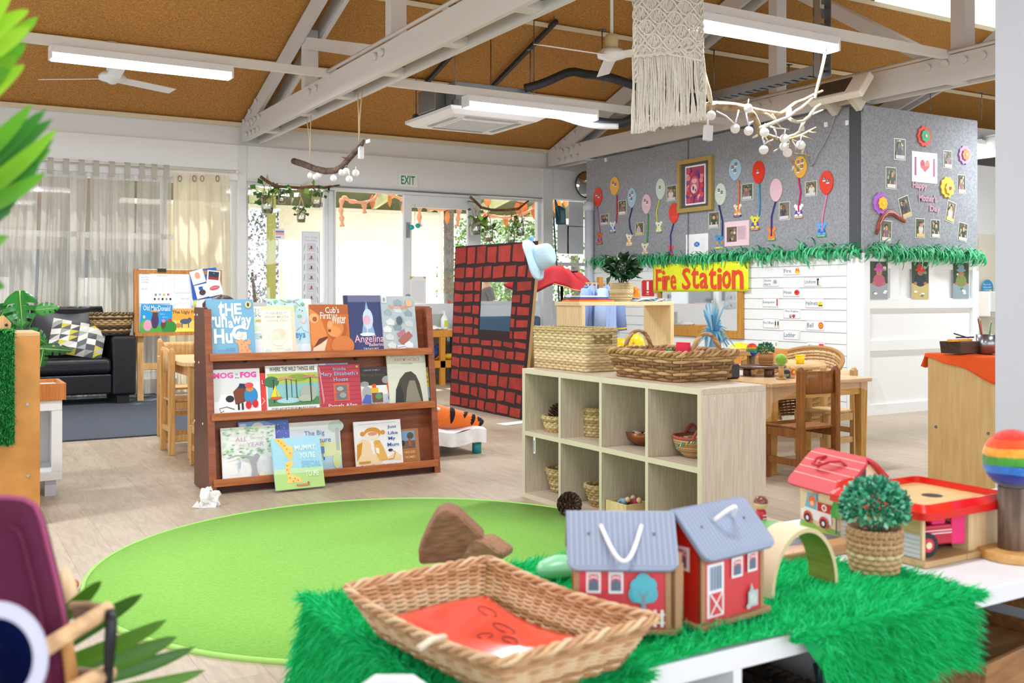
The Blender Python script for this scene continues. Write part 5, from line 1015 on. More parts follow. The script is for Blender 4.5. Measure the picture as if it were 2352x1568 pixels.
for i,(x0,y0,x1,y1,lb_)in enumerate(((1306,464,1340,520,'upper white paper poster taped in the corner window'),(1280,515,1306,582,'lower left white paper taped in the corner window'),(1303,520,1340,583,'lower right white paper taped in the corner window'))):
 a=P(x0,y1,Y=YW-.02);b_=P(x1,y0,Y=YW-.02);sheet('paper_sheet',lb_,'paper',face_M((a.x,YW-.02,a.z),'-Y'),b_.x-a.x,b_.z-a.z,'#eaeef4',lines(.1,.9,.15,.85,12,'#d4dae4'),.002)
 # posters on the clear windows
def wsheet(name,label,cat,x0,y0,x1,y1,base,ops,Y=YW-.02,rt=0):a=P(x0,y1,Y=Y);b_=P(x1,y0,Y=Y);return sheet(name,label,cat,face_M((a.x,Y,a.z),'-Y'),b_.x-a.x,b_.z-a.z,base,ops,.002)
ops=[('l',[(.03,.01),(.97,.01),(.97,.99),(.03,.99),(.03,.01)],.01,'#c8ccd8'),('T','Our Class',.14,.915,.86,.94,.0,'#a9b2c4'),('T','Timetable',.14,.875,.84,.9,0,'#a9b2c4')]
for k in range(7):
 v=.80-k*.125;ops+=[('r',.28,v-.05,.76,v+.055,'#cfd2e0'),('e',.5,v-.015,.13,.008,'#b0895a'),('e',.52,v+.005,.05,.018,('#6a4a3a','#7a5a4a','#4a3a5a','#6a5a4a','#b04040','#7a5a3a','#8a6a4a')[k])]
 ops+=[('l',[(.12,v-.04),(.16,v+.04)],.012,'#a8c4b8'),('l',[(.88,v-.07),(.84,v+.01)],.012,'#a8c4b8')]
wsheet('timetable_poster','tall white class timetable poster with picture cards in the left clear window','poster',693,532,735,716,'#e4e8ee',ops)
wsheet('notice','small white notice with blue and red stripes in the left clear window','notice',632.5,525,653,549,'#eeeaf2',[('r',.02,.62,.98,.8,'#7a82c0'),('r',.02,.4,.98,.6,'#f0a8a0'),('r',.05,.12,.6,.24,'#8a8ac8')])
wsheet('notice','typed white notice with gold corner leaves taped to the sliding door glass','notice',941,635,978,697,'#eef0f2',[('p',[(0,1),(.3,1),(0,.88)],'#c9b25a'),('p',[(1,1),(.75,1),(1,.9)],'#c9a03a')]+lines(.08,.92,.1,.85,16,'#d2d6dc'),Y=YW-.065)
p=P(953,520,Y=YW-.1);mb=MB(mat('#1fb0b0',.4));
for s_ in(-1,1):mb.sph((p.x+s_*.045,p.y,p.z+s_*.012),(.04,.012,.035),8)
mb.tube([p+Vector((0,0,.3)),p],.003,4,mat('#b8a890',.8));lab(mb.build('bow_ornament',loc=tuple(p),world=True),'turquoise bow hanging on a thread against the sliding door glass','ornament')
# kitchen corner bits
p=P(2262,372,Y=9.35);t0_=lab(MB(mat('#f0f0ee',.5)).box(9.52,9.1,P(2262,388,Y=9.3).z-.03,12.4,9.47,P(2262,388,Y=9.3).z).build('wall_shelf',loc=(10.8,9.3,3.0),world=True),'white shelf behind the felt block holding two flat boxes','shelf')
zs=P(2262,388,Y=9.3).z
for k in range(2):
 mb=MB(mat('#eceae6',.5));mb.box(10.55,9.15,zs+.001+k*.11,11.6,9.4,zs+.10+k*.11);mb.box(10.545,9.145,zs+.02+k*.11,10.75,9.15,zs+.08+k*.11,mat('#4a4a48',.5));lab(mb.build('archive_box',loc=(11,9.3,zs+k*.11),world=True),['flat white box with a dark end, lower of the two on the high shelf','flat white box with a dark end, upper of the two on the high shelf'][k],'box')
yk=9.46;a=P(2246,727,Y=yk);b_=P(2276,687,Y=yk);t=thing('towel_dispenser','white paper towel dispenser on the kitchen wall beside the pillar','dispenser',tuple(a));MB(mat('#f0f1f2',.35)).box(a.x,yk-.2,a.z,b_.x,yk,b_.z+.12).build('cover',t,world=True,bevel=.02);MB(mat('#b9bcc0',.4)).box(a.x+.01,yk-.205,a.z+.02,b_.x-.01,yk-.19,a.z+.08).build('slot',t,world=True)
p=P(2268,663,Y=yk);mb=MB(mat('#2a93c8',.4));mb.cyl((p.x,yk,p.z),(p.x,yk-.006,p.z),.14,n=24);mb.T=face_M((p.x-.14,yk-.006,p.z-.14),'-Y');mb.art(0,0,.28,.28,0,[('T','Blow your',.12,.68,.8,.78,.01,'#d8ecf6'),('T','nose with',.12,.54,.8,.64,.01,'#d8ecf6'),('T','a tissue',.15,.4,.7,.5,.01,'#d8ecf6'),('e',.75,.35,.12,.12,'#e8dc3a')]);lab(mb.build('round_sticker',loc=tuple(p),world=True),'round blue sticker above the paper towel dispenser','sticker')
# ================================================================ rug, bookcase, books
rc_=[P(960,1148,Z=0),P(185,1350,Z=0),P(620,1525,Z=0)]
def circ(a,b,c):
 ax,ay,bx,by,cx_,cy_=a.x,a.y,b.x,b.y,c.x,c.y;d=2*(ax*(by-cy_)+bx*(cy_-ay)+cx_*(ay-by))
 ux=((ax*ax+ay*ay)*(by-cy_)+(bx*bx+by*by)*(cy_-ay)+(cx_*cx_+cy_*cy_)*(ay-by))/d
 uy=((ax*ax+ay*ay)*(cx_-bx)+(bx*bx+by*by)*(ax-cx_)+(cx_*cx_+cy_*cy_)*(bx-ax))/d;return ux,uy,hypot(ax-ux,ay-uy)
ux,uy,ur=circ(*rc_)
t=thing('round_rug','round lime green rug lying on the plank floor','rug',(ux,uy,0))
mb=MB(mat('#93cf5e',.95,noise=(70,0),h2='#87c452',bump=(220,.6)));mb.lathe([(0,.011),(ur*.6,.011),(ur-.015,.011),(ur-.015,.0)],(0,0,0),120);mb.build('pile',t)
mb=MB(mat('#a4d870',.8));mb.lathe([(ur-.018,.001),(ur-.018,.013),(ur-.010,.016),(ur-.002,.013),(ur,.006),(ur-.002,0)],(0,0,0),120);mb.build('bound_edge',t)
# bookcase
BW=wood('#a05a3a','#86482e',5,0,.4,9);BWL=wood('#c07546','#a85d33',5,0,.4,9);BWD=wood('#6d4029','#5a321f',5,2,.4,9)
bx0,bx1=1.405,2.885;by0=5.85;bh_=1.083;dep=.39
t=thing('bookcase','red-brown wooden display bookcase with three sloping tiers of picture books','bookcase',((bx0+bx1)/2,by0+.2,0))
yf=lambda z:by0+.135*z/bh_
for i,x in enumerate((bx0,bx1-.022)):
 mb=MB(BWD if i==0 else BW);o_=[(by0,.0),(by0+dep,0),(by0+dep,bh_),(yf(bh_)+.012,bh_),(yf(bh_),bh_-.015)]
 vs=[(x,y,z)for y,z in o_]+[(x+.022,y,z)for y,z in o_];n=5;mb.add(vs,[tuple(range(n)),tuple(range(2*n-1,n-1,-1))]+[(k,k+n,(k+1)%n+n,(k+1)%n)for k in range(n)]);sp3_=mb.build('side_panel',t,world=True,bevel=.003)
 mb=MB(BW);mb.beam((x+.011+(.008 if i==0 else-.008),by0-.004,.0),(x+.011+(.008 if i==0 else-.008),yf(bh_)-.006,bh_-.01),.04,.012,up=(0,1,0));mb.build('face_strip',t,world=True)
 if i==0:
  mb=MB(mat('#e8e4d8',.4))
  for px_,py_ in((439.5,722),(452.5,723),(443.5,830),(456,832),(444.5,965),(465,973),(442,1111),(473,1132)):p=P(px_+1,py_,X=bx0);p.y=min(max(p.y,yf(p.z)+.02),by0+dep-.02);mb.sph((bx0-.001,p.y,p.z),(.004,.008,.008),8)
  mb.build('plug_caps',sp3_,world=True)
ledges=[.785,.440,.062];bk=.075
mb=MB(BW);mb.add([(bx0+.02,yf(0)+bk,0.03),(bx1-.02,yf(0)+bk,.03),(bx1-.02,yf(bh_)+bk+.03,bh_-.02),(bx0+.02,yf(bh_)+bk+.03,bh_-.02)],[(0,1,2,3)]);mb.build('sloping_back',t,world=True,solid=.012)
mb=MB(BW);mb.box(bx0+.02,by0+.35,.03,bx1-.02,by0+.37,bh_-.05);mb.build('rear_panel',t,world=True)
for zl in ledges:
 y_=yf(zl);MB(BW).box(bx0+.022,y_-.012,zl-.006,bx1-.022,y_+bk,zl+.006).build('ledge',t,world=True)
 MB(BWL).box(bx0+.02,y_-.03,zl-.018,bx1-.02,y_-.012,zl+.026).build('lip',t,world=True,bevel=.003)
MB(mat('#55302a',.6)).box(bx0+.03,by0+.035,.0,bx1-.03,by0+.05,.045).build('kickboard',t,world=True)
mb=MB(mat('#3a2016',.6))
for px_,py_ in((655,827),(565,829),(731,824),(818,824),(828,953),(595,955)):p=P(px_,py_,Y=yf(.75)+bk-.005);mb.cyl((p.x,p.y-.006,p.z),(p.x,p.y+.01,p.z),.009,n=8)
mb.build('screw_holes',t,world=True)
# books ----------------------------------------------------------------
def book(label,x0,y0,x1,y1,base,ops,row,order=0,tilt=0.0,thick=.008,Y=None,page='#f4f2ea',lean=11,z0=None,r=.3):
 zl=ledges[row]+.008 if row is not None else.014
 Yb=yf(zl)+.004+.0+(0 if Y is None else 0)if row is not None else by0-.14
 Yb+=order*.011
 if z0 is not None:zl=z0
 a=P(x0,y1,Y=Yb);b_=P(x1,y1,Y=Yb);w=b_.x-a.x;la=radians(lean);d=ray((x0+x1)/2,y0)
 # find height so that the leaning top edge falls on y0
 hh_=.3
 for _ in range(12):
  q=Vector((0,Yb+hh_*sin(la),zl+hh_*cos(la)));D=q.y/d.y;hh_*=1+((CAMH+d.z*D)-q.z)/max(.05,hh_)
 M=Matrix.Translation((a.x,Yb,zl))@Matrix.Rotation(-la,4,'X')@Matrix.Translation((w/2,0,hh_/2))@rotY(radians(tilt))@Matrix.Translation((-w/2,0,-hh_/2))
 t=thing('picture_book',label,'book',M=M);M4=Matrix.Identity(4)
 mb=MB(mat(base,r));mb.box(0,0,0,w,.0016,hh_);mb.box(0,thick,0,w,thick+.0016,hh_);mb.box(-.001,0,0,.0015,thick+.0016,hh_);mb.art(0,0,w,hh_,0,ops);mb.build('cover',t)
 MB(mat(page,.8)).box(.0016,.0016,.002,w-.002,thick,hh_-.002).build('pages',t)
 return t
T_=lambda s,a,b,c_,d,col,bo=.01:('T',s,a,b,c_,d,bo,col)
book('light blue book with huge white lettering and a figure in orange pyjamas, top ledge',479,687,588,811,'#7db4d8',[('r',.01,.0,1,.06,'#6ea8d0'),T_('t',.25,.68,.38,.97,'#f8fafc',.03),T_('H',.39,.70,.56,.93,'#f8fafc',.03),T_('E',.58,.73,.74,.93,'#f8fafc',.03),T_('run',.06,.50,.42,.70,'#f8fafc',.03),T_('a',.44,.49,.55,.62,'#f8fafc',.03),T_('w',.52,.56,.72,.70,'#f8fafc',.03),T_('ay',.72,.46,.94,.68,'#f8fafc',.03),T_('Hu',.13,.22,.52,.48,'#f8fafc',.035),T_('G',.50,.27,.82,.54,'#f8fafc',.035),('e',.68,.36,.075,.06,'#d9cfc6'),('e',.66,.38,.06,.05,'#efe8e2'),('p',[(.6,.25),(.7,.3),(.82,.24),(.86,.12),(.92,.05),(.64,.05),(.64,.16)],'#f0a878'),('e',.86,.24,.04,.05,'#f0a878'),('e',.6,.25,.03,.03,'#f0a878')]+[('e',u,v,.012,.011,'#d86a4a')for u,v in((.7,.2),(.78,.15),(.7,.1),(.82,.09),(.75,.24),(.86,.13))]+[('e',.88,.9,.075,.065,'#c9b98a'),('e',.88,.9,.065,.057,'#d9cba2'),('e',.88,.9,.025,.035,'#3a3a3a'),T_('NICK BLAND',.36,.12,.56,.145,'#4a88b4',0),T_('FREYA BLACKWOOD',.2,.085,.56,.11,'#4a88b4',0)],0,0)
book('white story book with small landscape pictures, half covered on the top ledge',579,703,626,808,'#eef2ea',[T_('STORY',.08,.9,.95,.95,'#9aa0b4',0),T_('BOOK',.08,.84,.95,.89,'#9aa0b4',0),T_('DVD',.08,.78,.9,.83,'#5d6474',.0),('r',.1,.66,.9,.76,'#dfe8c8'),('e',.5,.7,.25,.03,'#c9a870'),('r',.1,.5,.9,.6,'#d4e4cc'),('r',.1,.33,.9,.45,'#bcd0d8'),('e',.6,.37,.2,.03,'#8aa08a'),('r',.1,.02,.9,.3,'#dfe0ee')],0,1)
book('cream storybook with a faint round landscape picture, overlapping its neighbours on the top ledge',605,703,682,807,'#fbf5e4',[('r',.0,.93,1,1,'#f6dfb0'),('r',.88,0,1,.95,'#f8d8c4'),T_('GUESS',.28,.83,.64,.88,'#a8b4a8',.005),T_('HOW MUCH',.12,.755,.80,.805,'#b8b4ac',.005),T_('I LOVE YOU',.16,.68,.78,.725,'#d0aca4',.005),('l',[(.13,.85),(.18,.87),(.22,.84)],.003,'#9ac4a0'),('l',[(.68,.86),(.72,.87),(.76,.88)],.003,'#9ac4a0'),('e',.47,.42,.30,.24,'#e9e4d4'),('e',.47,.42,.28,.225,'#f2efe2'),('e',.5,.44,.2,.1,'#eed6bc'),('e',.42,.4,.12,.09,'#e0e2d4'),('r',.25,.32,.7,.36,'#dde6c8'),('e',.14,.08,.09,.05,'#cfe2dc'),('e',.75,.08,.09,.05,'#cfe2dc'),T_('Sam McBratney',.27,.11,.63,.14,'#c4bcb0',0),T_('Anita Jeram',.3,.03,.6,.06,'#c4bcb0',0)],0,0)
book('pale blue book with holly sprigs and blue lettering, behind the cream storybook',619,686,722,806,'#c9e4f2',[('r',0,0,1,.18,'#e4f2fa'),('p',[(.8,1),(1,1),(1,.0),(.97,0),(.88,.8)],'#eef4ea')]+[('e',u,v,.05,.03,c_)for u,v,c_ in((.06,.93,'#9fd0b0'),(.2,.95,'#8fc8a4'),(.35,.92,'#b0dcc0'),(.5,.95,'#8fc8a4'),(.64,.86,'#9fd0a8'),(.72,.68,'#8cc898'),(.6,.8,'#a8d8b4'),(.8,.9,'#7ab890'))]+[('l',[(.3,.98),(.45,.93),(.6,.96),(.75,.86)],.004,'#a89880'),('l',[(.6,.96),(.72,.99)],.003,'#a89880')]+[('e',u,v,.012,.010,'#b02a3a')for u,v in((.04,.93),(.1,.9),(.18,.92),(.4,.9),(.6,.93),(.72,.8),(.78,.78),(.8,.87))]+[('l',[(.62,.42),(.75,.5),(.78,.42),(.9,.38)],.003,'#8aa4c8'),('e',.79,.6,.05,.05,'#e8d0d4'),T_('keys',.5,.25,.82,.42,'#2f92d8',.01),T_('Barton',.62,.0,.92,.045,'#5a4a6a',0)],0,1.6)
book('orange picture book of a sleeping bear and cub in a warm brown setting, top ledge',717,699,806,805,'#cf7038',[('r',0,.8,1,1,'#b4602f'),('p',[(0,.92),(.25,.78),(.42,.35),(.3,.25),(.05,.15),(0,.2)],'#e08a48'),('e',.1,.72,.12,.1,'#f0b078'),('e',.12,.70,.06,.05,'#a8562a'),('p',[(.05,.12),(.2,.3),(.42,.35),(.42,.31),(.25,.22)],'#6a3220'),('p',[(0,0),(.3,0),(.42,.3),(.25,.2),(.05,.12)],'#ecd2b8'),('e',.68,.5,.26,.24,'#b85c28'),('e',.63,.52,.22,.2,'#dd8544'),('e',.5,.58,.07,.09,'#e8a468'),('e',.6,.44,.17,.11,'#e69858'),('e',.48,.46,.04,.03,'#7a3a22'),('p',[(.45,.66),(.5,.76),(.55,.66)],'#c9783c'),('e',.8,.15,.3,.2,'#d87c40'),T_("Cub's",.40,.82,.76,.95,'#f6f0e6',.012),T_('First',.26,.70,.53,.84,'#f6f0e6',.012),T_('Winter',.55,.6,.92,.8,'#f6f0e6',.012),T_('Rebecca Elliott',.58,.0,.98,.035,'#e8ddd0',.0)],0,0)
book('navy blue book with pink lettering and a pale spotlight, tallest on the top ledge',799,678,884,801,'#3f4878',[('r',.0,.0,.09,1,'#2f3764'),('r',.09,.88,1,1,'#6d6f94'),('p',[(.58,.9),(.4,.28),(.78,.28)],'#8fb4dc'),('e',.6,.58,.14,.18,'#c4dcf0'),('e',.56,.31,.2,.03,'#f0f6fa'),('e',.57,.56,.1,.09,'#e0b4c8'),('l',[(.56,.33),(.57,.48)],.006,'#f0d8dc'),T_('Angelina',.2,.13,1.0,.3,'#f2b8c8',.01),T_('Ballerina',.58,.10,1.0,.16,'#f4c8d2',.01),T_('TREASURY',.42,.035,.84,.075,'#e8e6ee',.005)],0,.4,thick=.02)
book('grey-blue book picturing rooftops with a round peach sticker, top ledge right end',883,680,961,799,'#b9c4cc',[('p',[(a+.0,b),(a+.14,b+.05),(a+.26,b-.01),(a+.24,b-.08),(a+.04,b-.07)],c_)for a,b,c_ in((.05,.72,'#9fb0ba'),(.35,.78,'#d8dde0'),(.65,.7,'#8fa2ae'),(.1,.55,'#dfe3e6'),(.4,.6,'#a6b4bc'),(.65,.52,'#cfd0d8'),(.0,.42,'#e6e8ea'),(.3,.45,'#8a9aa4'),(.6,.38,'#c4ccd2'),(.05,.28,'#d2d8dc'),(.1,.13,'#e0e0dc'),(.6,.13,'#eceef0'),(.36,.9,'#94a8b4'),(.7,.9,'#a8b8c0'))]+[('p',[(.42,.2),(.75,.36),(.86,.27),(.55,.1)],'#b06a62'),('p',[(.4,.32),(.62,.4),(.66,.32),(.45,.24)],'#b87888'),('e',.5,.55,.09,.08,'#5a6a7a'),('r',.02,.88,.16,1,'#f2f2f0'),T_('B',.06,.9,.13,.97,'#3a4248',0),('e',.82,.87,.1,.065,'#efb894'),T_('Belonging',.22,.75,.78,.84,'#ee9a72',.008),('r',.38,.02,.62,.11,'#ebe8f2'),('l',[(.4,.06),(.6,.08)],.004,'#8a7ab8')],0,0,thick=.012)
book('white book with pink bubble lettering and a brown and blue drawing, middle ledge',487,847,601,954,'#f4f5f7',[('r',.02,.3,.98,.99,'#dfe1e5'),('p',[(.0,.0),(1,0),(1,.72),(.62,.66),(.45,.45),(.2,.45),(.14,.3),(0,.22)],'#f8f8fa'),T_('MOG',.06,.80,.46,.93,'#f055b4',.045),T_('in',.51,.86,.55,.91,'#5a5a66',0),T_('the',.49,.79,.58,.83,'#5a5a66',0),T_('FOG',.6,.80,.93,.93,'#f03fae',.045),('e',.37,.35,.085,.075,'#202024'),('p',[(.44,.5),(.6,.66),(.74,.5),(.72,.3),(.62,.25),(.48,.22)],'#7a3c28'),('p',[(.54,.58),(.58,.68),(.72,.66),(.7,.56)],'#2a3050'),('r',.52,.1,.56,.25,'#26262a'),('r',.6,.1,.64,.25,'#26262a'),('e',.8,.4,.14,.2,'#2a8ac8'),('e',.78,.55,.08,.06,'#d88a3c'),('e',.77,.63,.09,.06,'#e0505a'),('e',.74,.2,.06,.09,'#d8202c'),('e',.88,.22,.06,.09,'#d8202c'),('l',[(.45,.12),(.3,.18),(.15,.15),(.18,.06),(.24,.1)],.004,'#2c2c36'),T_('Helen Nicoll and Jan',.03,.0,.95,.045,'#6a6a72',0)],1,0)
book('thin red book, mostly hidden between the white cartoon book and the jungle book',596,856,626,950,'#e23a3c',[T_('Li',.3,.72,.62,.82,'#cfd8ee',.01),('l',[(.2,.2),(.45,.3),(.3,.38)],.006,'#f0b0b8')],1,1)
book('white-banded book with a jungle scene of palms and a yellow sail, middle ledge',615,838,737,947,'#f6f7f6',[('r',.02,.13,.98,.83,'#8cc4cc'),('r',.02,.6,.98,.83,'#b4c85a'),('e',.1,.65,.14,.12,'#3f7a52'),('e',.6,.72,.2,.08,'#8aa83f'),('r',.02,.13,.98,.3,'#4f8a5a'),('e',.4,.24,.22,.06,'#a8d4e0'),('r',.12,.2,.15,.7,'#3f4a44'),('r',.36,.25,.385,.72,'#3a4444'),('r',.46,.3,.475,.68,'#3f5a54'),('r',.55,.3,.57,.68,'#48605a'),('p',[(.07,.33),(.17,.6),(.18,.33)],'#e8d83a'),('p',[(.2,.33),(.17,.52),(.26,.33)],'#e0cc34'),('p',[(.06,.33),(.28,.33),(.24,.27),(.1,.27)],'#d05a3a')]+[('l',[(.37,.72),(.37+.17*cos(a),.70+.09*sin(a)-.03)],.007,'#d89a80')for a in(0.2,.9,1.7,2.4,3.0)]+[('l',[(.82,.74),(.82+.15*cos(a),.73+.08*sin(a)-.02)],.007,'#d08a74')for a in(0.1,.8,1.6,2.3,3.1)]+[('e',.78,.38,.16,.18,'#a9b4a8'),('e',.7,.27,.12,.07,'#b9bcae'),('r',.815,.2,.84,.72,'#39443f'),T_('WHERE THE WILD THINGS ARE',.07,.875,.92,.965,'#30363a',.008),T_('STORY AND PICTURES BY MAURICE SENDAK',.07,.035,.92,.095,'#3a4044',.002)],1,0)
book('slim blue-topped book peeping above the glossy red house book, middle ledge',731,834,806,940,'#7a9ad0',[('r',.0,.96,1,1,'#9ab4dc'),('r',.1,.97,.3,1,'#e8ecf4')],1,1.2)
book('glossy red book with a small window picture and pale blue lettering, middle ledge',735,837,832,940,'#c23f50',[('r',0,.1*k,1,.1*k+.008,'#a83244')for k in range(1,10)]+[('r',.34,.17,.72,.58,'#d8604c'),('r',.4,.2,.66,.53,'#6a7478'),('e',.5,.45,.08,.05,'#a8b0ac'),('e',.56,.3,.08,.06,'#9aa6a8'),('r',.4,.36,.66,.375,'#d8604c'),T_('Inside',.36,.87,.66,.94,'#9cc4ea',.005),T_("Mary Elizabeth's",.05,.73,.95,.84,'#9cc4ea',.008),T_('House',.36,.62,.7,.71,'#9cc4ea',.008),T_('Pamela Allen',.2,.03,.88,.11,'#f2ecec',.012),('e',.93,.94,.03,.03,'#d8b04a'),('p',[(.02,.95),(.05,.95),(.12,.2),(.08,.1)],'#d88a94')],1,0)
book('black-topped book with grey elephants in a kitchen, middle ledge',827,842,903,933,'#3a3634',[T_('LARGE FAMILY',.18,.9,.68,.94,'#c49ad8',.003),T_('Minutes Peace',.1,.76,.8,.84,'#5e5a50',.002),('r',.0,.0,1,.5,'#c6c9d2'),('r',.05,.3,.92,.53,'#eceef0'),('e',.18,.57,.13,.07,'#9aa0a4'),('e',.86,.66,.14,.1,'#a0a6aa'),('e',.24,.36,.15,.15,'#aab0b4'),('p',[(.7,.7),(.72,.6),(.78,.56)],'#e0607a'),('r',.36,.35,.58,.47,'#e8b42c'),('r',.4,.47,.52,.56,'#d85a2c'),('p',[(.06,.1),(.2,.32),(.36,.28),(.34,.06)],'#5a6ac0'),('r',.38,.1,.7,.34,'#7a5236'),('e',.58,.25,.1,.08,'#5a9a6a'),('p',[(.84,.58),(1,.6),(1,.3),(.88,.26)],'#e2502c'),('e',.93,.2,.07,.08,'#2f7ac8'),T_('JILL MURPHY',.08,.02,.86,.08,'#5a5a66',0)],1,.6)
book('pale cream book with a big dark brown-grey shape, tallest on the middle ledge',896,810,985,929,'#dfe2d4',[T_('I WANT MY HAT BACK',.16,.84,.85,.90,'#d07a5c',.002),T_('JON KLASSEN',.37,.77,.65,.80,'#7a8078',0),('e',.06,.93,.035,.026,'#f6f6f2'),('p',[(.14,.0),(.18,.3),(.3,.5),(.45,.62),(.6,.64),(.72,.56),(.8,.4),(.84,.2),(.86,.0)],'#4c453e'),('p',[(.40,.02),(.46,.3),(.54,.46),(.68,.46),(.76,.2),(.82,.02)],'#8f8a78'),('p',[(.14,.02),(.18,.3),(.3,.4),(.36,.2),(.36,.02)],'#2f3236')],1,0)
book('narrow strip of a green and yellow book at the right end of the middle ledge',972,843,989,925,'#9cc43a',[('r',0,.0,1,.14,'#3a9a4a'),('r',0,.14,1,.45,'#a8cce4'),('r',0,.45,1,.85,'#dce03a'),('e',.7,.72,.2,.04,'#d03a3a'),('e',.7,.6,.2,.03,'#d03a3a'),('r',0,.85,1,1,'#b8a070')],1,1.4)
lv=[]
r_=random.Random(9)
for k in range(95):
 u,v=r_.uniform(.03,.97),r_.uniform(.5,1)if r_.random()<.8 else r_.uniform(.35,.6)
 if.22<u<.8 and.6<v<.84:continue
 lv.append(('e',min(.97,u),min(.975,v),.03,.016,r_.choice(['#b8dcb0','#9cc89a','#cfe6c0','#86b894'])))
book('white book with a leafy green tree and purple-grey lettering, lowest ledge left end',512,979,638,1113,'#f0f3f2',lv+[('p',[(.5,.02),(.53,.2),(.5,.36),(.38,.42),(.4,.45),(.55,.42),(.62,.48),(.68,.42),(.6,.3),(.62,.1),(.66,.03)],'#a8a8b0'),('l',[(.1,.42),(.25,.46),(.45,.44)],.008,'#a8b0a8'),('e',.3,.37,.025,.025,'#e0c8b8'),('p',[(.28,.34),(.33,.34),(.31,.2),(.27,.22)],'#a8c4dc'),('e',.7,.08,.06,.05,'#e4dcc8'),T_('ALL',.24,.72,.46,.80,'#c49ab0',.003),T_('Through',.5,.73,.78,.81,'#c0b4b8',0),T_('the',.3,.62,.4,.68,'#c0b4b8',0),T_('YEAR',.44,.61,.76,.69,'#b8a4b8',.003),T_('Anita Loughrey',.1,.08,.34,.11,'#d0ccd4',0)],2,0)
book('blue book with a starry night sky, mostly covered on the lowest ledge',554,966,669,1100,'#7aa0e0',[('r',.02,.9,.15,.97,'#d8dcf2'),('e',.38,.9,.12,.08,'#e8e4e0'),('e',.85,.75,.2,.15,'#6a78d0'),('p',[(.5,1),(1,1),(1,.85)],'#5a78c8'),T_('Gift',.58,.84,.84,.93,'#3a5a8a',.003)]+[('e',r_.uniform(.6,.95),r_.uniform(.5,.95),.008,.007,'#f0f4ff')for _ in range(14)],2,1.4)
book('pale book of a child in blue boots in a meadow, lowest ledge centre',671,967,787,1088,'#dfe8f0',[('r',0,0,1,.42,'#b8d8ea'),('r',0,.3,1,.58,'#e2eebc'),('r',0,.85,1,1,'#e6e8ec'),('e',.92,.88,.16,.12,'#c4d8d0'),('r',.9,.4,.97,.85,'#bcc4c0'),('e',.6,.56,.06,.05,'#f0d070'),('r',.56,.36,.66,.5,'#5a8ab8'),('r',.58,.28,.64,.36,'#b0a898'),('r',.575,.22,.6,.28,'#2a5a9a'),('r',.63,.23,.655,.29,'#2a5a9a'),T_('The Big',.28,.70,.68,.82,'#6a8cc0',.002),T_('Adventure',.2,.58,.8,.68,'#4a7ac0',.002),('e',.9,.2,.08,.15,'#d8e8a8')],2,.4)
book('blue and green giraffe picture book leaning on the floor against the bookcase',634,1003,747,1127,'#a8dcf0',[('r',0,0,1,.36,'#b4dc88'),('r',0,.3,1,.4,'#c4e8b8'),('p',[(.06,1),(.22,1),(.36,.78),(.42,.62),(.34,.56),(.28,.64),(.2,.8)],'#f3cc6a'),('e',.33,.76,.1,.1,'#f5d27a'),('p',[(.24,.52),(.36,.56),(.42,.5),(.34,.42),(.32,.3),(.5,.22),(.56,.12),(.2,.12),(.26,.18),(.24,.35)],'#f5d27a')]+[('e',u,v,.016,.013,'#cf9038')for u,v in((.15,.95),(.2,.9),(.26,.85),(.3,.78),(.27,.46),(.26,.38),(.28,.3),(.3,.22),(.4,.2),(.46,.16),(.36,.15),(.35,.7))]+[T_('MUMMY,',.46,.72,.9,.84,'#f4fafc',.008),T_("YOU'RE",.54,.58,.86,.69,'#f4fafc',.008),T_('SPECIAL',.56,.40,.96,.53,'#8cc8ea',.008),T_('TO ME',.62,.22,.9,.33,'#f0f8e8',.01),('r',.42,.05,.68,.08,'#d84a4a'),T_('SCHOLASTIC',.44,.056,.66,.074,'#f8e8e8',0),('e',.66,.1,.02,.018,'#8a7a5a')],None,0,lean=20)
book('white book with a lioness and cub and blue lettering, lowest ledge right',819,965,927,1082,'#f2f4f8',[('l',[(.08,.93),(.9,.95)],.003,'#b8c4d8'),('p',[(.03,.1),(.05,.55),(.18,.62),(.32,.56),(.36,.3),(.6,.14),(.95,.1),(.98,.2),(.85,.3),(.7,.2),(.5,.06),(.1,.06)],'#f0d8b0'),('p',[(.02,.14),(.04,.5),(.16,.56),(.12,.3)],'#d6952e'),('e',.38,.74,.18,.12,'#d89a3c'),('e',.36,.68,.15,.09,'#f6ead4'),('e',.38,.72,.1,.04,'#e09a8a'),('e',.17,.73,.05,.05,'#d89a3c'),('e',.6,.74,.05,.05,'#d89a3c'),('p',[(.4,.5),(.52,.58),(.6,.4),(.68,.14),(.5,.14),(.42,.3)],'#e6b460'),('e',.46,.53,.07,.05,'#e0a850'),('p',[(.42,.42),(.5,.4),(.5,.28),(.44,.3)],'#f8f0e0'),('e',.74,.34,.05,.03,'#2a2a3a'),('l',[(.76,.33),(.84,.3),(.8,.16),(.68,.14)],.005,'#c8872c'),('r',.06,.1,.3,.14,'#d6952e'),T_('Just',.70,.80,.9,.88,'#2f5fa8',.012),T_('Like',.71,.68,.92,.75,'#2f5fa8',.012),T_('My',.71,.54,.86,.63,'#2f5fa8',.012),T_('Mum',.68,.42,.93,.5,'#2f5fa8',.012),T_('DAVID MELLING',.1,.01,.86,.055,'#4a5470',.002)],2,0)
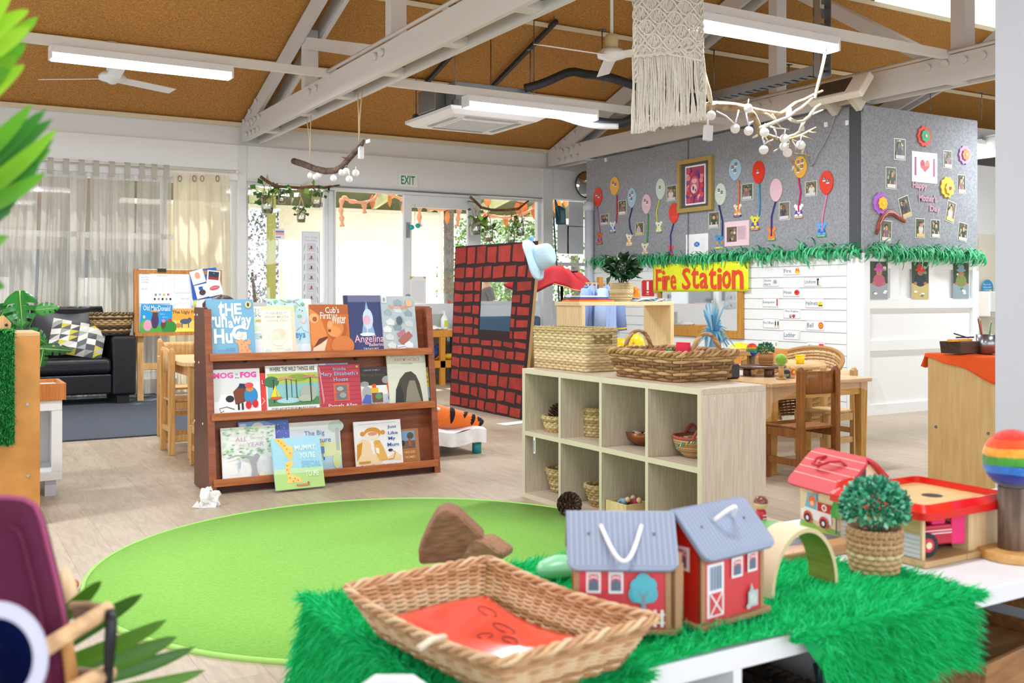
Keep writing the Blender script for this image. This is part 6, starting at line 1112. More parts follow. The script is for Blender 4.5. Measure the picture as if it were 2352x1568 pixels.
book('small brown book with a framed farmyard photo, right end of the lowest ledge',918,984,966,1071,'#b07a4e',[('r',.06,.44,.82,.94,'#7aa0cc'),('r',.06,.44,.82,.66,'#6a5a52'),('e',.6,.8,.16,.1,'#4a5a48'),('r',.5,.48,.56,.8,'#5a4a3a'),('r',.5,.5,.62,.72,'#b0562e'),('e',.22,.6,.1,.08,'#2a2a2e'),('r',.2,.03,.86,.44,'#a86c3a'),T_('HOUSES',.28,.3,.78,.37,'#ecc890',.003),T_('HOMES',.3,.16,.78,.23,'#ecc890',.003),('l',[(.23,.05),(.83,.05),(.83,.42),(.23,.42),(.23,.05)],.0012,'#d8a868')],2,.8)
# crumpled tissue
p=P(482,1165,Z=0);mb=MB(mat('#f2f3f5',.8));r_=random.Random(4);
def cr(u,v):
 a=2*pi*u;b=pi*v;k=1+.35*sin(a*3+5*v)+.25*sin(a*5-b*4)+r_.uniform(-.12,.12);return(.045*k*sin(b)*cos(a),.04*k*sin(b)*sin(a),max(.0,.042+.045*k*cos(b)))
mb.grid(22,14,cr,sm=False);mb.add([(-.05,-.02,.0),(-.095,-.03,.012),(-.06,-.01,.04),(.03,-.04,.0),(.05,-.02,.06)],[(0,1,2),(0,3,4)])
lab(mb.build('crumpled_tissue',loc=(p.x,p.y+.03,0)),'crumpled white tissue on the floor at the bookcase corner','tissue')
# ================================================================ middle: brick panel, cot, cube shelf
# brick cardboard panel
XB=4.74;q=[P(1033,932,X=XB),P(1197,964,X=XB),P(1234,553,X=XB),P(1046,566,X=XB)];q[0].z=.005;q[1].z=.005
t=thing('cardboard_brick_wall','tall cardboard panel painted as red bricks with a square window cut in it','cardboard panel',(XB,(q[0].y+q[1].y)/2,0))
H0,H1=P(1106,758,X=XB),P(1190,648,X=XB)
def bil(u,v):a=q[0].lerp(q[1],u);b_=q[3].lerp(q[2],u);return a.lerp(b_,v)
yl=lambda v:(q[0].y+(q[3].y-q[0].y)*v,q[1].y+(q[2].y-q[1].y)*v)
rb=mat('#9a2c24',.75,noise=(9,.18),bump=(60,.3));rb2=mat('#a8342a',.75,noise=(9,.18));bl=mat('#2c1719',.8);cb=mat('#b08c60',.85)
u0=.37;u1=.77;v0=(H0.z)/1.65;v1=(H1.z)/1.65
def quadbox(mb,ua,va,ub,vb,xa,xb,m):
 c_=[bil(ua,va),bil(ub,va),bil(ub,vb),bil(ua,vb)];vs=[(xa,p.y,p.z)for p in c_]+[(xb,p.y,p.z)for p in c_];mb.add(vs,[(0,1,2,3),(7,6,5,4),(0,4,5,1),(1,5,6,2),(2,6,7,3),(3,7,4,0)],m)
mb=MB(cb)
for r4 in((0,0,u0,1),(u1,0,1,1),(u0,0,u1,v0),(u0,v1,u1,1)):quadbox(mb,*r4,XB,XB+.012,bl);
mb.build('board',t,world=True)
mb=MB(cb);quadbox(mb,.985,0.0,1.0,1,XB+.013,XB+.045,cb);quadbox(mb,.01,0,.03,1,XB+.013,XB+.045,cb);mb.build('folded_side',t,world=True)
mb=MB(rb);rows=[(0,.075),(.095,.165),(.19,.265),(.285,.355),(.375,.44),(.46,.52)]
edges=[0,.075,.155,.24,.32,.39,.445,.51,.575,.645,.715,.79,.88,1.0];r_=random.Random(2)
for k in range(len(edges)-1):
 va,vb=edges[k],edges[k+1];left=r_.uniform(.0,.08);u=0
 slope=.0
 while u<.985:
  w=r_.uniform(.11,.17);ub=min(.99,u+w);ub=.99 if ub>.94 else ub;ua=u+.012
  j=lambda:r_.uniform(-.006,.006);vm,vn=va+.012,vb-.012;segs=[(ua,ub-.012)]
  if vm<v1 and vn>v0:
   segs=[]
   if ua<u0:segs.append((ua,min(ub-.012,u0-.006)))
   if ub>u1:segs.append((max(ua,u1+.008),ub-.012))
   if vb>v1+.02 or va<v0-.02:
    pass
  for a_,b2 in segs:
   if b2-a_<.02:continue
   c_=[bil(a_+j()*.5,vm+j()),bil(b2+j()*.5,vm+j()),bil(b2+j()*.5,vn+j()),bil(a_+j()*.5,vn+j())]
   mb.add([(XB-.0015,p.y,p.z)for p in c_],[(0,1,2,3)],rb if r_.random()<.5 else rb2)
  u=ub
mb.build('painted_bricks',t,world=True)
# sun hat
c_=P(1243,590,X=XB-.06);t=thing('sun_hat','pale blue bucket hat hung on the corner of the brick panel','hat',tuple(c_));HT=mat('#b9d8ea',.85,bump=(50,.3))
Mh=Matrix.Rotation(radians(-30.4),4,'Z')@Matrix.Rotation(radians(-22),4,'Z')@Matrix.Rotation(radians(72),4,'Y')@Matrix.Translation((0,0,-.03))
mb=MB(HT,Mh);mb.lathe([(0,.155),(.05,.153),(.088,.14),(.105,.11),(.112,.04),(.116,.0)],(0,0,0),28);mb.build('crown',t,sub=1)
mb=MB(HT,Mh);mb.grid(40,4,lambda u,v:((.116+.075*v)*cos(2*pi*u),(.116+.075*v)*sin(2*pi*u),-.0-.05*v+.012*sin(2*pi*u*3)*v));mb.build('brim',t,solid=.004)
mb=MB(mat('#a4c8e4',.85),Mh);mb.lathe([(.1175,.0),(.1165,.018),(.114,.022)],(0,0,0),28);mb.build('band',t)
p=P(1221,547,X=XB-.08)-c_;mb=MB(mat('#7fb4e0',.8));mb.sph((p.x,p.y,p.z),(.02,.04,.022),10);mb.build('bow',t)
# draped red cloth on a stand behind the panel
Yc=8.25;XC=5.35
k_=dict(X=XC);t=thing('red_cloth','red felt cloth with a tan edge draped over a stand behind the brick panel','cloth',tuple(P(1270,640,**k_)))
RC=mat('#9c0f18',.95,noise=(6,.15));top=[P(1165,650,X=XC),P(1195,640,X=XC),P(1240,622,X=XC),P(1263,611,X=XC),P(1292,610,X=XC),P(1310,628,X=XC),P(1333,667,X=XC)]
bot=[P(1156,652,X=XC),P(1185,665,X=XC),P(1240,670,X=XC),P(1252,671,X=XC),P(1298,652,X=XC),P(1318,662,X=XC),P(1335,668,X=XC)]
def cl(u,v,dx):
 s_=u*6;i=min(5,int(s_));f=s_-i;a=top[i].lerp(top[i+1],f);b_=bot[i].lerp(bot[i+1],f);p=a.lerp(b_,v);return(p.x-.12*v*sin(pi*u)-.02*sin(u*22)*v+dx,p.y,p.z)
mb=MB(RC);mb.grid(36,6,lambda u,v:cl(u,v,0));mb.grid(36,4,lambda u,v:(cl(u,0,0)[0]+.22*v,cl(u,0,0)[1],cl(u,0,0)[2]-.05*v-.02));mb.build('fabric',t,world=True,solid=.006)
mb=MB(mat('#c4a060',.8));mb.tube([Vector(cl(.66+.34*i/20-.0,1,-.003))for i in range(21)],.006,5);mb.build('edging',t,world=True)
t=thing('clothes_stand','dark metal stand holding up the red cloth behind the brick panel','stand',(XC+.08,P(1275,640,X=XC).y,0));mb=MB(mat('#2c2e33',.4,.6));yc=P(1275,640,X=XC).y;mb.cyl((XC+.08,yc,.02),(XC+.08,yc,P(1263,622,X=XC).z-.05),.014);mb.build('pole',t,world=True)
mb=MB(mat('#2c2e33',.4,.6));mb.cyl((XC+.08,top[1].y,top[3].z-.06),(XC+.08,top[5].y,top[3].z-.06),.01);mb.build('crossbar',t,world=True);mb=MB(mat('#2c2e33',.4,.6));mb.lathe([(0,.025),(.15,.02),(.17,0)],(XC+.08,yc,0),20);mb.build('base',t,world=True)
# upholstered blue-grey sofa under the right window
t=thing('sofa','blue-grey upholstered sofa under the window, seen through the brick panel','sofa',(7.0,11.5,0));BS=mat('#4f6c85',.85,bump=(60,.3));a=P(1105,728,Y=11.5);b_=P(1266,728,Y=11.5)
for nm,x0,y0,z0,x1,y1,z1 in(('backrest',a.x-.15,11.75,.2,b_.x,11.95,a.z+.0),('seat',a.x-.1,11.15,.15,b_.x-.08,11.75,.42),('armrest',b_.x-.1,11.12,.1,b_.x+.05,11.95,.68),('armrest',a.x-.25,11.12,.1,a.x-.1,11.95,.68)):o=MB(BS).box(x0,y0,z0,x1,y1,z1).build(nm,t,world=True,bevel=.04)
p=P(1128,754,Y=11.6);mb=MB(mat('#cf1f28',.8));mb.grid(14,8,lambda u,v:(.22*(u-.5),.12*(v-.5),.07*sin(pi*u)*sin(pi*v)+.015*sin(u*14)));lab(mb.build('red_cushion',loc=(p.x,11.5,.42),solid=.02),'small red cushion on the blue-grey sofa','cushion')
# light blue laundry / blue fabric right behind the panel
a=P(1228,858,X=5.3);mb=MB(mat('#1f5fb8',.7));mb.box(5.3,P(1262,800,X=5.3).y,0,5.7,P(1226,800,X=5.3).y,P(1228,758,X=5.3).z-.1);lab(mb.build('blue_box',loc=(5.5,a.y,0),world=True,bevel=.05),'bright blue play block behind the brick panel and seagrass box','play block')
mb=MB(mat('#cfa468',.7));p=P(1225,800,X=5.1);mb.box(5.08,p.y-.04,0,5.12,p.y+.04,.75);lab(mb.build('wooden_upright',loc=(5.1,p.y,0),world=True),'tan wooden upright just right of the brick panel','board')
# changing bench at the back wall
a=P(968,765,Y=11.55);b_=P(1060,765,Y=11.55);ztb=P(1010,758,Y=11.55).z;t=thing('wooden_trolley','orange-brown two-tier wooden bench behind the bookcase','trolley',((a.x+b_.x)/2,11.75,0));TW=wood('#d9952f','#c17d22')
for z0,z1 in((ztb-.09,ztb),(P(1010,838,Y=11.55).z-.04,P(1010,828,Y=11.55).z)):MB(TW).box(a.x-.3,11.55,z0,b_.x,12.05,z1).build('shelf_board',t,world=True,bevel=.005)
for x in(P(1012,800,Y=11.55).x,b_.x-.06,a.x-.28):
 for y in(11.55,12.0):MB(TW).box(x,y,0,x+.07,y+.05,ztb-.09).build('leg',t,world=True)
t2=lambda nm,lb_,cat,mb,loc:lab(mb.build(nm,loc=loc),lb_,cat)
p=P(1021,755,Y=11.7);mb=MB(mat('#f2f4f4',.35));mb.lathe([(0,0),(.045,0),(.05,.02),(.05,.14),(.02,.19),(.012,.2),(.012,.235),(0,.235)],n=14);mb.box(-.045,-.012,.23,.01,.012,.245);mb.box(-.025,-.052,.04,.025,-.048,.12,mat('#c8d82c',.5));t2('soap_bottle','white pump bottle with a yellow-green label on the wooden bench','bottle',mb,(p.x,11.7,ztb+.001))
p=P(1000,752,Y=11.8);mb=MB(mat('#aeb9b4',.2,tr=.4));mb.box(-.12,-.1,0,.12,.1,.2);t2('plastic_box','clear plastic box with white contents on the wooden bench','box',mb,(P(997,752,Y=11.85).x,11.88,ztb+.001))
mb=MB(mat('#eceef0',.8));mb.grid(16,8,lambda u,v:(.3*(u-.5),.14*(v-.5),.045*sin(pi*u)*sin(pi*v)+.015*abs(sin(u*12))));t2('white_towel','crumpled white towel at the front of the wooden bench','towel',mb,(P(992,757,Y=11.62).x,11.63,ztb+.008))
p=P(1037,720,Y=12.1);mb=MB(mat('#e2622a',.6));mb.grid(3,12,lambda u,v:(.03*(u-.5)+.01*v,0,.3*v));mb.box(-.02,.005,0,.03,.03,.3,mat('#c94f1f',.6));t2('orange_strap','orange strap hanging on the back wall above the wooden bench','strap',mb,(P(1037,740,Y=12.1).x,YW-.04,P(1037,742,Y=12.1).z))
zz=P(1010,828,Y=11.55).z
for(x,y),nm,lb_,cat,h_,rr in(((1001,825),'yellow_plush','yellow soft toy on the lower shelf of the wooden bench','soft toy','#efb41f',.07),((985,825),'blue_bag','dark blue bag at the left of the lower bench shelf','bag','#1f3f7a',.12),((1030,826),'yellow_toy','second yellow toy at the right of the lower bench shelf','soft toy','#f0c22c',.05)):
 p=P(x,y,Y=11.7);mb=MB(mat(h_,.8));mb.sph((0,0,rr*.8),(rr*1.3,rr,rr*.8),12);mb.sph((rr*1.1,-rr*.2,rr*1.3),(rr*.5,rr*.45,rr*.45),10);t2(nm,lb_,cat,mb,(p.x,11.7,zz+.001))
 # stretcher bed with tiger costume
a=P(1102,1040,Z=0);bx_r=a.x+.02;by_n=a.y-.03;t=thing('toy_bed','low child bed with crumpled white sheet and teal legs beside the bookcase','bed',(bx_r-.6,by_n+.3,0));TL=mat('#1f8f98',.4)
zb0=P(1105,1017,Y=by_n).z;zb1=P(1118,985,Y=by_n).z
mb=MB(mat('#eef1f6',.85,bump=(12,.6)));r_=random.Random(8)
mb.box(bx_r-1.25,by_n,zb0,bx_r,by_n+.62,zb1-.01);o=mb.build('mattress',t,world=True,bevel=.02)
mb=MB(mat('#f2f4f8',.85,bump=(14,.7)));mb.grid(50,24,lambda u,v:(bx_r+.012-1.27*u,by_n-.012+.64*v,zb1+.012*sin(u*23+v*5)+.008*sin(v*19-u*31)))
mb.grid(50,5,lambda u,v:(bx_r+.012-1.27*u,by_n-.014-.008*sin(u*60)*v,zb1+.012*sin(u*23)-(zb1-zb0+.0)*v));mb.grid(24,5,lambda u,v:(bx_r+.014+.006*sin(u*40)*v,by_n-.012+.64*u,zb1+.008*sin(u*19)-(zb1-zb0)*v));mb.build('sheet',t,world=True)
for x,y in((bx_r-.04,by_n+.04),(bx_r-.04,by_n+.56),(bx_r-1.2,by_n+.04),(bx_r-1.2,by_n+.56)):mb=MB(TL);mb.cyl((x,y,0),(x,y,zb0),.034,n=16);mb.build('leg',t,world=True)
t=thing('tiger_costume','orange tiger costume with black stripes lying crumpled on the white bed','costume',(bx_r-.3,by_n+.3,zb1));OG=mat('#f0761a',.9,sheen=.5,bump=(60,.5));BKK=mat('#15120f',.9)
mb=MB(OG);body_pts=[Vector((bx_r-.62,by_n+.22,zb1+.09)),Vector((bx_r-.45,by_n+.2,zb1+.11)),Vector((bx_r-.28,by_n+.22,zb1+.09)),Vector((bx_r-.12,by_n+.18,zb1+.06)),Vector((bx_r-.02,by_n+.12,zb1+.045)),Vector((bx_r+.03,by_n+.1,zb1+.02))]
mb.tube(body_pts,[.08,.10,.09,.07,.05,.035],14);mb.tube([body_pts[1]+Vector((-.15,.2,.03)),body_pts[2]+Vector((-.05,.2,.04)),body_pts[3]+Vector((0,.18,.0)),body_pts[4]+Vector((.0,.2,-.01))],[.07,.09,.06,.045],12);tb2_=mb.build('body',t,world=True)
for i,s_ in enumerate((.12,.3,.52,.68,.78,.88,.95)):
 mb=MB(BKK)
 f=s_*5;j=min(4,int(f));c0=body_pts[j].lerp(body_pts[j+1],f-j);rr=[.08,.10,.09,.07,.05,.035];R0=(rr[j]+(rr[j+1]-rr[j])*(f-j))*1.03;d_=(body_pts[j+1]-body_pts[j]).normalized()
 s1=d_.cross(Vector((0,0,1))).normalized();s2=s1.cross(d_);A=[]
 for k in range(9):an=-.4+2.2*k/8+(i%2)*.8;wv=.018*(1-((k-4)/4.2)**2)+.002;q_=c0+(s1*cos(an)+s2*sin(an))*R0;A.append((q_-d_*wv,q_+d_*wv))
 mb.add([v for pr in A for v in pr],[(2*k,2*k+1,2*k+3,2*k+2)for k in range(8)],None,True);mb.build('stripe',tb2_,world=True)
mb=MB(mat('#f4f2ee',.9));mb.sph(body_pts[3]+Vector((-.03,.17,.05)),(.08,.05,.03),10);mb.tube([body_pts[0]+Vector((.03,-.08,.05)),body_pts[1]+Vector((.05,-.09,.07)),body_pts[2]+Vector((-.02,-.08,.06))],.014,6);mb.build('white_lining',t,world=True)
p=P(1172,974,Z=0);mb=MB(mat('#f2f5fb',.6));mb.add([tuple(P(x,y,Z=.0))for x,y in((1139,974),(1162,978),(1212,971),(1210,966))],[(0,1,2,3)]);mb.v=[v+Vector((0,0,.004))for v in mb.v];lab(mb.build('paper_sheet',loc=(p.x,p.y,.0),world=True,solid=.002),'white sheet of paper on the floor below the brick panel','paper')
# cube shelf -------------------------------------------------------------
A0=P(1200,1140,Z=0);A1=P(1613,893,Z=.737);cyaw=atan2(A1.y-A0.y,A1.x-A0.x);cl_=hypot(A1.x-A0.x,A1.y-A0.y);cd_=.395;chh=.737;tb_=.028
CM=Matrix.Translation((A0.x,A0.y,0))@Matrix.Rotation(cyaw,4,'Z')  # local x along the front (left to right), local y to the back
t=thing('cube_shelf','pale wood-grain cube shelf, two rows of four open boxes','shelf',M=CM)
LWD=wood('#d8cbb9','#c6b8a5',7,2,.45,16);LW2=wood('#d3c6b2','#c2b39d',7,0,.45,16);EDG=mat('#d3cbb4',.5)
bp=lambda nm,*b_:MB(LWD).box(*b_).build(nm,t,bevel=.0015)
bp('side_panel',0,0,0,tb_,cd_,chh-tb_);sp2_=bp('side_panel',cl_-tb_*1.2,0,0,cl_,cd_,chh-tb_)
MB(LW2).box(0,-.0,chh-tb_,cl_,cd_,chh).build('top_board',t,bevel=.0015);MB(LW2).box(tb_,0,0,cl_-tb_,cd_,tb_).build('bottom_board',t)
cw=(cl_-tb_)/4
for k in(1,2,3):bp('divider',k*cw,.002,tb_,k*cw+tb_*.7,cd_-.01,chh-tb_)
for k in range(4):MB(LW2).box(k*cw+tb_*(.7 if k else 1),.003,chh/2-.012,(k+1)*cw,cd_-.012,chh/2+.012).build('middle_shelf',t)
MB(LWD).box(tb_,cd_-.012,tb_,cl_-tb_,cd_-.002,chh-tb_).build('back_panel',t)
mb=MB(EDG)
for k in range(5):mb.box(k*cw+(.0 if k<4 else 0),-.0015,0,k*cw+tb_*(.75 if 0<k else 1),.0,chh)
for z in(chh-tb_,chh/2-.012,0):mb.box(tb_,-.0012,z,cl_-tb_,.0,z+.026)
mb.build('edge_band',t)
mb=MB(mat('#d8dcda',.3,.5))
for y,z in((.07,chh-.045),(.33,chh-.045),(.37,.40)):mb.cyl((cl_-.001,y,z),(cl_+.002,y,z),.006)
mb.build('cam_caps',sp2_)
mb=MB(mat('#e8eef4',.5));mb.box(.115,-.0,chh/2-.105,.135,.003,chh/2-.013);mb.box(.121,-.001,chh/2-.095,.127,.0,chh/2-.03,mat('#5a6a8a',.5));mb.build('tag',t)
def cw_(x,y,z):return tuple(CM@Vector((x,y,z)))
SG=[mat('#c4ac7c',.85),mat('#b39a68',.85),mat('#d2bd90',.85),mat('#a58a58',.85)]
def rbasket(label,loc,r0,r1,h,rows=7,ns=13,sr=.011,name='woven_basket',e=1.0,cols=SG):
 t=thing(name,label,'basket',loc);mb=MB();lp=round_loop(r0,r1,h,e=e);weave(mb,lp,rows,ns,sr,.005,cols,2,stake=.005);mb.build('woven_wall',t)
 mb=MB();rope_rim(mb,lp,1.0,.006,2,22,cols,5,90);mb.build('rim',t);mb=MB(cols[3]);mb.lathe([(0,.004),(r0,.004),(r0*1.02,.012),(0,.014)],(0,0,0),20,sy=e);mb.build('base',t);return t
z1_=chh/2+.0125;z0_=tb_+.001
cz1=lambda x,y:tuple(P(x,y,Z=z1_));cz0=lambda x,y:tuple(P(x,y,Z=z0_))
def pinecone(label,loc,s_,rz=0,tilt=60):
 mb=MB();c1=mat('#4a382d',.8);c2=mat('#6b5341',.8);R0=Matrix.Rotation(radians(tilt),4,'X')@Matrix.Rotation(rz,4,'Z')
 for i in range(110):
  f=i/110;a=i*2.39996;rr=s_*(.42*sin(pi*(.12+.84*f))+.04);z=s_*(f-.5)*1.05
  d_=Vector((cos(a),sin(a),.35+.9*(f-.3)));d_.normalize();sd_=Vector((-sin(a),cos(a),0));p0=Vector((cos(a)*rr*.45,sin(a)*rr*.45,z));L_=rr*.75+s_*.05;w=s_*.085*sin(pi*(.15+.75*f))+.002;up=sd_.cross(d_)*s_*.02
  mb.add([R0@v for v in(p0-sd_*w*.5,p0+sd_*w*.5,p0+d_*L_+sd_*w,p0+d_*L_-sd_*w,p0+d_*(L_+s_*.03)-up,p0+d_*L_*.9-up*2)],[(0,1,2,3),(3,2,4),(1,0,5),(2,1,5),(0,3,5),(3,4,5),(4,2,5)],c1 if i%3 else c2)
 mb.sph((0,0,0),s_*.22,8,c1);return lab(mb.build('pinecone',loc=loc),label,'pinecone')
rbasket('small seagrass bowl basket holding a large pinecone, upper left cube',cz1(1281,990),.055,.085,.085);pinecone('large dark pinecone standing in the seagrass bowl of the upper left cube',tuple(Vector(cz1(1281,990))+Vector((0,-.01,.095))),.11,.3,20)
rbasket('straight-sided seagrass pot basket in the second upper cube',cz1(1371,1000),.072,.076,.15,10,14,.0095)
t=thing('copper_bowl','brown copper bowl of shell pieces in the third upper cube','bowl',cz1(1480,1021));mb=MB(mat('#8a5230',.3,.5));mb.lathe([(0,0),(.05,.002),(.085,.03),(.1,.07),(.096,.07),(.08,.033),(.045,.008),(0,.008)],n=28);mb.build('bowl',t)
for k in range(9):
 a=k*2.4;rr=.02+.055*((k*.37)%1);mb=MB(mat('#dccbb4' if k%3 else '#9a8878',.5));mb.sph((0,0,0),(.024,.016,.007),10)
 b0_=cz1(1480,1021);p=(b0_[0]+rr*cos(a),b0_[1]+rr*sin(a),b0_[2]+.06+.005*(k%3));o=lab(mb.build('shell',loc=p),['pale','cream','tan'][k%3]+' shell piece heaped in the brown copper bowl','shell','shells in the copper bowl');o.rotation_euler=(.3*sin(k),.4*cos(k*2),a)
def colour_basket():
 loc=cz1(1599,1048);cols=[mat('#b58f62',.85),mat('#c4a070',.85),mat('#a8804f',.85)];t=thing('coiled_basket','coiled basket with red rope handles and coloured stitches in the fourth upper cube','basket',loc);mb=MB()
 for i in range(9):z=.008+i*.0105;rr=.055+.05*(1-(1-i/8)**2);mb.tube([(rr*cos(a),rr*sin(a),z)for a in[2*pi*k/40 for k in range(40)]],.0062,6,cols[i%3],closed=True)
 cw2_=mb.build('coiled_wall',t);mb=MB()
 for k in range(60):
  a=k*2.399;i=2+k%7;z=.008+i*.0105;rr=.0625+.05*(1-(1-i/8)**2);mb.tube([(rr*cos(a),rr*sin(a),z-.004),(rr*cos(a+.06),rr*sin(a+.06),z+.007)],.003,4,mat(('#4aa8b8','#e8c43a','#3f7fc8','#e0e4e0','#5ab87a')[k%5],.7))
 mb.build('coloured_stitches',cw2_);mb=MB(mat('#b5564e',.8,bump=(120,.8)));mb.tube([(.107*cos(a),.107*sin(a),.096)for a in[2*pi*k/40 for k in range(40)]],.008,6,closed=True);mb.build('rim',t)
 for s_ in(-1,1):mb=MB(mat('#b5564e',.8,bump=(120,.8)));mb.tube([(s_*.1-.0,-.035+.07*k/10 if s_>0 else-.035+.07*k/10,.095+.045*sin(pi*k/10))for k in range(11)],.008,6);mb.T=Matrix.Identity(4);mb.v=[Matrix.Rotation(radians(60),3,'Z')@v for v in mb.v];mb.build('handle',t)
 mb=MB(wood('#e8cf9c','#d2b07a'));mb.box(-.06,-.01,.06,.02,.02,.1);mb.add([(-.02,-.03,.08),(.03,-.03,.08),(0,-.03,.125),(-.02,.0,.08),(.03,0,.08),(0,0,.125)],[(0,1,2),(5,4,3),(0,3,4,1),(1,4,5,2),(2,5,3,0)]);lab(mb.build('wooden_blocks',loc=loc),'pale wooden wedge block lying in the coiled basket with red handles','block')
colour_basket()
rbasket('deep seagrass basket at the back of the lower left cube',cz0(1290,1128),.045,.085,.13,9,13,.011)
rbasket('chunky seagrass bowl with a wooden peg inside, second lower cube',cz0(1382,1160),.045,.088,.11,7,12,.012)
mb=MB(wood('#d6b07a','#b98f58'));mb.cyl((-.03,0,0),(.03,.01,.04),.014);lab(mb.build('wooden_peg',loc=tuple(Vector(cz0(1382,1160))+Vector((0,-.02,.07)))),'short wooden peg in the chunky seagrass bowl','peg')
pinecone('dark pinecone on the bottom board edge, between the first and second cubes',tuple(P(1306,1158,D=5.2)),.115,0,75)
t=thing('wooden_crate','small open pine box of felt dolls in the third lower cube','box',M=CM@Matrix.Translation((cw*2+.03,.02,z0_)));PB=wood('#e6cf9e','#d6ba82')
for nm,*b_ in(('side',0,0,0,.165,.01,.085),('side',0,.14,0,.165,.15,.085),('side',0,.01,0,.008,.14,.085),('side',.157,.01,0,.165,.14,.085),('bottom',.008,.01,0,.157,.14,.006)):MB(PB).box(*b_).build(nm,t)
for k,(x,y,cc,lb_)in enumerate(((.07,.05,'#7aa0b4','blue-grey felt doll lying on top in the small pine box'),(.11,.09,'#a03a4a','dark red felt doll in the small pine box'),(.05,.1,'#6a8a7a','green-grey felt doll at the back of the small pine box'))):
 mb=MB(mat(cc,.9));mb.tube([(x-.04,y,.06),(x,y,.08),(x+.03,y,.09)],[.012,.02,.016],8);mb.tube([(x,y,.08),(x+.01,y-.03,.09)],[.01,.006],6);mb.sph((x+.045,y,.1),.015,8,mat('#d8b48c',.8));o=mb.build('felt_doll',M=CM@Matrix.Translation((cw*2+.03,.02,z0_)));lab(o,lb_,'doll')
t=thing('seagrass_tray','flat seagrass tray lying in the fourth lower cube','tray',M=CM@Matrix.Translation((cw*3.5+.01,.2,z0_)));mb=MB();weave(mb,rect_loop(.28,.3,.3,.32,.03,.03),3,22,.008,.004,SG,2);mb.build('woven_rim',t);MB(SG[0]).box(-.14,-.15,0,.14,.15,.01).build('base',t)
# seagrass storage box on top
bo=P(1390,858,Z=chh+.0);a1=P(1240,832,Z=chh);a2=P(1355,858,Z=chh);a3=P(1427,855,Z=chh)
a2=P(1345,856,Z=chh);bwid=.53;yaw_=cyaw;hbx=P(1345,755,D=(a2.x*sin(YAW)+a2.y*cos(YAW))).z-chh;bd=.225
BM=Matrix.Translation((a2.x,a2.y,chh+.002))@Matrix.Rotation(yaw_,4,'Z')@Matrix.Translation((-bwid/2,bd/2,0))
t=thing('seagrass_box','tall square seagrass storage box at the left end of the cube shelf top','basket',M=BM);SB=[mat('#cdb98c',.85),mat('#bda778',.85),mat('#d9c79e',.85)]
lp=rect_loop(bwid-.02,bd-.02,bwid-.01,bd-.01,hbx,.02);mb=MB();weave(mb,lp,15,24,.0095,.0045,SB,2,z1=.97);mb.build('woven_wall',t);mb=MB();rope_rim(mb,lp,.985,.004,2,46,SB,5,140);mb.build('rim',t);MB(SB[1]).box(-bwid/2+.02,-bd/2+.02,0,bwid/2-.02,bd/2-.02,.01).build('base',t)
mb=MB(mat('#cbb489',.85));mb.tube([(bwid/2+.004,-.06,hbx*.62),(bwid/2+.004,.06,hbx*.62),(bwid/2+.004,.06,hbx*.86),(bwid/2+.004,-.06,hbx*.86)],.004,5,closed=True);mb.box(bwid/2+.001,-.055,hbx*.65,bwid/2+.004,.055,hbx*.83,mat('#8a7248',.9));mb.build('handle_slot',t)
# wicker basket with handles
b1=P(1425,872,Z=chh);b2=P(1562,875,Z=chh);b3=P(1690,868,Z=chh);
bc=P(1556,862,Z=chh+.06);t=thing('wicker_basket','brown willow basket with two hoop handles on the right of the cube shelf top','basket',(3.235,3.93,chh+.002),cyaw)
WC=[mat('#b08858',.6),mat('#9a7144',.6),mat('#c4a070',.6),mat('#7d5a36',.6)];wl,wd_=.46,.33
lp=rect_loop(wl,wd_,wl+.09,wd_+.08,.135,.05);mb=MB();weave(mb,lp,9,13,.0085,.008,WC,3,stake=.006);mb.build('woven_wall',t);mb=MB();rope_rim(mb,lp,1.0,.010,3,18,WC,6,150);mb.build('braided_rim',t);MB(WC[1]).box(-wl/2,-wd_/2,0,wl/2,wd_/2,.01).build('base',t)
for s_ in(-1,1):
 mb=MB()
 for st in range(3):mb.tube([(s_*(wl/2+.03)+.0+.006*cos(k*1.1+st*2.1),-.085*cos(pi*k/24)+.006*sin(k*1.1+st*2.1),.12+.11*sin(pi*k/24))for k in range(25)],.0078,6,WC[st])
 mb.build('hoop_handle',t)
for k,(x,y,z,sx,sy,sz,cc,rz,lb_)in enumerate(((-.12,.0,.06,.09,.06,.08,'#a81838',20,'dark red block poking from the willow basket, near the left hoop'),(-.06,.03,.05,.09,.08,.075,'#d85a6a',-10,'pink block in the willow basket'),(-.02,-.02,.05,.08,.06,.08,'#f0e4ea',35,'white block in the willow basket'),(.05,.0,.05,.17,.1,.07,'#2a48c8',-8,'wide blue block in the willow basket'),(.06,.03,.09,.075,.02,.09,'#e01238',12,'upright crimson panel standing in the willow basket'),(.12,-.04,.04,.08,.07,.07,'#5a2ab0',10,'purple block in the willow basket'),(-.09,.06,.06,.03,.03,.08,'#2f9a4a',0,'small green block in the willow basket'),(.15,.03,.04,.07,.06,.07,'#e03a3a',30,'red block at the right hoop of the willow basket'),(-.03,-.06,.03,.14,.06,.06,'#1f6ad8',5,'bright blue block seen through the front rim of the willow basket'))):
 mb=MB(mat(cc,.35));mb.box(-sx/2,-sy/2,0,sx/2,sy/2,sz);o=mb.build('coloured_block',loc=tuple(PM[t.name]@Vector((x,y,z))),bevel=.002);o.rotation_euler=(0,0,cyaw+radians(rz));lab(o,lb_,'block')
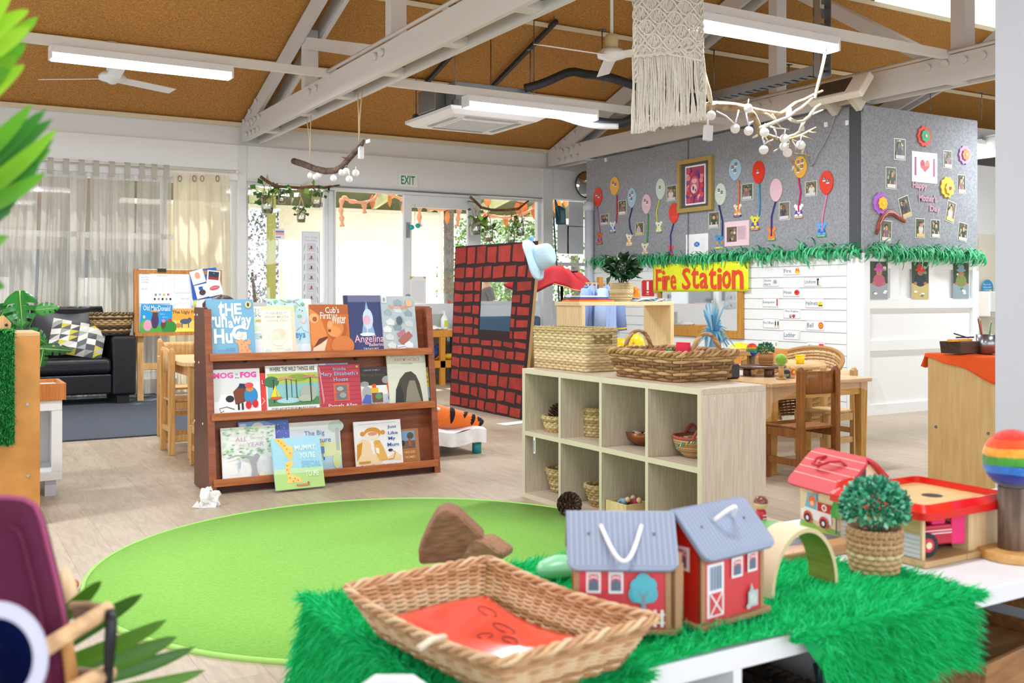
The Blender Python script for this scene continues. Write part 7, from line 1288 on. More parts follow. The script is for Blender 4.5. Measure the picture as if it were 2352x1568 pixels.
 # ================================================================ shelf unit, coats, tables on the right
YU=6.45;zt2=P(1548,690,Y=YU).z;zt2=1.105;ur_=P(1548,690,Y=YU).x;ul_=P(1336,690,Y=YU).x
BI=wood('#e6cfa4','#d8bd8c',7,2,.45,14);BI2=wood('#e8d4ac','#dcc496',7,0,.45,14)
t=thing('open_shelf','open birch shelf frame standing in front of the fire station wall','shelf',((ul_+ur_)/2,YU+.18,0))
MB(BI2).box(ul_-.02,YU,zt2-.03,ur_,YU+.36,zt2).build('top_board',t,world=True,bevel=.002)
for x in(ul_,ur_-.035):MB(BI).box(x,YU,0,x+.035,YU+.36,zt2-.03).build('side_panel',t,world=True,bevel=.002)
MB(BI2).box(ul_+.035,YU+.01,.08,ur_-.035,YU+.35,.11).build('bottom_board',t,world=True);MB(BI2).box(ul_+.035,YU+.01,.5,ur_-.035,YU+.35,.53).build('middle_board',t,world=True)
# plant on it
p=P(1429,688,Y=YU+.15);t=thing('potted_plant','glossy dark-leaved plant in a seagrass belly pot on the birch shelf','potted plant',(p.x,YU+.16,zt2));SP=[mat('#c9b98f',.85),mat('#bba878',.85),mat('#d6c8a2',.85)]
mb=MB();lp=round_loop(.075,.085,.155,bulge=.012);weave(mb,lp,15,16,.0062,.0025,SP,2);sp_=mb.build('seagrass_pot',t);MB(SP[1]).lathe([(0,.004),(.075,.004),(.08,.1),(0,.13)],n=18).build('pot_lining',sp_)
mb=MB();DG=[mat('#1c3a26',.25),mat('#26492c',.25),mat('#16301f',.2),mat('#3a5f38',.3)]
def lf():
 a=rnd.uniform(0,6.28);b_=math.acos(rnd.uniform(-.5,1));d_=Vector((sin(b_)*cos(a),sin(b_)*sin(a),cos(b_)));q_=Vector((0,0,.26))+Vector((d_.x*.11,d_.y*.10,d_.z*.10))*rnd.uniform(.4,1);return q_,(d_+Vector((0,0,-.35)))
leafclump(mb,150,lf,.095,DG,.5,.62);leafclump(mb,22,lf,.07,[mat('#c9d6a8',.35)],.5,.4);mb.build('leaves',t)
mb=MB(mat('#31492c',.6));
for k in range(6):a=k*1.05;mb.tube([(0,0,.1),(.03*cos(a),.03*sin(a),.2),(.07*cos(a),.07*sin(a),.3)],.005,5)
mb.build('stems',t)
p=P(1462,684,Y=YU+.12);mb=MB(mat('#ee8a1c',.25,transl=.2));mb.lathe([(0,0),(.055,0),(.058,.03),(.05,.10),(.03,.118),(0,.12)],n=18);lab(mb.build('orange_lamp',loc=(p.x+.03,YU+.2,zt2+.001)),'translucent orange beacon light beside the dark-leaved plant','beacon')
mb=MB(mat('#c9d2e6',.6));a=P(1456,690,Y=YU+.05);b_=P(1535,690,Y=YU+.05);ww=b_.x-a.x
for k in range(3):mb.grid(12,5,lambda u,v:(a.x+ww*(u*.92+.03*k),YU+.02+.2*v+.02*k,zt2+.004+.004*k+.018*abs(sin(u*5+k*2.2+v))**2),mat(('#c9d2e6','#eef1f7','#d6dcea')[k],.6))
lab(mb.build('loose_papers',loc=(a.x,YU,zt2),world=True,solid=.001),'loose curling blue and white papers at the right end of the birch shelf','papers')
a=P(1290,688,Y=YU+.1);b_=P(1398,688,Y=YU+.1)
for k,(h_,hh_,lb_)in enumerate((('#e88a2c',.012,'orange folder at the bottom of the pile on the birch shelf'),('#b02a2a',.012,'red folder in the middle of the pile on the birch shelf'),('#2c3a62',.012,'navy folder near the top of the pile on the birch shelf'),('#e8eef8',.010,'white papers on top of the pile on the birch shelf'))):
 z=zt2+.001+k*.0125;mb=MB(mat(h_,.4));mb.box(ul_-.01+.012*k,YU+.02+.01*k,z,b_.x-.02*k,YU+.27,z+.011);lab(mb.build('folder',loc=(ul_,YU,z),world=True),lb_,'folder')
 # coat rack with blue shirts
YR=7.6;p=P(1378,645,Y=YR);t=thing('coat_rack','wooden coat rack post with a cross peg behind the birch shelf','coat rack',(p.x,YR,0));zr=p.z
mb=MB(wood('#c08a44','#a87434'));mb.box(p.x-.025,YR-.02,.03,p.x+.025,YR+.02,zr+.04);mb.build('post',t,world=True,bevel=.006);mb=MB(wood('#c08a44','#a87434',6,0));mb.cyl((p.x-.17,YR,zr-.03),(p.x+.17,YR,zr-.03),.014);mb.build('cross_peg',t,world=True)
mb=MB(wood('#c08a44','#a87434',6,0));mb.box(p.x-.25,YR-.03,0,p.x+.25,YR+.03,.04);mb.box(p.x-.03,YR-.25,0.041,p.x+.03,YR+.25,.07);mb.build('foot',t,world=True)
SH=mat('#9fb6e0',.85,bump=(40,.2));SH2=mat('#7d97cc',.85)
def shirt(label,x0,x1,sh,yo,sleeve=None):
 a=P(x0,752,Y=YR+yo);b_=P(x1,752,Y=YR+yo);zb_=P(1378,790,Y=YR).z;c_=(a.x+b_.x)/2;t=thing('blue_shirt',label,'shirt',(c_,YR+yo,zb_),0,'pale blue shirts on the coat rack');W_=(b_.x-a.x)/2
 def fn(s_):
  def g(u,v):
   sx=2*u-1;w=W_*(.35+.65*min(1,v*1.6+.05)**.6);z=zr-.02-(zr-zb_)*v-.06*abs(sx)*(1-v);return(c_+sx*w+.02*(1-v)*sh,YR+yo+s_*.05*(1-sx*sx)**.5+.012*sin(sx*13+v*2)*v,z)
  return g
 mb=MB(SH);mb.grid(28,12,fn(-1));mb.grid(28,12,fn(1));mb.build('body',t,world=True,solid=.003)
 for s_ in(-1,1):
  mb=MB(SH2 if s_==sh else SH);mb.tube([(c_+s_*W_*.5,YR+yo,zr-.08),(c_+s_*W_*.95,YR+yo-.02,zr-.26),(c_+s_*W_*1.12,YR+yo-.03,zr-.46)],[.05,.06,.055],10,flat=1);sl_=mb.build('sleeve',t,world=True)
  if s_==sh:mb=MB(mat('#d8b24a',.7));mb.tube([(c_+s_*W_*1.10,YR+yo-.03,zr-.43),(c_+s_*W_*1.115,YR+yo-.03,zr-.445)],.059,10);mb.build('cuff_stripe',sl_,world=True)
 mb=MB(SH2);mb.tube([(c_-.05,YR+yo-.02,zr-.03),(c_-.02,YR+yo-.055,zr-.12),(c_+.0,YR+yo-.056,zr-.2)],.008,5);mb.tube([(c_+.05,YR+yo-.02,zr-.03),(c_+.02,YR+yo-.055,zr-.12),(c_+.0,YR+yo-.056,zr-.2)],.008,5);mb.build('collar',t,world=True)
shirt('pale blue shirt on the left of the wooden coat rack',1336,1378,-1,0.0);shirt('pale blue shirt with a yellow-striped cuff on the right of the coat rack',1376,1420,1,-.13)
# low bench behind the cube shelf for helmets and pompom
zb_=.74;t=thing('low_table','low wooden table behind the willow basket carrying helmets and streamers','table',(4.9,5.75,0));a=P(1440,800,Z=zb_)
LT=wood('#d8b070','#c49a58',6,0);MB(LT).box(4.2,5.45,zb_-.03,5.36,5.95,zb_).build('table_top',t,world=True,bevel=.004)
for x in(4.23,5.28):
 for y in(5.48,5.87):MB(LT).box(x,y,0,x+.05,y+.05,zb_-.03).build('leg',t,world=True)
def helmet(label,x,y,z,r_,rz=0):
 t=thing('toy_helmet',label,'helmet',(x,y,z),rz,None);YE_=mat('#f6c81c',.22,coat=.4)
 mb=MB(YE_);mb.lathe([(r_,0),(r_*.99,r_*.25),(r_*.88,r_*.6),(r_*.6,r_*.88),(0,r_*.98)],(0,0,.01),26,sy=.82);mb.build('shell',t);mb=MB(YE_)
 for k in(-1,0,1):mb.tube([(r_*1.01*sin(a_),k*r_*.28,.01+r_*1.0*cos(a_)*(1-.05*abs(k)))for a_ in[-1.3+2.6*i/12 for i in range(13)]],r_*.07,6)
 mb.build('ridges',t);mb=MB(YE_);mb.lathe([(r_*.95,.004),(r_*1.2,0),(r_*1.2,.006),(r_*.95,.012)],(r_*.1,0,0),26,sy=.85);mb.build('brim',t);return t
p=P(1465,800,Z=zb_);helmet('ribbed yellow toy helmet seen through the left hoop of the willow basket',p.x,p.y+.05,zb_+.001,.105,.6)
p=P(1420,800,Z=zb_);helmet('yellow toy helmet half hidden behind the seagrass box',P(1425,790,Y=5.85).x-.02,5.83,zb_+.001,.09,2.0)
p=P(1642,795,Y=5.6);t=thing('pompom_streamers','pale blue crepe streamers in a clear vase in front of the mirror','streamers',(p.x,5.62,zb_+.001));CB=[mat('#8cc9e4',.7,transl=.3),mat('#6ab4dc',.7,transl=.3),mat('#b4def0',.7,transl=.3)]
mb=MB(mat('#4a9ed0',.2,tr=.4));mb.lathe([(0,0),(.06,0),(.062,.1),(.075,.15)],n=20);mb.build('vase',t);mb=MB()
for k in range(95):
 a_=rnd.uniform(0,6.28);el=rnd.uniform(-.5,1.5);L_=rnd.uniform(.08,.2)*(1.25 if el>1 else 1);d_=Vector((cos(a_)*cos(el),sin(a_)*cos(el)*.6,sin(el)));sd_=d_.cross(Vector((rnd.uniform(-1,1),rnd.uniform(-1,1),.5))).normalized()*rnd.uniform(.006,.011);p0=Vector((0,0,.13));p1=p0+d_*L_*.6;p2=p0+d_*L_+Vector((0,0,-.35*L_*(el<.9)))
 mb.add([p0-sd_*.4,p0+sd_*.4,p1+sd_,p1-sd_,p2+sd_*.8,p2-sd_*.8],[(0,1,2,3),(3,2,4,5)],CB[k%3],True)
mb.build('streamers',t)
# main table on the right --------------------------------------------------
q1=P(1772,1089,Z=0);q2=P(1965,1061,Z=0);tz=.59;MT=wood('#d9ac62','#c08f44',5,0,.4,12);MTL=wood('#d0a050','#b4853a',5,2,.45,12)
t=thing('child_table','honey-coloured wooden table under a clear plastic cover, beside the cube shelf','table',((q1.x+q2.x)/2,q1.y+.3,0));ty0=q1.y-.06;tx0_,tx1_=q1.x-.07,q2.x+.07;ty1_=ty0+.62
def rrect(x0,y0,x1,y1,r_,n=6):
 o_=[]
 for cx_,cy_,a0 in((x1-r_,y0+r_,-90),(x1-r_,y1-r_,0),(x0+r_,y1-r_,90),(x0+r_,y0+r_,180)):
  for i in range(n+1):a_=radians(a0+90*i/n);o_.append((cx_+r_*cos(a_),cy_+r_*sin(a_)))
 return o_
def slabz(mb,o_,z0,z1,m=None):n=len(o_);mb.add([(a,b,z0)for a,b in o_]+[(a,b,z1)for a,b in o_],[tuple(range(n))[::-1],tuple(range(n,2*n))]+[(i,(i+1)%n,(i+1)%n+n,i+n)for i in range(n)],m)
mb=MB(MT);slabz(mb,rrect(tx0_,ty0,tx1_,ty1_,.05),tz-.024,tz);mb.build('table_top',t,world=True,bevel=.005)
for x in(tx0_+.04,tx1_-.105):
 for y in(ty0+.03,ty1_-.095):mb=MB(MTL);mb.add([(x+dx,y+dy,0)for dx,dy in((.008,.008),(.057,.008),(.057,.057),(.008,.057))]+[(x+dx,y+dy,tz-.024)for dx,dy in((0,0),(.065,0),(.065,.065),(0,.065))],[(3,2,1,0),(4,5,6,7),(0,1,5,4),(1,2,6,5),(2,3,7,6),(3,0,4,7)]);mb.build('leg',t,world=True,bevel=.003)
for b_ in((tx0_+.1,ty0+.045,tx1_-.1,ty0+.065),(tx0_+.1,ty1_-.065,tx1_-.1,ty1_-.045)):MB(MT).box(b_[0],b_[1],tz-.11,b_[2],b_[3],tz-.024).build('apron',t,world=True)
for x in(tx0_+.055,tx1_-.075):MB(MT).box(x,ty0+.09,tz-.11,x+.02,ty1_-.09,tz-.024).build('apron',t,world=True)
PL=mat('#ffffff',.12,tr=.86);t=thing('plastic_cover','clear plastic tablecloth hanging in points off the honey-coloured table','tablecloth',((tx0_+tx1_)/2,ty0+.3,tz+.001))
mb=MB(PL);mb.box(tx0_-.005,ty0-.005,tz+.0005,tx1_+.005,ty1_+.005,tz+.0015)
for x,s_ in((tx0_+.02,-1),(tx1_-.02,1)):
 mb.grid(10,6,lambda u,v:(x+s_*(.02+.05*v)+.012*sin(u*7+v*3),ty0-.012-.04*v*(1-u)+.3*u,tz-(.13+.13*(1-abs(2*(u-.15))))*v*.9))
mb.grid(20,4,lambda u,v:(tx0_+(tx1_-tx0_)*u,ty0-.008-.015*v*abs(sin(u*9)),tz-(.05+.07*abs(2*u-1)**3+.01*sin(u*21))*v));mb.build('sheet',t,world=True)
DW=wood('#9a6228','#7c4a1a',5,2,.4,12)
pa=P(1840,843,D=6.1);cx_c=(pa.x+P(1920,841,Y=pa.y).x)/2;cw__=P(1920,841,Y=pa.y).x-pa.x
kid_chair('dark stained wooden child chair with its back to us, pushed under the honey-coloured table',cx_c,pa.y,radians(90),pa.z,.345,DW,w=cw__,dp=.29)
kid_chair('pale wooden child chair at the right end of the honey-coloured table',tx1_+.16,ty0+.46,radians(180),.64,.33,wood('#d8b47c','#c49c5e'),w=.28,dp=.27)
kid_chair('brown wooden child chair on the far side of the honey-coloured table',cx_c+.1,ty1_+.26,radians(-90),.62,.33,wood('#a87840','#8a5c2a'),w=.3,dp=.27)
# things on it
def on(px_,py_,z=tz+.002):return P(px_,py_,Z=z)
p=on(1752,862);t=thing('round_board','low round dark wooden stand on the honey-coloured table','stand',(p.x,p.y,tz+.002));DB=wood('#6b4c3c','#55392c')
mb=MB(DB);mb.lathe([(0,.055),(.175,.055),(.18,.062),(.175,.072),(0,.073)],n=36,sy=.8);mb.build('top',t)
for a_ in(0.4,2.6,4.4):mb=MB(DB);mb.cyl((.12*cos(a_),.095*sin(a_),0),(.12*cos(a_),.095*sin(a_),.055),.028);mb.build('leg',t)
def basket_plant(label,loc,r0,r1,h,cr,ch,n,cols,leaf,wc):
 t=thing('basket_plant',label,'potted plant',loc);mb=MB();lp=round_loop(r0,r1,h,bulge=.002);weave(mb,lp,int(h/.0085),15,.0048*h/.09+.0008,.0028,wc,2,stake=.003);wp_=mb.build('woven_pot',t);mb=MB();rope_rim(mb,lp,1.0,.003,2,26,wc,5,90);mb.build('rim',wp_)
 MB(mat('#4a3a2c',.9)).lathe([(0,.004),(r0,.004),(r1*.95,h*.85),(0,h*.9)],n=18).build('soil',t);mb=MB();ms=[mat(c_,.45)for c_ in cols]
 def g():
  a_=rnd.uniform(0,6.28);b_=math.acos(rnd.uniform(-.35,1));d_=Vector((sin(b_)*cos(a_),sin(b_)*sin(a_),cos(b_)));return Vector((0,0,h+ch*.42))+Vector((d_.x*cr,d_.y*cr,d_.z*ch*.62))*rnd.uniform(.45,1)**.5,d_
 leafclump(mb,n,g,leaf,ms,.9,.55);mb.build('leaves',t);mb=MB(ms[0])
 for k in range(14):a_=k*.9;mb.tube([(0,0,h*.8),(cr*.4*cos(a_),cr*.4*sin(a_),h+ch*.3),(cr*.7*cos(a_),cr*.7*sin(a_),h+ch*.6)],.0015,4)
 mb.build('stems',t);return t
basket_plant('small green plant in a woven pot on the round dark stand',(p.x+.03,p.y,tz+.0765),.042,.047,.075,.056,.075,420,['#3f8f62','#2f7a4e','#5fae7c','#246040'],.018,[mat('#c08a54',.8),mat('#a87442',.8),mat('#cf9f6a',.8)])
def felt_tree(label,loc,tr_,th_,br_,bands,base_r,wd__,fz=.5,squash=1.0,tilt=0,nb=9000):
 t=thing('felt_tree',label,'toy tree',loc);mb=MB(wd__);mb.cyl((0,0,.012),(0,0,th_),tr_,n=22);mb.build('trunk',t)
 mb=MB(wood('#d6a868','#c4924e',6,0));mb.lathe([(0,0),(base_r,0),(base_r*1.01,.006),(base_r,.014*base_r/.05),(0,.014*base_r/.05)],n=28);mb.build('base',t,bevel=.001)
 mb=MB();ms=[mat(c_,.95,noise=(40,.2),sheen=.5)for c_ in bands];nb_=len(bands);cz_=th_+br_*squash*.93
 for b_ in range(nb_):
  z_hi,z_lo=1-2*b_/nb_,1-2*(b_+1)/nb_
  mb.grid(32,4,lambda u,v:(lambda zz:(br_*(1-min(1,zz*zz))**.5*cos(2*pi*u),br_*(1-min(1,zz*zz))**.5*sin(2*pi*u),cz_+br_*squash*(zz+.03*sin(u*2*pi*3+b_)*(1-zz*zz)*(0<b_+v<nb_))))(z_hi+(z_lo-z_hi)*v),ms[b_])
 fb_=mb.build('felt_ball',t);mb=MB();pts=[]
 for b_ in range(nb_):
  for _ in range(int(nb/nb_)):
   zz=1-2*(b_+rnd.random())/nb_;a_=rnd.uniform(0,6.28);rr=(1-zz*zz)**.5;d_=Vector((rr*cos(a_),rr*sin(a_),zz*squash));pp_=Vector((0,0,cz_))+d_*br_*.995;L_=br_*.05;sd_=d_.cross(Vector((rnd.uniform(-1,1),rnd.uniform(-1,1),rnd.uniform(-1,1)))).normalized()
   e_=pp_+sd_*L_*1.6+d_*L_*.35;mb.add([pp_,pp_+d_*L_*.1+sd_*L_*.3+d_.cross(sd_)*br_*.006,e_],[(0,1,2)],ms[b_],True)
 mb.build('wool_fibres',fb_)['kind']='stuff';return t
RAIN=['#e02818','#e8531c','#f2a53a','#4ea33c','#3a7fd6','#25309a','#241a4a']
p=on(1784,869);felt_tree('green felt ball tree on a round wooden base, on the honey-coloured table',(p.x,p.y-.04,tz+.002),.017,.09,.0385,['#86b83c','#7fae38','#76a534'],.034,wood('#c99c64','#b4844c'),nb=2400,squash=1.1)
p=on(1766,858);felt_tree('rainbow felt ball tree behind the small green plant on the table',(p.x+.05,p.y+.22,tz+.002),.02,.115,.045,RAIN,.04,wood('#7c6450','#64503e'),nb=2400,squash=1.1)
p=on(1806,872);mb=MB(mat('#8f98a8',.25,.7));mb.cyl((0,0,0),(0,0,.055),.018);mb.cyl((0,0,.03),(0,0,.056),.0185,m=mat('#2c3444',.3));lab(mb.build('metal_tin',loc=tuple(on(1807,868))),'small blue-grey metal tin on the table beside the green felt tree','tin')
p=on(1819,868);t=thing('wooden_figure','small wooden block painted with an orange lion face on the table','toy',tuple(p));mb=MB(wood('#d0a878','#b88c58'));mb.box(-.02,-.012,0,.02,.012,.05);mb.build('block',t,bevel=.002);mb=MB(mat('#d8501c',.5));mb.T=Matrix.Translation((0,-.013,.042))@Matrix.Rotation(pi/2,4,'X');mb.lathe([(0,.004),(.02,.004),(.022,0)],n=12);mb.art(-.02,0,.01,.01,0,[]);mb.build('mane',t);mb=MB(mat('#f0c83a',.5));mb.sph((0,-.018,.042),(.012,.004,.011),10);mb.build('lion_face',t)
p=on(1833,862);mb=MB(wood('#e4c48c','#d0a868'));mb.box(-.05,-.02,.0,.05,.02,.02);mb.box(-.03,-.015,.021,.04,.015,.04);mb.box(-.01,-.014,.041,.035,.014,.055);o=lab(mb.build('wooden_planks',loc=(p.x,p.y+.06,tz+.002)),'little stack of pale wooden planks behind the dark chair back','toy');o.rotation_euler=(0,0,.4)
p=P(1690,800,D=6.6);mb=MB(mat('#26282c',.4));mb.box(-.13,-.09,0,.13,.09,.1);mb.box(-.1,-.07,.1,.1,.07,.13);lab(mb.build('black_case',loc=(p.x,ty1_-.13,tz+.002),bevel=.012),'black case at the back of the table behind the willow basket','case')
p=P(1712,838,D=6.4);mb=MB(wood('#a88450','#8a683a',8,0));mb.cyl((-.13,0,.026),(.13,.03,.026),.025,.02,12);lab(mb.build('log_piece',loc=(p.x,ty0+.38,tz+.002)),'brown log piece lying on the table behind the willow basket','log')
# second round table with box, cup, helmet; wicker chair
t2x,t2y=6.0,6.1;t=thing('round_table','pale round table near the white boards, behind the honey-coloured table','table',(t2x,t2y,0));tz2=.60;mb=MB(wood('#e2bd84','#d0a668',5,0));mb.lathe([(0,tz2-.035),(.50,tz2-.035),(.515,tz2-.018),(.50,tz2),(0,tz2)],n=48);mb.build('table_top',t)
for a_ in(.8,2.4,3.9,5.5):MB(wood('#cfa468','#bb8e50')).box(.36*cos(a_)-.025,.36*sin(a_)-.025,0,.36*cos(a_)+.025,.36*sin(a_)+.025,tz2-.035).build('leg',t)
a=P(1797,836,D=7.6);b_=P(1893,836,D=7.6)
t=thing('wooden_box','long honey wooden box with a scooped end on the pale round table','box',M=Matrix.Translation((5.66,5.96,tz2+.002))@Matrix.Rotation(radians(-6),4,'Z'));WB=wood('#d8a05a','#c48c48',5,0);hb_=.115
for nm,*q_ in(('side',-.0,0,0,.44,.012,hb_),('side',0,.2,0,.44,.212,hb_),('end',0,.012,0,.012,.2,hb_),('end',.428,.012,0,.44,.2,hb_),('bottom',.012,.012,0,.428,.2,.01)):MB(WB).box(*q_).build(nm,t,bevel=.002)
mb=MB(wood('#c8a05c','#b08844',5,0));mb.prism([(0,0)]+[(.28*i/12,.05+.025*sin(pi*i/9))for i in range(13)]+[(.34,.05),(.34,0)],-.012,.0);lab(mb.build('curved_rail',loc=(5.42,5.74,tz2+.002)),'low wavy wooden rail piece in front of the long wooden box','toy')
p=P(1902,838,Z=tz2);t=thing('yellow_cup','small yellow cup at the edge of the pale round table','cup',(6.12,5.80,tz2+.002));mb=MB(mat('#f3dc1c',.3));mb.lathe([(0,0),(.03,0),(.04,.07),(.037,.07),(.028,.006),(0,.006)],n=20);mb.build('cup_body',t);mb=MB(mat('#f3dc1c',.3));mb.lathe([(.039,.062),(.044,.064),(.044,.07),(.039,.07)],n=20);mb.build('rim',t)
p=P(1826,806,D=8.1);helmet('smooth yellow toy helmet behind the long wooden box',5.98,6.34,tz2+.001,.14,.4)
# wicker tub chair
p=P(1903,850,D=8.6);t=thing('wicker_chair','rounded wicker tub chair against the white boards','chair',(6.72,6.35,0),radians(20));WK=[mat('#b98f56',.7),mat('#a67c46',.7),mat('#c9a26a',.7)]
mb=MB();H_=.68
def tub(u,l):
 a_=-.35*pi+1.7*pi*u;top=.36+(H_-.36)*(.5-.5*cos(2*pi*min(1,max(0,u))))**.6;r_=.22+.13*l;z=.06+(top-.06)*l;return Vector((r_*cos(a_-pi/2+.0),r_*sin(a_-pi/2),z)),Vector((cos(a_-pi/2),sin(a_-pi/2),0))
for i in range(22):
 pts=[]
 for k in range(60):pp_,nn_=tub(k/59,(i+.5)/22);pts.append(pp_+nn_*.006*sin(pi*k+pi*i))
 mb.tube(pts,.0125,5,WK[i%3])
for k in range(30):mb.tube([tub(k/29,l)[0]for l in(0,.5,1)],.006,4,WK[0])
mb.build('woven_shell',t);mb=MB(WK[1]);mb.tube([tub(k/50,1.0)[0]for k in range(51)],.018,8);mb.build('rolled_edge',t);mb=MB(WK[2]);mb.lathe([(0,.30),(.22,.30),(.235,.33),(.22,.35),(0,.35)],n=30);mb.build('seat',t)
# cupboard at the right with cloth and pots
cp=P(2131,812,D=5.9);zc2=cp.z;CPM=face_M((cp.x,cp.y,0),'-X');t=thing('birch_cupboard','plain birch cupboard side standing in front of the white pillar','cupboard',M=CPM);BC=wood('#dfbf86','#d3b073',4,2,.45,9)
MB(BC).box(0,0,.0,1.0,.018,zc2-.004).build('end_panel',t,bevel=.002);ep_=[q for q in COL.objects if q.parent==t][-1];MB(BC).box(0,.018,.0,.018,.42,zc2-.02).build('side_panel',t);MB(BC).box(0,.018,zc2-.02,1.0,.42,zc2-.002).build('top_board',t)
MB(BC).box(.018,.40,0,1.0,.42,zc2-.02).build('far_panel',t);MB(BC).box(.018,.018,.06,1.0,.40,.08).build('bottom_board',t)
mb=MB(mat('#8f9296',.3,.8));Ci=CPM.inverted()
for x,y in((2155,823),(2150,980),(2270,995)):p=Ci@P(x,y,X=cp.x);mb.cyl((p.x,-.003,p.z),(p.x,0,p.z),.009,n=10)
mb.build('screws',ep_)
OC2=mat('#ee5a1a',.85,bump=(40,.3));mb=MB(OC2)
def cloth(u,v):
 x=-.01+.9*u
 if v<.6:return(x,.40*(1-v/.6)-.008,zc2+.003+.003*sin(u*30))
 w=(v-.6)/.4;dz=.02+.26*max(0,u-.08)**.9+.010*sin(u*16);return(x,-.012-.012*w*abs(sin(u*11)),zc2+.003-dz*w)
mb.grid(50,20,cloth);mb.grid(6,10,lambda u,v:(-.012-.03*u,.38*(1-v)-.008,zc2+.003-(.07+.02*sin(v*9))*u**.8));o=mb.build('orange_cloth',M=CPM,solid=.003);lab(o,'orange cotton cloth draped over the birch cupboard top','cloth')
zo=zc2+.010;t=thing('wooden_bowl','square dark wooden dish holding an orange ruler and pencils on the cupboard','dish',tuple(P(2204,811,Z=zo)));mb=MB(wood('#4a3428','#38261c',6,0));w_=.088
lp_=[(w_*(.92+.08*z/.07),z)for z in(0,.035,.07)];
mb.add([(sx*r_,sy*r_*.8,z)for r_,z in lp_ for sx,sy in((-1,-1),(1,-1),(1,1),(-1,1))]+[(sx*w_*.9,sy*w_*.72,.069)for sx,sy in((-1,-1),(1,-1),(1,1),(-1,1))]+[(sx*w_*.85,sy*w_*.68,.012)for sx,sy in((-1,-1),(1,-1),(1,1),(-1,1))],[(3,2,1,0)]+[(4*i+k,4*i+(k+1)%4,4*i+4+(k+1)%4,4*i+4+k)for i in range(4)for k in range(4)]+[(16,17,18,19)]);mb.build('dish_body',t,bevel=.004)
x0_,y0_=PM[t.name].translation.x,PM[t.name].translation.y
mb=MB(mat('#f2a01c',.4));mb.box(-.1,-.02,0,.08,.015,.012);o=lab(mb.build('orange_ruler',loc=(x0_-.02,y0_-.02,zo+.071)),'orange plastic ruler lying across the dark wooden dish','ruler')
mb=MB(mat('#2c2826',.5));mb.cyl((-.06,0,.035),(.1,.02,0.006),.004,n=6);mb.cyl((-.0,.03,.01),(.12,.0,.01),.005,n=6,m=mat('#555a60',.4,.6));lab(mb.build('pencil',loc=(x0_+.01,y0_,zo+.08)),'dark pencil resting on the edge of the wooden dish','pencil')
tc_=P(2264,811,Z=zo);t=thing('metal_tin','brushed steel tin of pencils on the orange cloth','tin',(tc_.x,tc_.y,zo));rt_=.052;mb=MB(mat('#9a9ca4',.28,.9));mb.lathe([(0,0),(rt_,0),(rt_,.108),(rt_*.95,.108),(rt_*.95,.004),(0,.004)],n=28);mb.build('tin_body',t)
for k,(dx,dy,lx,ly,c_,lb_)in enumerate(((-.02,0,-.05,0,'#7a3a2a','brown pencil leaning left in the steel tin'),(.0,.01,-.02,.01,'#b05a34','orange-brown pencil standing in the steel tin'),(.03,0,.02,0,'#2f8a4a','green pencil in the steel tin'),(.02,-.02,.05,-.01,'#c8b24a','yellow pencil leaning right in the steel tin'))):
 mb=MB(mat(c_,.4));a=Vector((dx*.5,dy,.008));b_=Vector((dx+lx,dy+ly,.2-.012*k));mb.cyl(a,b_,.0045,n=6);d_=(b_-a).normalized();mb.cyl(b_,b_+d_*.014,.0045,.001,6,mat('#e0c090',.6));lab(mb.build('pencil',loc=(tc_.x,tc_.y,zo)),lb_,'pencil','pencils in the steel tin')
 # ================================================================ foreground shelf with toys
TZF=.65;fx0,fx1,fy0,fy1=.55,3.1,1.06,1.60
WS=mat('#eceff6',.35);t=thing('white_shelf','long white shelf unit in the foreground carrying the toy houses','shelf',(1.8,1.33,0))
MB(WS).box(fx0,fy0,TZF-.032,fx1,fy1,TZF).build('top_board',t,world=True,bevel=.0015)
for x in(fx0,.99,1.385,2.1,2.5,fx1-.016):MB(WS).box(x,fy0+.004,.03,x+.016,fy1-.004,TZF-.032).build('divider',t,world=True)
MB(WS).box(fx0+.016,fy1-.02,.03,fx1-.016,fy1-.006,TZF-.032).build('back_panel',t,world=True);MB(WS).box(fx0+.016,fy0+.004,.24,1.385,fy1-.02,.256).build('middle_shelf',t,world=True);MB(WS).box(1.401,fy0+.004,.412,2.1,fy1-.02,.428).build('middle_shelf',t,world=True);MB(WS).box(fx0,fy0,0,fx1,fy1,.03).build('bottom_board',t,world=True)
# things inside
t=thing('dark_basket','dark chunky woven basket inside the white shelf compartment','basket',(1.17,1.30,.258));DKC=[mat('#3a2f28',.8),mat('#4a3c32',.8),mat('#2c241f',.8)]
lp=rect_loop(.26,.30,.28,.32,.22,.04);mb=MB();weave(mb,lp,11,16,.0115,.006,DKC,2);mb.build('woven_wall',t);mb=MB();rope_rim(mb,lp,1.0,.007,2,30,DKC,5,110);mb.build('rim',t)
mb=MB(mat('#2d3a46',.35));mb.box(0,0,0,.11,.012,.17);mb.box(.01,-.002,.015,.1,0,.155,mat('#9fb4c6',.2));mb.box(.03,-.004,.06,.08,-.002,.12,mat('#5a6a78',.3));p=P(1885,1535,Y=1.10)
o=mb.build('tablet_toy',M=Matrix.Translation((1.245,1.10,.40))@Matrix.Rotation(radians(-35),4,'X')@Matrix.Rotation(radians(18),4,'Y'),bevel=.004);lab(o,'blue-grey framed tablet toy tilted in the white shelf compartment','toy')
mb=MB(mat('#2b2a2e',.5));mb.box(1.20,1.09,.258,1.36,1.24,.40);lab(mb.build('storage_tin',loc=(1.28,1.16,.258),world=True,bevel=.004),'black tin under the tilted tablet toy in the white shelf','tin')
t=thing('wooden_tray','wooden tray with a cut-out handle jutting from the right end of the white shelf','tray',(1.72,1.25,.43));TRW=wood('#a87848','#8a5f36',6,0);TRM=Matrix.Translation((1.79,1.27,.4295))@Matrix.Rotation(radians(8),4,'Z')
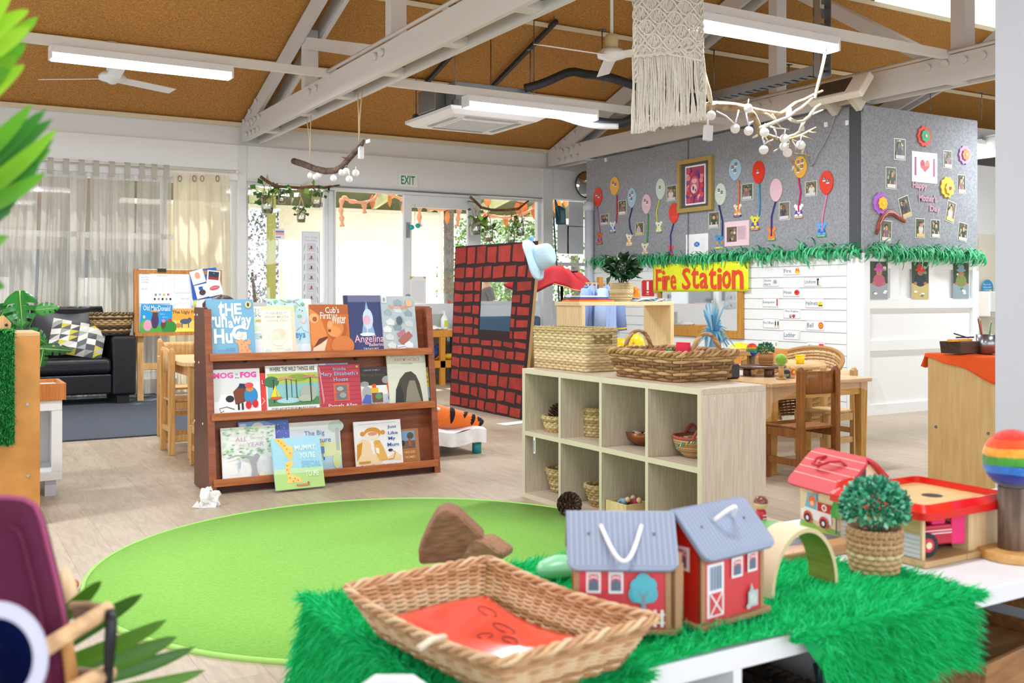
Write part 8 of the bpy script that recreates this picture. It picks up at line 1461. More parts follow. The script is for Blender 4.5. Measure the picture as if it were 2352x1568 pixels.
def trp(nm,fn):mb=MB(TRW);mb.T=TRM;fn(mb);return mb.build(nm,t,world=True,bevel=.002)
trp('tray_floor',lambda m:m.box(-.22,-.16,0,.22,.16,.008));trp('side',lambda m:m.box(-.22,.15,.008,.22,.16,.075));trp('side',lambda m:m.box(-.22,-.16,.008,.22,-.15,.075));trp('end',lambda m:m.box(-.22,-.15,.008,-.21,.15,.075))
def endh(m):m.box(.21,-.15,.008,.22,.15,.035);m.box(.21,-.15,.058,.22,.15,.085);m.box(.21,-.15,.035,.22,-.055,.058);m.box(.21,.055,.035,.22,.15,.058)
trp('handle_end',endh)
mb=MB(wood('#5d3a33','#40251f',10,2,.7));mb.T=TRM;n=26;o_=[(-.06+(.085+.006*sin(5*a_))*cos(a_),.0+(.075+.005*cos(3*a_))*sin(a_))for a_ in[2*pi*k/n for k in range(n)]];slabz(mb,o_,.009,.075);slabz(mb,[(x*.93-.004,y*.93)for x,y in o_],.075,.0765,mat('#7a5148',.7,noise=(20,.3)))
o=mb.build('log_slice',None);lab(o,'thick dark log slice sitting in the wooden tray','log')
# green fur rug ---------------------------------------------------------------
t=thing('fur_rug','shaggy emerald green faux-fur rug draped over the white shelf','rug',(1.0,1.3,TZF));ZF=TZF+.004
# plan shape: the left part is set back from the front edge, the right part spills over it
def rug_edge_front(x):return 1.02 if x>1.17 else(1.055 if x<.75 else 1.062)
def rug_back(x):return 1.585 if x<1.2 else 1.585-(x-1.2)*.75 if x<1.36 else 1.465-(x-1.36)*1.6
def surf(x,s_):
 """s_ metres from the back edge towards the front; past the front edge it hangs"""
 b_=rug_back(x);f_=fy0-.012;d_=b_-f_
 if s_<=d_:return Vector((x,b_-s_,ZF+.004*sin(x*21)*sin(s_*17))),Vector((0,0,1))
 return Vector((x,f_-.012-.012*sin(x*24),ZF-(s_-d_))),Vector((0,-1,0))
def hang(x):
 if x>1.12:return max(.0,min(.115+.0*x,(x-1.10)*1.6))+.012*sin(x*30)
 if x<.80:return.02+(.30 if x<.74 else.30*(.8-x)/.06)
 return-.012
mb=MB(mat('#0fae60',.9));xs=[fx0-.012+(1.515-fx0+.012)*i/60 for i in range(61)];grid=[]
for x in xs:
 b_=rug_back(x);L_=b_-(fy0-.012)+hang(x);grid.append([surf(x,L_*j/20)[0]for j in range(21)])
vs=[v for r_ in grid for v in r_];mb.add(vs,[(i*21+j,i*21+j+1,(i+1)*21+j+1,(i+1)*21+j)for i in range(60)for j in range(20)],None,True)
mb.grid(16,16,lambda u,v:(fx0-.014-.05*v-.012*sin(u*14)*v,fy0-.03+(fy1-fy0+.02)*u+.10*v*(u-.2),ZF-.48*v));mb.build('backing',t,world=True)
GF=[mat('#18e48c',.8,transl=.5),mat('#10d07c',.8,transl=.5),mat('#44f4ac',.8,transl=.5),mat('#0abc6c',.8,transl=.5)]
mb=MB();pts=[];r_=random.Random(21)
while len(pts)<34000:
 x=r_.uniform(fx0-.01,1.515);b_=rug_back(x);L_=b_-(fy0-.012)+hang(x);s_=L_*r_.random()
 if r_.random()*.62>L_:continue
 pts.append(surf(x,s_))
flow=lambda p:(.55*sin(p[1]*9+p[0]*7)+.3,-.55-.4*cos(p[0]*8),-.35 if p[2]<TZF-.01 else 0)
fur(mb,pts,.026,.0011,flow,GF)
pts=[(Vector((fx0-.014-.05*v-.012*sin(u*14)*v,fy0-.03+(fy1-fy0+.02)*u+.10*v*(u-.2),ZF-.48*v)),Vector((-1,0,.1)))for u,v in[(r_.random(),r_.random())for _ in range(15000)]]
fur(mb,pts,.026,.0011,lambda p:(-.2,-.2,-.9),GF)
fur(mb,[((fx0-.014+r_.uniform(-.004,.02),fy0-.01+(fy1-fy0)*r_.random(),ZF+r_.uniform(-.004,.002)),(-.6,0,.8))for _ in range(3500)],.028,.0011,lambda p:(-.5,-.2,-.1),GF);fur(mb,[((r_.choice((r_.uniform(1.08,1.515),r_.uniform(fx0,.82))),fy0-.016+r_.uniform(-.008,.006),ZF-r_.uniform(-.002,.010)),(0,-.7,.7))for _ in range(6000)],.026,.0011,lambda p:(.3*sin(p[0]*30),-.5,.1),GF);mb.build('fur_pile',t,world=True)['kind']='stuff'
# foreground wicker basket ------------------------------------------------------
R4=[P(x,y,Z=.74)for x,y in((1100,1262),(805,1345),(1181,1526),(1490,1395))];ctr=(R4[0]+R4[1]+R4[2]+R4[3])/4;ax_=((R4[3]-R4[0])+(R4[2]-R4[1]));byaw=atan2(ax_.y,ax_.x);Lb=ax_.length/2;Wb=((R4[1]-R4[0])+(R4[2]-R4[3])).length/2
t=thing('willow_basket','large rectangular willow basket in the foreground holding a laminated red sheet','basket',(ctr.x,ctr.y,ZF+.012),byaw)
WB_=[mat('#d3aa7c',.55),mat('#c0936a',.55),mat('#ddc09c',.55),mat('#a87c50',.55),mat('#d8b48c',.55)];hB=.74-ZF-.018
lp=rect_loop(Lb-.075,Wb-.075,Lb-.004,Wb-.004,hB,.03,dip=lambda a_,b_:-.012*(1-min(1,abs(a_))**2)*(abs(b_)>.8))
mb=MB();weave(mb,lp,21,30,.0023,.0030,WB_,2,stake=.0018,z0=.04,z1=.93,n=6);mb.build('woven_wall',t);mb=MB();rope_rim(mb,lp,.985,.0040,3,20,WB_,6,220);mb.build('rolled_rim',t)
mb=MB(WB_[1])
for k in range(20):y=-(Wb-.08)/2+(Wb-.08)*k/19;mb.tube([(-(Lb-.08)/2+(Lb-.08)*i/24,y,.003+.0022*sin(pi*i+pi*k))for i in range(25)],.0032,5,WB_[k%5])
mb.build('woven_floor',t)
mb=MB(mat('#e4d4be',.5));p0_=PM[t.name].inverted()@P(962,1488,D=1.12);p1_=PM[t.name].inverted()@P(1022,1463,D=1.16);mb.tube([p0_,p0_.lerp(p1_,.5)+Vector((0,0,.004)),p1_],[.0042,.004,.004],7);mb.build('loose_cane',t)
t2_=thing('laminated_sheet','glossy laminated red-orange sheet with pen marks lying in the willow basket','paper',M=PM[t.name]@Matrix.Translation((0,0,.010)))
lw_,lh_=Lb-.10,Wb-.09;mb=MB(mat('#ef5240',.14,noise=(12,.06),coat=.5));mb.grid(24,14,lambda u,v:((u-.5)*lw_,(v-.5)*lh_,.006+.010*(2*u-1)**2+.004*sin(u*5+v*3)))
mb.grid(2,14,lambda u,v:((u-.5)*.004-lw_/2,(v-.5)*lh_,.0155),mat('#f6c8c0',.2));o=mb.build('sheet_body',t2_,solid=.0008)
mb=MB(mat('#5a2420',.5))
for cx_,cy_,rx,ry in((-.09,.055,.018,.010),(-.03,.04,.022,.009),(.01,.02,.014,.008),(-.02,.0,.008,.012)):
 mb.tube([(cx_+rx*cos(a_),cy_+ry*sin(a_),.0068+.010*(2*(cx_+rx*cos(a_))/lw_)**2+.0035*sin(((cx_+rx*cos(a_))/lw_+.5)*5+((cy_+ry*sin(a_))/lh_+.5)*3))for a_ in[i*2*pi/16*.85 for i in range(17)]],.0007,4)
mb.build('pen_marks',t2_)
# wood chunks behind the basket
def chunk(label,px_,py_,z,s_,rz,seed,c1='#9a6a4c',c2='#7a4e38'):
 p=P(px_,py_,Z=z);r_=random.Random(seed);mb=MB(wood(c1,c2,14,0,.7));n=10;prof=[]
 o_=[(-.5,0),(-.52,.25),(-.4,.62),(-.22,.93),(-.08,1.0),(.08,.9),(.5,.42),(.46,.2),(.3,.0)];o_=[(a*s_[0]+r_.uniform(-.002,.002),b*s_[2]+r_.uniform(-.001,.001))for a,b in o_]
 mb.prism(o_,-s_[1]/2,s_[1]/2);mb.v=[v+Vector((0,.012*sin(v.x*40),0))for v in mb.v];o=mb.build('wood_chunk',loc=(p.x,p.y,z),bevel=.006);o.rotation_euler=(0,0,rz);return lab(o,label,'wood block')
chunk('big pointed brown wood chunk standing behind the foreground basket',1040,1282,TZF+.012,(.118,.075,.100),radians(-28),3)
chunk('smaller brown wood chunk leaning beside the big pointed one',1122,1285,TZF+.012,(.075,.055,.045),radians(-55),8,'#b08262','#8f6347')
mb=MB(mat('#8fd8a8',.3));mb.sph((0,0,.018),(.045,.03,.02),18);p=P(1285,1315,Z=TZF+.02);lab(mb.build('green_pebble',loc=(p.x,p.y,TZF+.012)),'smooth pale green pebble on the fur left of the grey-roofed barn','pebble')
# toy barns ------------------------------------------------------------------
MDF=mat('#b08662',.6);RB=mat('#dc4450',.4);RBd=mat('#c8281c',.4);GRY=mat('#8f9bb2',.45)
def barn(label,M,w,d,h,hr,mirror=False,ov=.010,rope='front'):
 t=thing('toy_barn',label,'toy house',M=M);rf=mat('#8c98b0',.45);st_=mat('#a9b6cc',.45)
 MB(MDF).box(-w/2-.008,-.010,0,w/2+.008,d+.008,.008).build('base',t,bevel=.001)
 MB(RB).box(-w/2+.008,0,.008,w/2-.008,.005,h).build('front_wall',t);
 for s_ in(-1,1):
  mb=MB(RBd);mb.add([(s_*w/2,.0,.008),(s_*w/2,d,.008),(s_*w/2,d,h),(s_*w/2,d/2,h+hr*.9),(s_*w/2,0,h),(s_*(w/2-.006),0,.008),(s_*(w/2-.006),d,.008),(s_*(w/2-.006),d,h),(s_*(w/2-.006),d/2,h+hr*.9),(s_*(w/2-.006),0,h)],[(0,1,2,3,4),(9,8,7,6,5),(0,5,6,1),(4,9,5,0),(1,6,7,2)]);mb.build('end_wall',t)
  MB(MDF).box(s_*(w/2-.004)-.004,-.002,.008,s_*(w/2-.004)+.004,.005,h).build('corner_edge',t)
 MB(RB).box(-w/2+.008,d-.005,.008,w/2-.008,d,h).build('rear_wall',t)
 W2,sl=w/2+ov,math.atan2(hr,d/2);Ls=hypot(hr,d/2)+.024
 for s_ in(-1,1):
  Mr=Matrix.Translation((0,d/2,h+hr+.004))@Matrix.Rotation((sl if s_<0 else-sl),4,'X');mb=MB(rf);mb.T=Mr
  rr=.016;o_=[(-W2,0),(-W2,-Ls+rr)]+[(-W2+rr-rr*cos(a_),-Ls+rr-rr*sin(a_))for a_ in(.4,.8,1.2)]+[(-W2+rr,-Ls),(W2-rr,-Ls)]+[(W2-rr+rr*sin(a_),-Ls+rr-rr*cos(a_))for a_ in(.4,.8,1.2)]+[(W2,-Ls+rr),(W2,0)]
  if s_>0:o_=[(a_,-b_)for a_,b_ in o_][::-1]
  slabz(mb,o_,0,.006)
  n_=int(2*W2/.008)
  for k in range(n_):x=-W2+.006+k*.008;mb.box(x,min(0,s_*(Ls-.008)),.006,x+.0016,max(0,s_*(Ls-.008)),.0064,st_)
  rp_=mb.build('roof_panel',t)
  if s_<0:
   mb=MB(mat('#f2f0f2',.6));mb.T=Mr;K=16;pts=[(-.03+.06*k/K,-.022-.062*sin(pi*k/K),.008+.012*sin(pi*k/K))for k in range(K+1)]if rope=='front' else[(-.02+.045*k/K,-.03-.0*k,.008+.030*sin(pi*k/K))for k in range(K+1)]
   mb.tube(pts,.0032,8);mb.build('rope_handle',rp_)
   mb=MB(mat('#6d5a50',.5));mb.T=Mr
   for x in(-w*.34,w*.34):mb.cyl((x,-.035,.006),(x,-.035,.0075),.0022,n=8)
   mb.build('screws',rp_)
 return t
def barnwin(u0,v0,u1,v1):w_,h_=u1-u0,v1-v0;return[('r',u0,v0,u1,v1,'#f4f2f6'),('r',u0+w_*.14,v0+h_*.12,u1-w_*.14,v1-h_*.14,'#e05a68'),('p',[(u0+w_*.18,v0+h_*.12),(u1-w_*.18,v0+h_*.12),(u1-w_*.18,v0+h_*.5),(u0+w_*.5,v0+h_*.68),(u0+w_*.18,v0+h_*.5)],'#66748e'),('l',[(u0,v0+h_*.86),(u1,v0+h_*.62)],.0012,'#f4f2f6'),('l',[(u0,v0+h_*.62),(u1,v0+h_*.86)],.0012,'#f4f2f6')]
zb=ZF+.008;pL=P(1318,1452,Z=zb+.0);pR=P(1541,1454,Z=zb);y1=atan2(pR.y-pL.y,pR.x-pL.x);w1=hypot(pR.x-pL.x,pR.y-pL.y);Mb=Matrix.Translation(((pL.x+pR.x)/2,(pL.y+pR.y)/2,zb))@Matrix.Rotation(y1,4,'Z')
b1_=barn('grey-roofed red toy barn with a turquoise tree and white fence, left one of the pair',Mb,w1,.085,.107,.052)
mb=MB(RB);mb.art(-w1/2+.008,.008,w1-.016,.099,.0,barnwin(.08,.5,.25,.82)+barnwin(.34,.5,.51,.82)+[('r',.71,.2,.77,.5,'#8f9aac'),('e',.66,.5,.09,.13,'#5cbcd0'),('e',.82,.5,.09,.13,'#5cbcd0'),('e',.74,.66,.1,.15,'#5cbcd0'),('e',.67,.62,.08,.11,'#5cbcd0'),('e',.82,.63,.08,.11,'#5cbcd0'),('e',.74,.5,.14,.14,'#5cbcd0'),('p',[(.71,.24),(.735,.5),(.755,.5),(.78,.24)],'#8f9aac'),('l',[(.745,.4),(.69,.55)],.0015,'#8f9aac'),('l',[(.745,.42),(.8,.56)],.0015,'#8f9aac')]+[('r',u,.03,u+.032,.28,'#f4f2f6')for u in(.70,.78,.86,.94)]+[('r',.68,.20,.99,.225,'#f4f2f6'),('r',.68,.08,.99,.105,'#f4f2f6')]);mb.build('painted_front',b1_)
pL=P(1609,1447,Z=zb);pR=P(1752,1402,Z=zb);y2=atan2(pR.y-pL.y,pR.x-pL.x);w2_=hypot(pR.x-pL.x,pR.y-pL.y);Mb=Matrix.Translation(((pL.x+pR.x)/2,(pL.y+pR.y)/2,zb))@Matrix.Rotation(y2,4,'Z')
b2_=barn('grey-roofed red toy barn with a white stable door, right one of the pair',Mb,w2_,.095,.114,.046,rope='up')
mb=MB(RB);mb.art(-w2_/2+.008,.008,w2_-.016,.108,.0,[('r',.05,.05,.34,.78,'#f4f2f6'),('r',.09,.42,.3,.74,'#a9b4cc'),('r',.12,.42,.135,.74,'#66748e'),('r',.17,.42,.185,.74,'#66748e'),('r',.22,.42,.235,.74,'#66748e'),('r',.27,.42,.285,.74,'#66748e'),('r',.09,.08,.3,.38,'#dc4450'),('l',[(.09,.08),(.3,.38)],.0025,'#f4f2f6'),('l',[(.3,.08),(.09,.38)],.0025,'#f4f2f6')]+barnwin(.46,.52,.66,.80)+barnwin(.74,.55,.92,.84)+[('r',.74,.06,.92,.28,'#c4c8cf'),('r',.77,.1,.89,.24,'#d8dade'),('l',[(.77,.1),(.89,.24)],.001,'#aab0ba'),('p',[(.76,.28),(.79,.4),(.84,.28)],'#b8bdc6'),('e',.74,.08,.04,.04,'#c4c8cf')]);mb.build('painted_front',b2_)
mb=MB(RBd);mb.T=Matrix(((0,1,0,-w2_/2),(-1,0,0,.095),(0,0,1,.008),(0,0,0,1)));mb.art(0,0,.095,.11,0,barnwin(.40,.66,.78,.98));mb.build('painted_side',b2_)
mb=MB(MDF);h0=PM[b1_.name]@Vector((w1/2+.004,.0,0));mb.box(h0.x,h0.y-.004,zb,h0.x+.012,h0.y+.012,zb+.115);mb.cyl((h0.x+.014,h0.y,zb+.02),(h0.x+.014,h0.y,zb+.1),.003);mb.v=[PM[b1_.name].inverted()@v for v in mb.v];mb.build('hinge_post',b1_)
# arch tunnel
pA=P(1762,1335,Z=zb);pB=P(1925,1338,Z=zb);rA=.083;cxa=pB-Vector((cos(.063),sin(.063),0))*rA;rH=cxa.z and(P(1838,1213,D=(cxa.x*sin(YAW)+cxa.y*cos(YAW))).z-zb);ya=atan2(pB.y-pA.y,pB.x-pA.x)
t=thing('wooden_arch','bent plywood arch tunnel with a green inside standing on the fur','toy',(cxa.x,cxa.y,zb),.063);K=28;th_=.0075;dA=.056
def ap(r_,hz,y):return[(r_*cos(pi*k/K),y,hz*sin(pi*k/K))for k in range(K+1)]
mb=MB();o1,o2,i1,i2=ap(rA,rH,0),ap(rA,rH,dA),ap(rA-th_,rH-th_,0),ap(rA-th_,rH-th_,dA);AW=mat('#d9c49a',.5);mb.add(o1+i1,[(k,k+1,K+2+k,K+1+k)for k in range(K)],AW);mb.add(o2+i2,[(k+1,k,K+1+k,K+2+k)for k in range(K)],AW);mb.add(o1+o2,[(k+1,k,K+1+k,K+2+k)for k in range(K)],mat('#e2d2b0',.5),True);mb.add([o1[0],o2[0],i2[0],i1[0],o1[K],o2[K],i2[K],i1[K]],[(0,1,2,3),(7,6,5,4)],AW);mb.build('outer_band',t)
mb=MB(wood('#8f9140','#7c7c34',9,1));mb.add(i1+i2,[(k,k+1,K+2+k,K+1+k)for k in range(K)],None,True);mb.build('green_inside',t)
# wooden road board
r0=P(1752,1303,Z=TZF+.02);r1_=P(1968,1262,Z=TZF+.02);t=thing('road_board','wooden road track board with painted grey road behind the arch','toy',(1.45,1.45,TZF));RDW=wood('#c9996a','#b5855a',6,0)
MB(RDW).box(1.27,1.335,TZF+.001,1.575,1.585,TZF+.02).build('board',t,world=True,bevel=.003)
mb=MB(mat('#5d666e',.6));mb.T=Matrix.Translation((1.27,1.335,TZF+.0202))@Matrix.Rotation(-pi/2,4,'X');mb.T=Matrix(((1,0,0,1.27),(0,0,1,1.335),(0,-1,0,TZF+.0202),(0,0,0,1)))
mb.art(0,0,.305,.25,0,[('r',.03,.18,.97,.46,'#5d666e'),('r',.4,.4,.6,1,'#5d666e'),('e',.2,.75,.16,.18,'#5fae5a'),('e',.82,.78,.14,.16,'#5fae5a'),('r',.03,.7,.4,.92,'#5d666e')]+[('r',.06+.13*k,.31,.13+.13*k,.33,'#e8eaec')for k in range(7)]+[('r',.42+.03*k,.48,.435+.03*k,.6,'#eef0f0')for k in range(6)]+[('r',.49,.64+.1*k,.51,.7+.1*k,'#e8eaec')for k in range(3)]+[('l',[(.05,.97),(.3,.94),(.36,.7)],.004,'#d8dcdc')]);mb.build('painted_road',t,world=True)
for k,(x,y,s_)in enumerate(((1745,1232,.03),(1765,1222,.025))):p=P(x,y,Z=TZF+.02);mb=MB(mat('#2fae6c',.7));mb.sph((0,0,.004),(s_,s_*.6,.006),12);lab(mb.build('felt_leaf',loc=(p.x-.1,1.55-.02*k,TZF+.021)),['green felt patch on the road board beside the peg doll','smaller green felt patch on the road board edge'][k],'felt patch')
# toy ambulance house
pC=P(1937,1240,Z=TZF+.002);pD=P(1838,1206,Z=TZF+.002);dv=Vector((pC.x-pD.x,pC.y-pD.y,0));yh=atan2(dv.y,dv.x);wh=dv.length;Mh=Matrix.Translation((pD.x,pD.y,TZF+.001))@Matrix.Rotation(yh,4,'Z')@Matrix.Translation((wh/2,0,0))
# local x runs from the far corner to the near corner; local y goes into the house
dh=.11;hh=P(1937,1125,D=(pC.x*sin(YAW)+pC.y*cos(YAW))).z-TZF;hr=.052;BW_=mat('#e9d6ae',.5,noise=(30,.05));t=thing('toy_house','toy house with a striped red roof and a painted ambulance on its side','toy house',M=Mh)
MB(BW_).box(-wh/2,0,0,wh/2,.005,hh).build('front_wall',t);MB(BW_).box(-wh/2,dh-.005,0,wh/2,dh,hh).build('rear_wall',t)
for s_ in(-1,1):
 x0,x1=sorted((s_*wh/2,s_*(wh/2-.005)));mb=MB(mat('#efe2cc',.5));o_=[(.0052,0),(dh-.0052,0),(dh,hh),(dh*.62,hh+hr*.9),(dh*.38,hh+hr*.9),(0,hh)];mb.add([(x0,a_,b_)for a_,b_ in o_]+[(x1,a_,b_)for a_,b_ in o_],[tuple(range(6)),tuple(range(11,5,-1))]+[(k,k+6,(k+1)%6+6,(k+1)%6)for k in range(6)]);mb.build('gable_wall',t)
mb=MB(BW_);mb.art(-wh/2,0,wh,hh,0,[('r',0,0,1,.12,'#a8cf5c'),('e',.2,.1,.2,.06,'#8fc44a'),('e',.8,.1,.2,.06,'#7fba48')]+[('e',u,.14,.03,.025,c_)for u,c_ in((.06,'#6ab4e8'),(.5,'#f08a6a'),(.68,'#f2a03c'),(.94,'#6ab4e8'))]+[('p',[(.06,.24),(.04,.38),(.14,.44),(.2,.62),(.74,.60),(.76,.22)],'#f8f8f6'),('p',[(.14,.45),(.2,.74),(.42,.76),(.42,.44)],'#6ac0e4'),('e',.31,.6,.09,.12,'#ee7a3c'),('e',.31,.55,.05,.05,'#f6d4b8'),('r',.44,.44,.76,.62,'#c8281e'),('e',.6,.53,.06,.07,'#f8f4f0'),('r',.585,.49,.615,.57,'#c8281e'),('r',.565,.52,.635,.54,'#c8281e'),('r',.36,.78,.44,.88,'#c84a2c'),('e',.4,.8,.06,.03,'#ee8a5a'),('e',.22,.26,.1,.12,'#d83a2c'),('e',.22,.24,.075,.09,'#1e1e22'),('e',.22,.24,.035,.045,'#e8eaec'),('e',.6,.24,.1,.12,'#d83a2c'),('e',.6,.22,.075,.09,'#1e1e22'),('e',.6,.22,.035,.045,'#e8eaec'),('r',.88,.1,.92,.45,'#6a6a6a'),('e',.9,.6,.1,.14,'#4aa84a'),('e',.9,.78,.09,.1,'#4aa84a'),('e',.86,.5,.09,.1,'#4aa84a'),('e',.95,.52,.06,.1,'#5cb85a')]);mb.build('painted_side',t)
mb=MB(BW_);mb.T=Matrix(((0,-1,0,wh/2),(1,0,0,0),(0,0,1,0),(0,0,0,1)));mb.art(0,0,dh,hh+hr,0,[('r',.36,.78,.52,.92,'#4a4550'),('r',.12,.44,.6,.66,'#f2f2f4'),('r',.16,.47,.34,.63,'#3f94d0'),('r',.38,.47,.56,.63,'#3f94d0'),('r',.06,.38,.66,.43,'#3f7ac8'),('e',.2,.45,.08,.03,'#5ab04a'),('e',.3,.47,.03,.02,'#e8503a'),('l',[(.05,.06),(.5,.09)],.003,'#a8cf5c')]);mb.build('painted_gable',t)
RRF=mat('#c42434',.45);sl=atan2(hr,dh/2);Ls=hypot(hr,dh/2)+.03
for s_ in(-1,1):
 Mr=Matrix.Translation((0,dh/2,hh+hr+.006))@Matrix.Rotation(sl if s_<0 else-sl,4,'X');mb=MB(RRF);mb.T=Mr;o_=rrect(-wh/2-.02,-Ls,wh/2+.02,0.0,.02);o_=[(a_,b_ if s_<0 else-b_)for a_,b_ in o_];o_=o_ if s_<0 else o_[::-1];slabz(mb,o_,0,.006)
 for k in range(4):y=(-.014-k*.02)*(1 if s_<0 else-1);mb.box(-wh/2-.018,min(y,y+.0015),.006,wh/2+.018,max(y,y+.0015),.0064,mat('#f0c8a8',.5))
 rp_=mb.build('roof_panel',t,bevel=.001)
 if s_<0:mb=MB(mat('#c02438',.7));mb.T=Mr;mb.tube([(-.03,-.018,.007),(-.045,-.03,.012),(-.038,-.05,.016),(-.015,-.052,.018),(.008,-.036,.018),(.03,-.026,.014),(.042,-.03,.008)],.003,7);mb.build('rope_handle',rp_)
 # small plant pot
p=P(2030,1318,Z=TZF+.01);basket_plant('bushy little green plant in a woven pot on the corner of the fur rug',(p.x,p.y+.02,TZF+.01),.036,.044,.076,.056,.085,1500,['#3aa07c','#2c8a68','#5ec49c','#1f6e52','#8ad8ba'],.0125,[mat('#c9a27a',.7),mat('#b58c64',.7),mat('#dcc0a0',.7)])
# red-roofed garage
gA=P(2122,1300,Z=TZF+.002);gB=P(2300,1262,Z=TZF+.002);yg=atan2(gB.y-gA.y,gB.x-gA.x);wg=hypot(gB.x-gA.x,gB.y-gA.y);Mg=Matrix.Translation((gA.x,gA.y,TZF+.001))@Matrix.Rotation(yg,4,'Z');GW=wood('#e0c49a','#d2b284',7,2,.45);dg=.20;hg=P(2125,1184,D=(gA.x*sin(YAW)+gA.y*cos(YAW))).z-TZF
t=thing('toy_garage','wooden toy garage with a bright red tray roof beside the rainbow felt tree','toy garage',M=Mg);RD=mat('#dc1c14',.25,coat=.4)
MB(wood('#c9a878','#b89464',7,0)).box(-.012,-.012,0,wg*.47,dg,.012).build('base',t,bevel=.002);MB(wood('#c9a878','#b89464',7,0)).box(wg*.47+.002,-.012,0,wg+.012,dg,.012).build('base',t,bevel=.002)
MB(GW).box(-.004,.0,.012,.004,dg-.01,hg).build('side_wall',t)
mb=MB(mat('#b0a062',.6));mb.box(-.0045,.004,.013,-.0042,dg-.014,hg-.001);mb.T=Matrix(((0,1,0,-.0045),(-1,0,0,dg-.014),(0,0,1,.013),(0,0,0,1)));mb.art(0,0,dg-.018,.045,0,[('r',0,0,1,1,'#c4cac8')]+[('r',0,.19*k,1,.19*k+.03,'#9aa4a4')for k in range(6)]+[('r',.06+.125*k,.19*(k%5),.065+.125*k,.19*(k%5)+.19,'#9aa4a4')for k in range(7)]);mb.build('painted_stone_side',t)
xm=wg*.56
mb=MB(GW);o_=[(xm,.0),(wg,.0),(wg,hg),(xm,hg)];mb.box(xm,.0,.012,wg,.008,hg-.002);mb.build('front_wall',t)
mb=MB(GW);K=10;o_=[(.008,.012),(.008,hg),(dg-.01,hg),(dg-.01,.012),(.115,.012),(.115,hg*.55)]+[(.075+.04*cos(pi*k/K),hg*.55+.035*sin(pi*k/K))for k in range(K+1)][1:-1]+[(.035,hg*.55),(.035,.012)]
mb.add([(xm,a_,b_)for a_,b_ in o_]+[(xm+.006,a_,b_)for a_,b_ in o_],[tuple(range(len(o_)))[::-1],tuple(range(len(o_),2*len(o_)))]+[(k,(k+1)%len(o_),(k+1)%len(o_)+len(o_),k+len(o_))for k in range(len(o_))]);mb.build('inner_wall',t)
MB(GW).box(wg-.006,.008,.012,wg,dg-.01,hg).build('side_wall',t);MB(GW).box(.004,dg-.016,.012,wg-.006,dg-.01,hg).build('rear_wall',t)
mb=MB(wood('#e2c288','#d4b070',7,0));mb.box(-.014,-.012,hg,wg+.014,dg+.005,hg+.006);dk_=mb.build('deck',t);mb=MB(mat('#3a2c20',.7));mb.lathe([(0,.0003),(.02,.0003)],(wg*.62,dg*.45,hg+.006),24);mb.build('deck_hole',dk_)
mb=MB(RD);o0=rrect(-.022,-.022,wg+.022,dg+.012,.018);o1_=rrect(-.008,-.008,wg+.008,dg,.014);n=len(o0);hz=hg+.020
mb.add([(a_,b_,hg-.006)for a_,b_ in o0]+[(a_,b_,hg+.008)for a_,b_ in o0]+[(a_,b_,hz)for a_,b_ in o1_]+[(a_*.985+.002,b_*.985+.001,hz)for a_,b_ in o1_]+[(a_*.985+.002,b_*.985+.001,hg+.0065)for a_,b_ in o1_],[(r_*n+k,r_*n+(k+1)%n,(r_+1)*n+(k+1)%n,(r_+1)*n+k)for r_ in range(4)for k in range(n)]);mb.build('red_roof_tray',t)
mb=MB(RD);mb.prism([(-.01,hz-.004),(-.004,hz+.012),(.05,hz+.016),(.085,hz-.004)],dg-.006,dg-.001);mb.build('roof_ramp',t)
# truck in garage
Mt=Mg@Matrix.Translation((.056,.040,.0125))@Matrix.Rotation(radians(-12),4,'Z')@Matrix.Scale(1.32,4);t=thing('toy_truck','red and pink wooden toy truck parked inside the red-roofed garage','toy truck',M=Mt);PK=mat('#e0246c',.35);RT=mat('#b81c34',.35)
MB(RT).box(-.035,-.022,.014,.03,.022,.042).build('truck_body',t,bevel=.003);MB(PK).box(-.005,-.02,.042,.02,.02,.066).build('cab',t,bevel=.003);[MB(PK).box(.03,y_,.012,.055,y_+.005,.056).build('front_arm',t,bevel=.002)for y_ in(-.02,.015)];mb=MB(wood('#e8d6b4','#d8c29a'));mb.box(.032,-.0145,.014,.056,.0145,.030);mb.box(.032,-.0145,.042,.054,.0145,.056);mb.build('bumper',t,bevel=.002)
mb=MB(mat('#f0e8ec',.5));mb.box(-.034,-.0225,.034,.028,-.022,.0352);mb.box(-.034,-.0225,.030,.028,-.022,.0312);mb.build('white_stripes',t)
for x in(-.02,.045):
 for s_ in(-1,1):
  if x>0 and s_<0:continue
  mb=MB(mat('#1b1d22',.6));mb.cyl((x-.0,s_*.022,.017),(x,s_*.030,.017),.017,n=20);wl_=mb.build('wheel',t);mb=MB();mb.cyl((x,s_*.030,.017),(x,s_*.0305,.017),.010,n=16,m=mat('#c8283a',.4));mb.cyl((x,s_*.0305,.017),(x,s_*.032,.017),.005,n=12,m=mat('#e8d8b8',.5));mb.build('hubcap',wl_)
  # rainbow tree
p=P(2326,1292,Z=TZF);k_=.5*FPX/(1292-680);rb_=66/FPX*(p.x*sin(YAW)+p.y*cos(YAW));felt_tree('large rainbow felt ball tree on a bark trunk, right edge of white shelf',(p.x+.035,p.y+.022,TZF+.001),rb_*.50,rb_*2.5,rb_,RAIN,.062,wood('#8d7866','#5f5046',8,2,.8,9),squash=1.05,nb=16000)
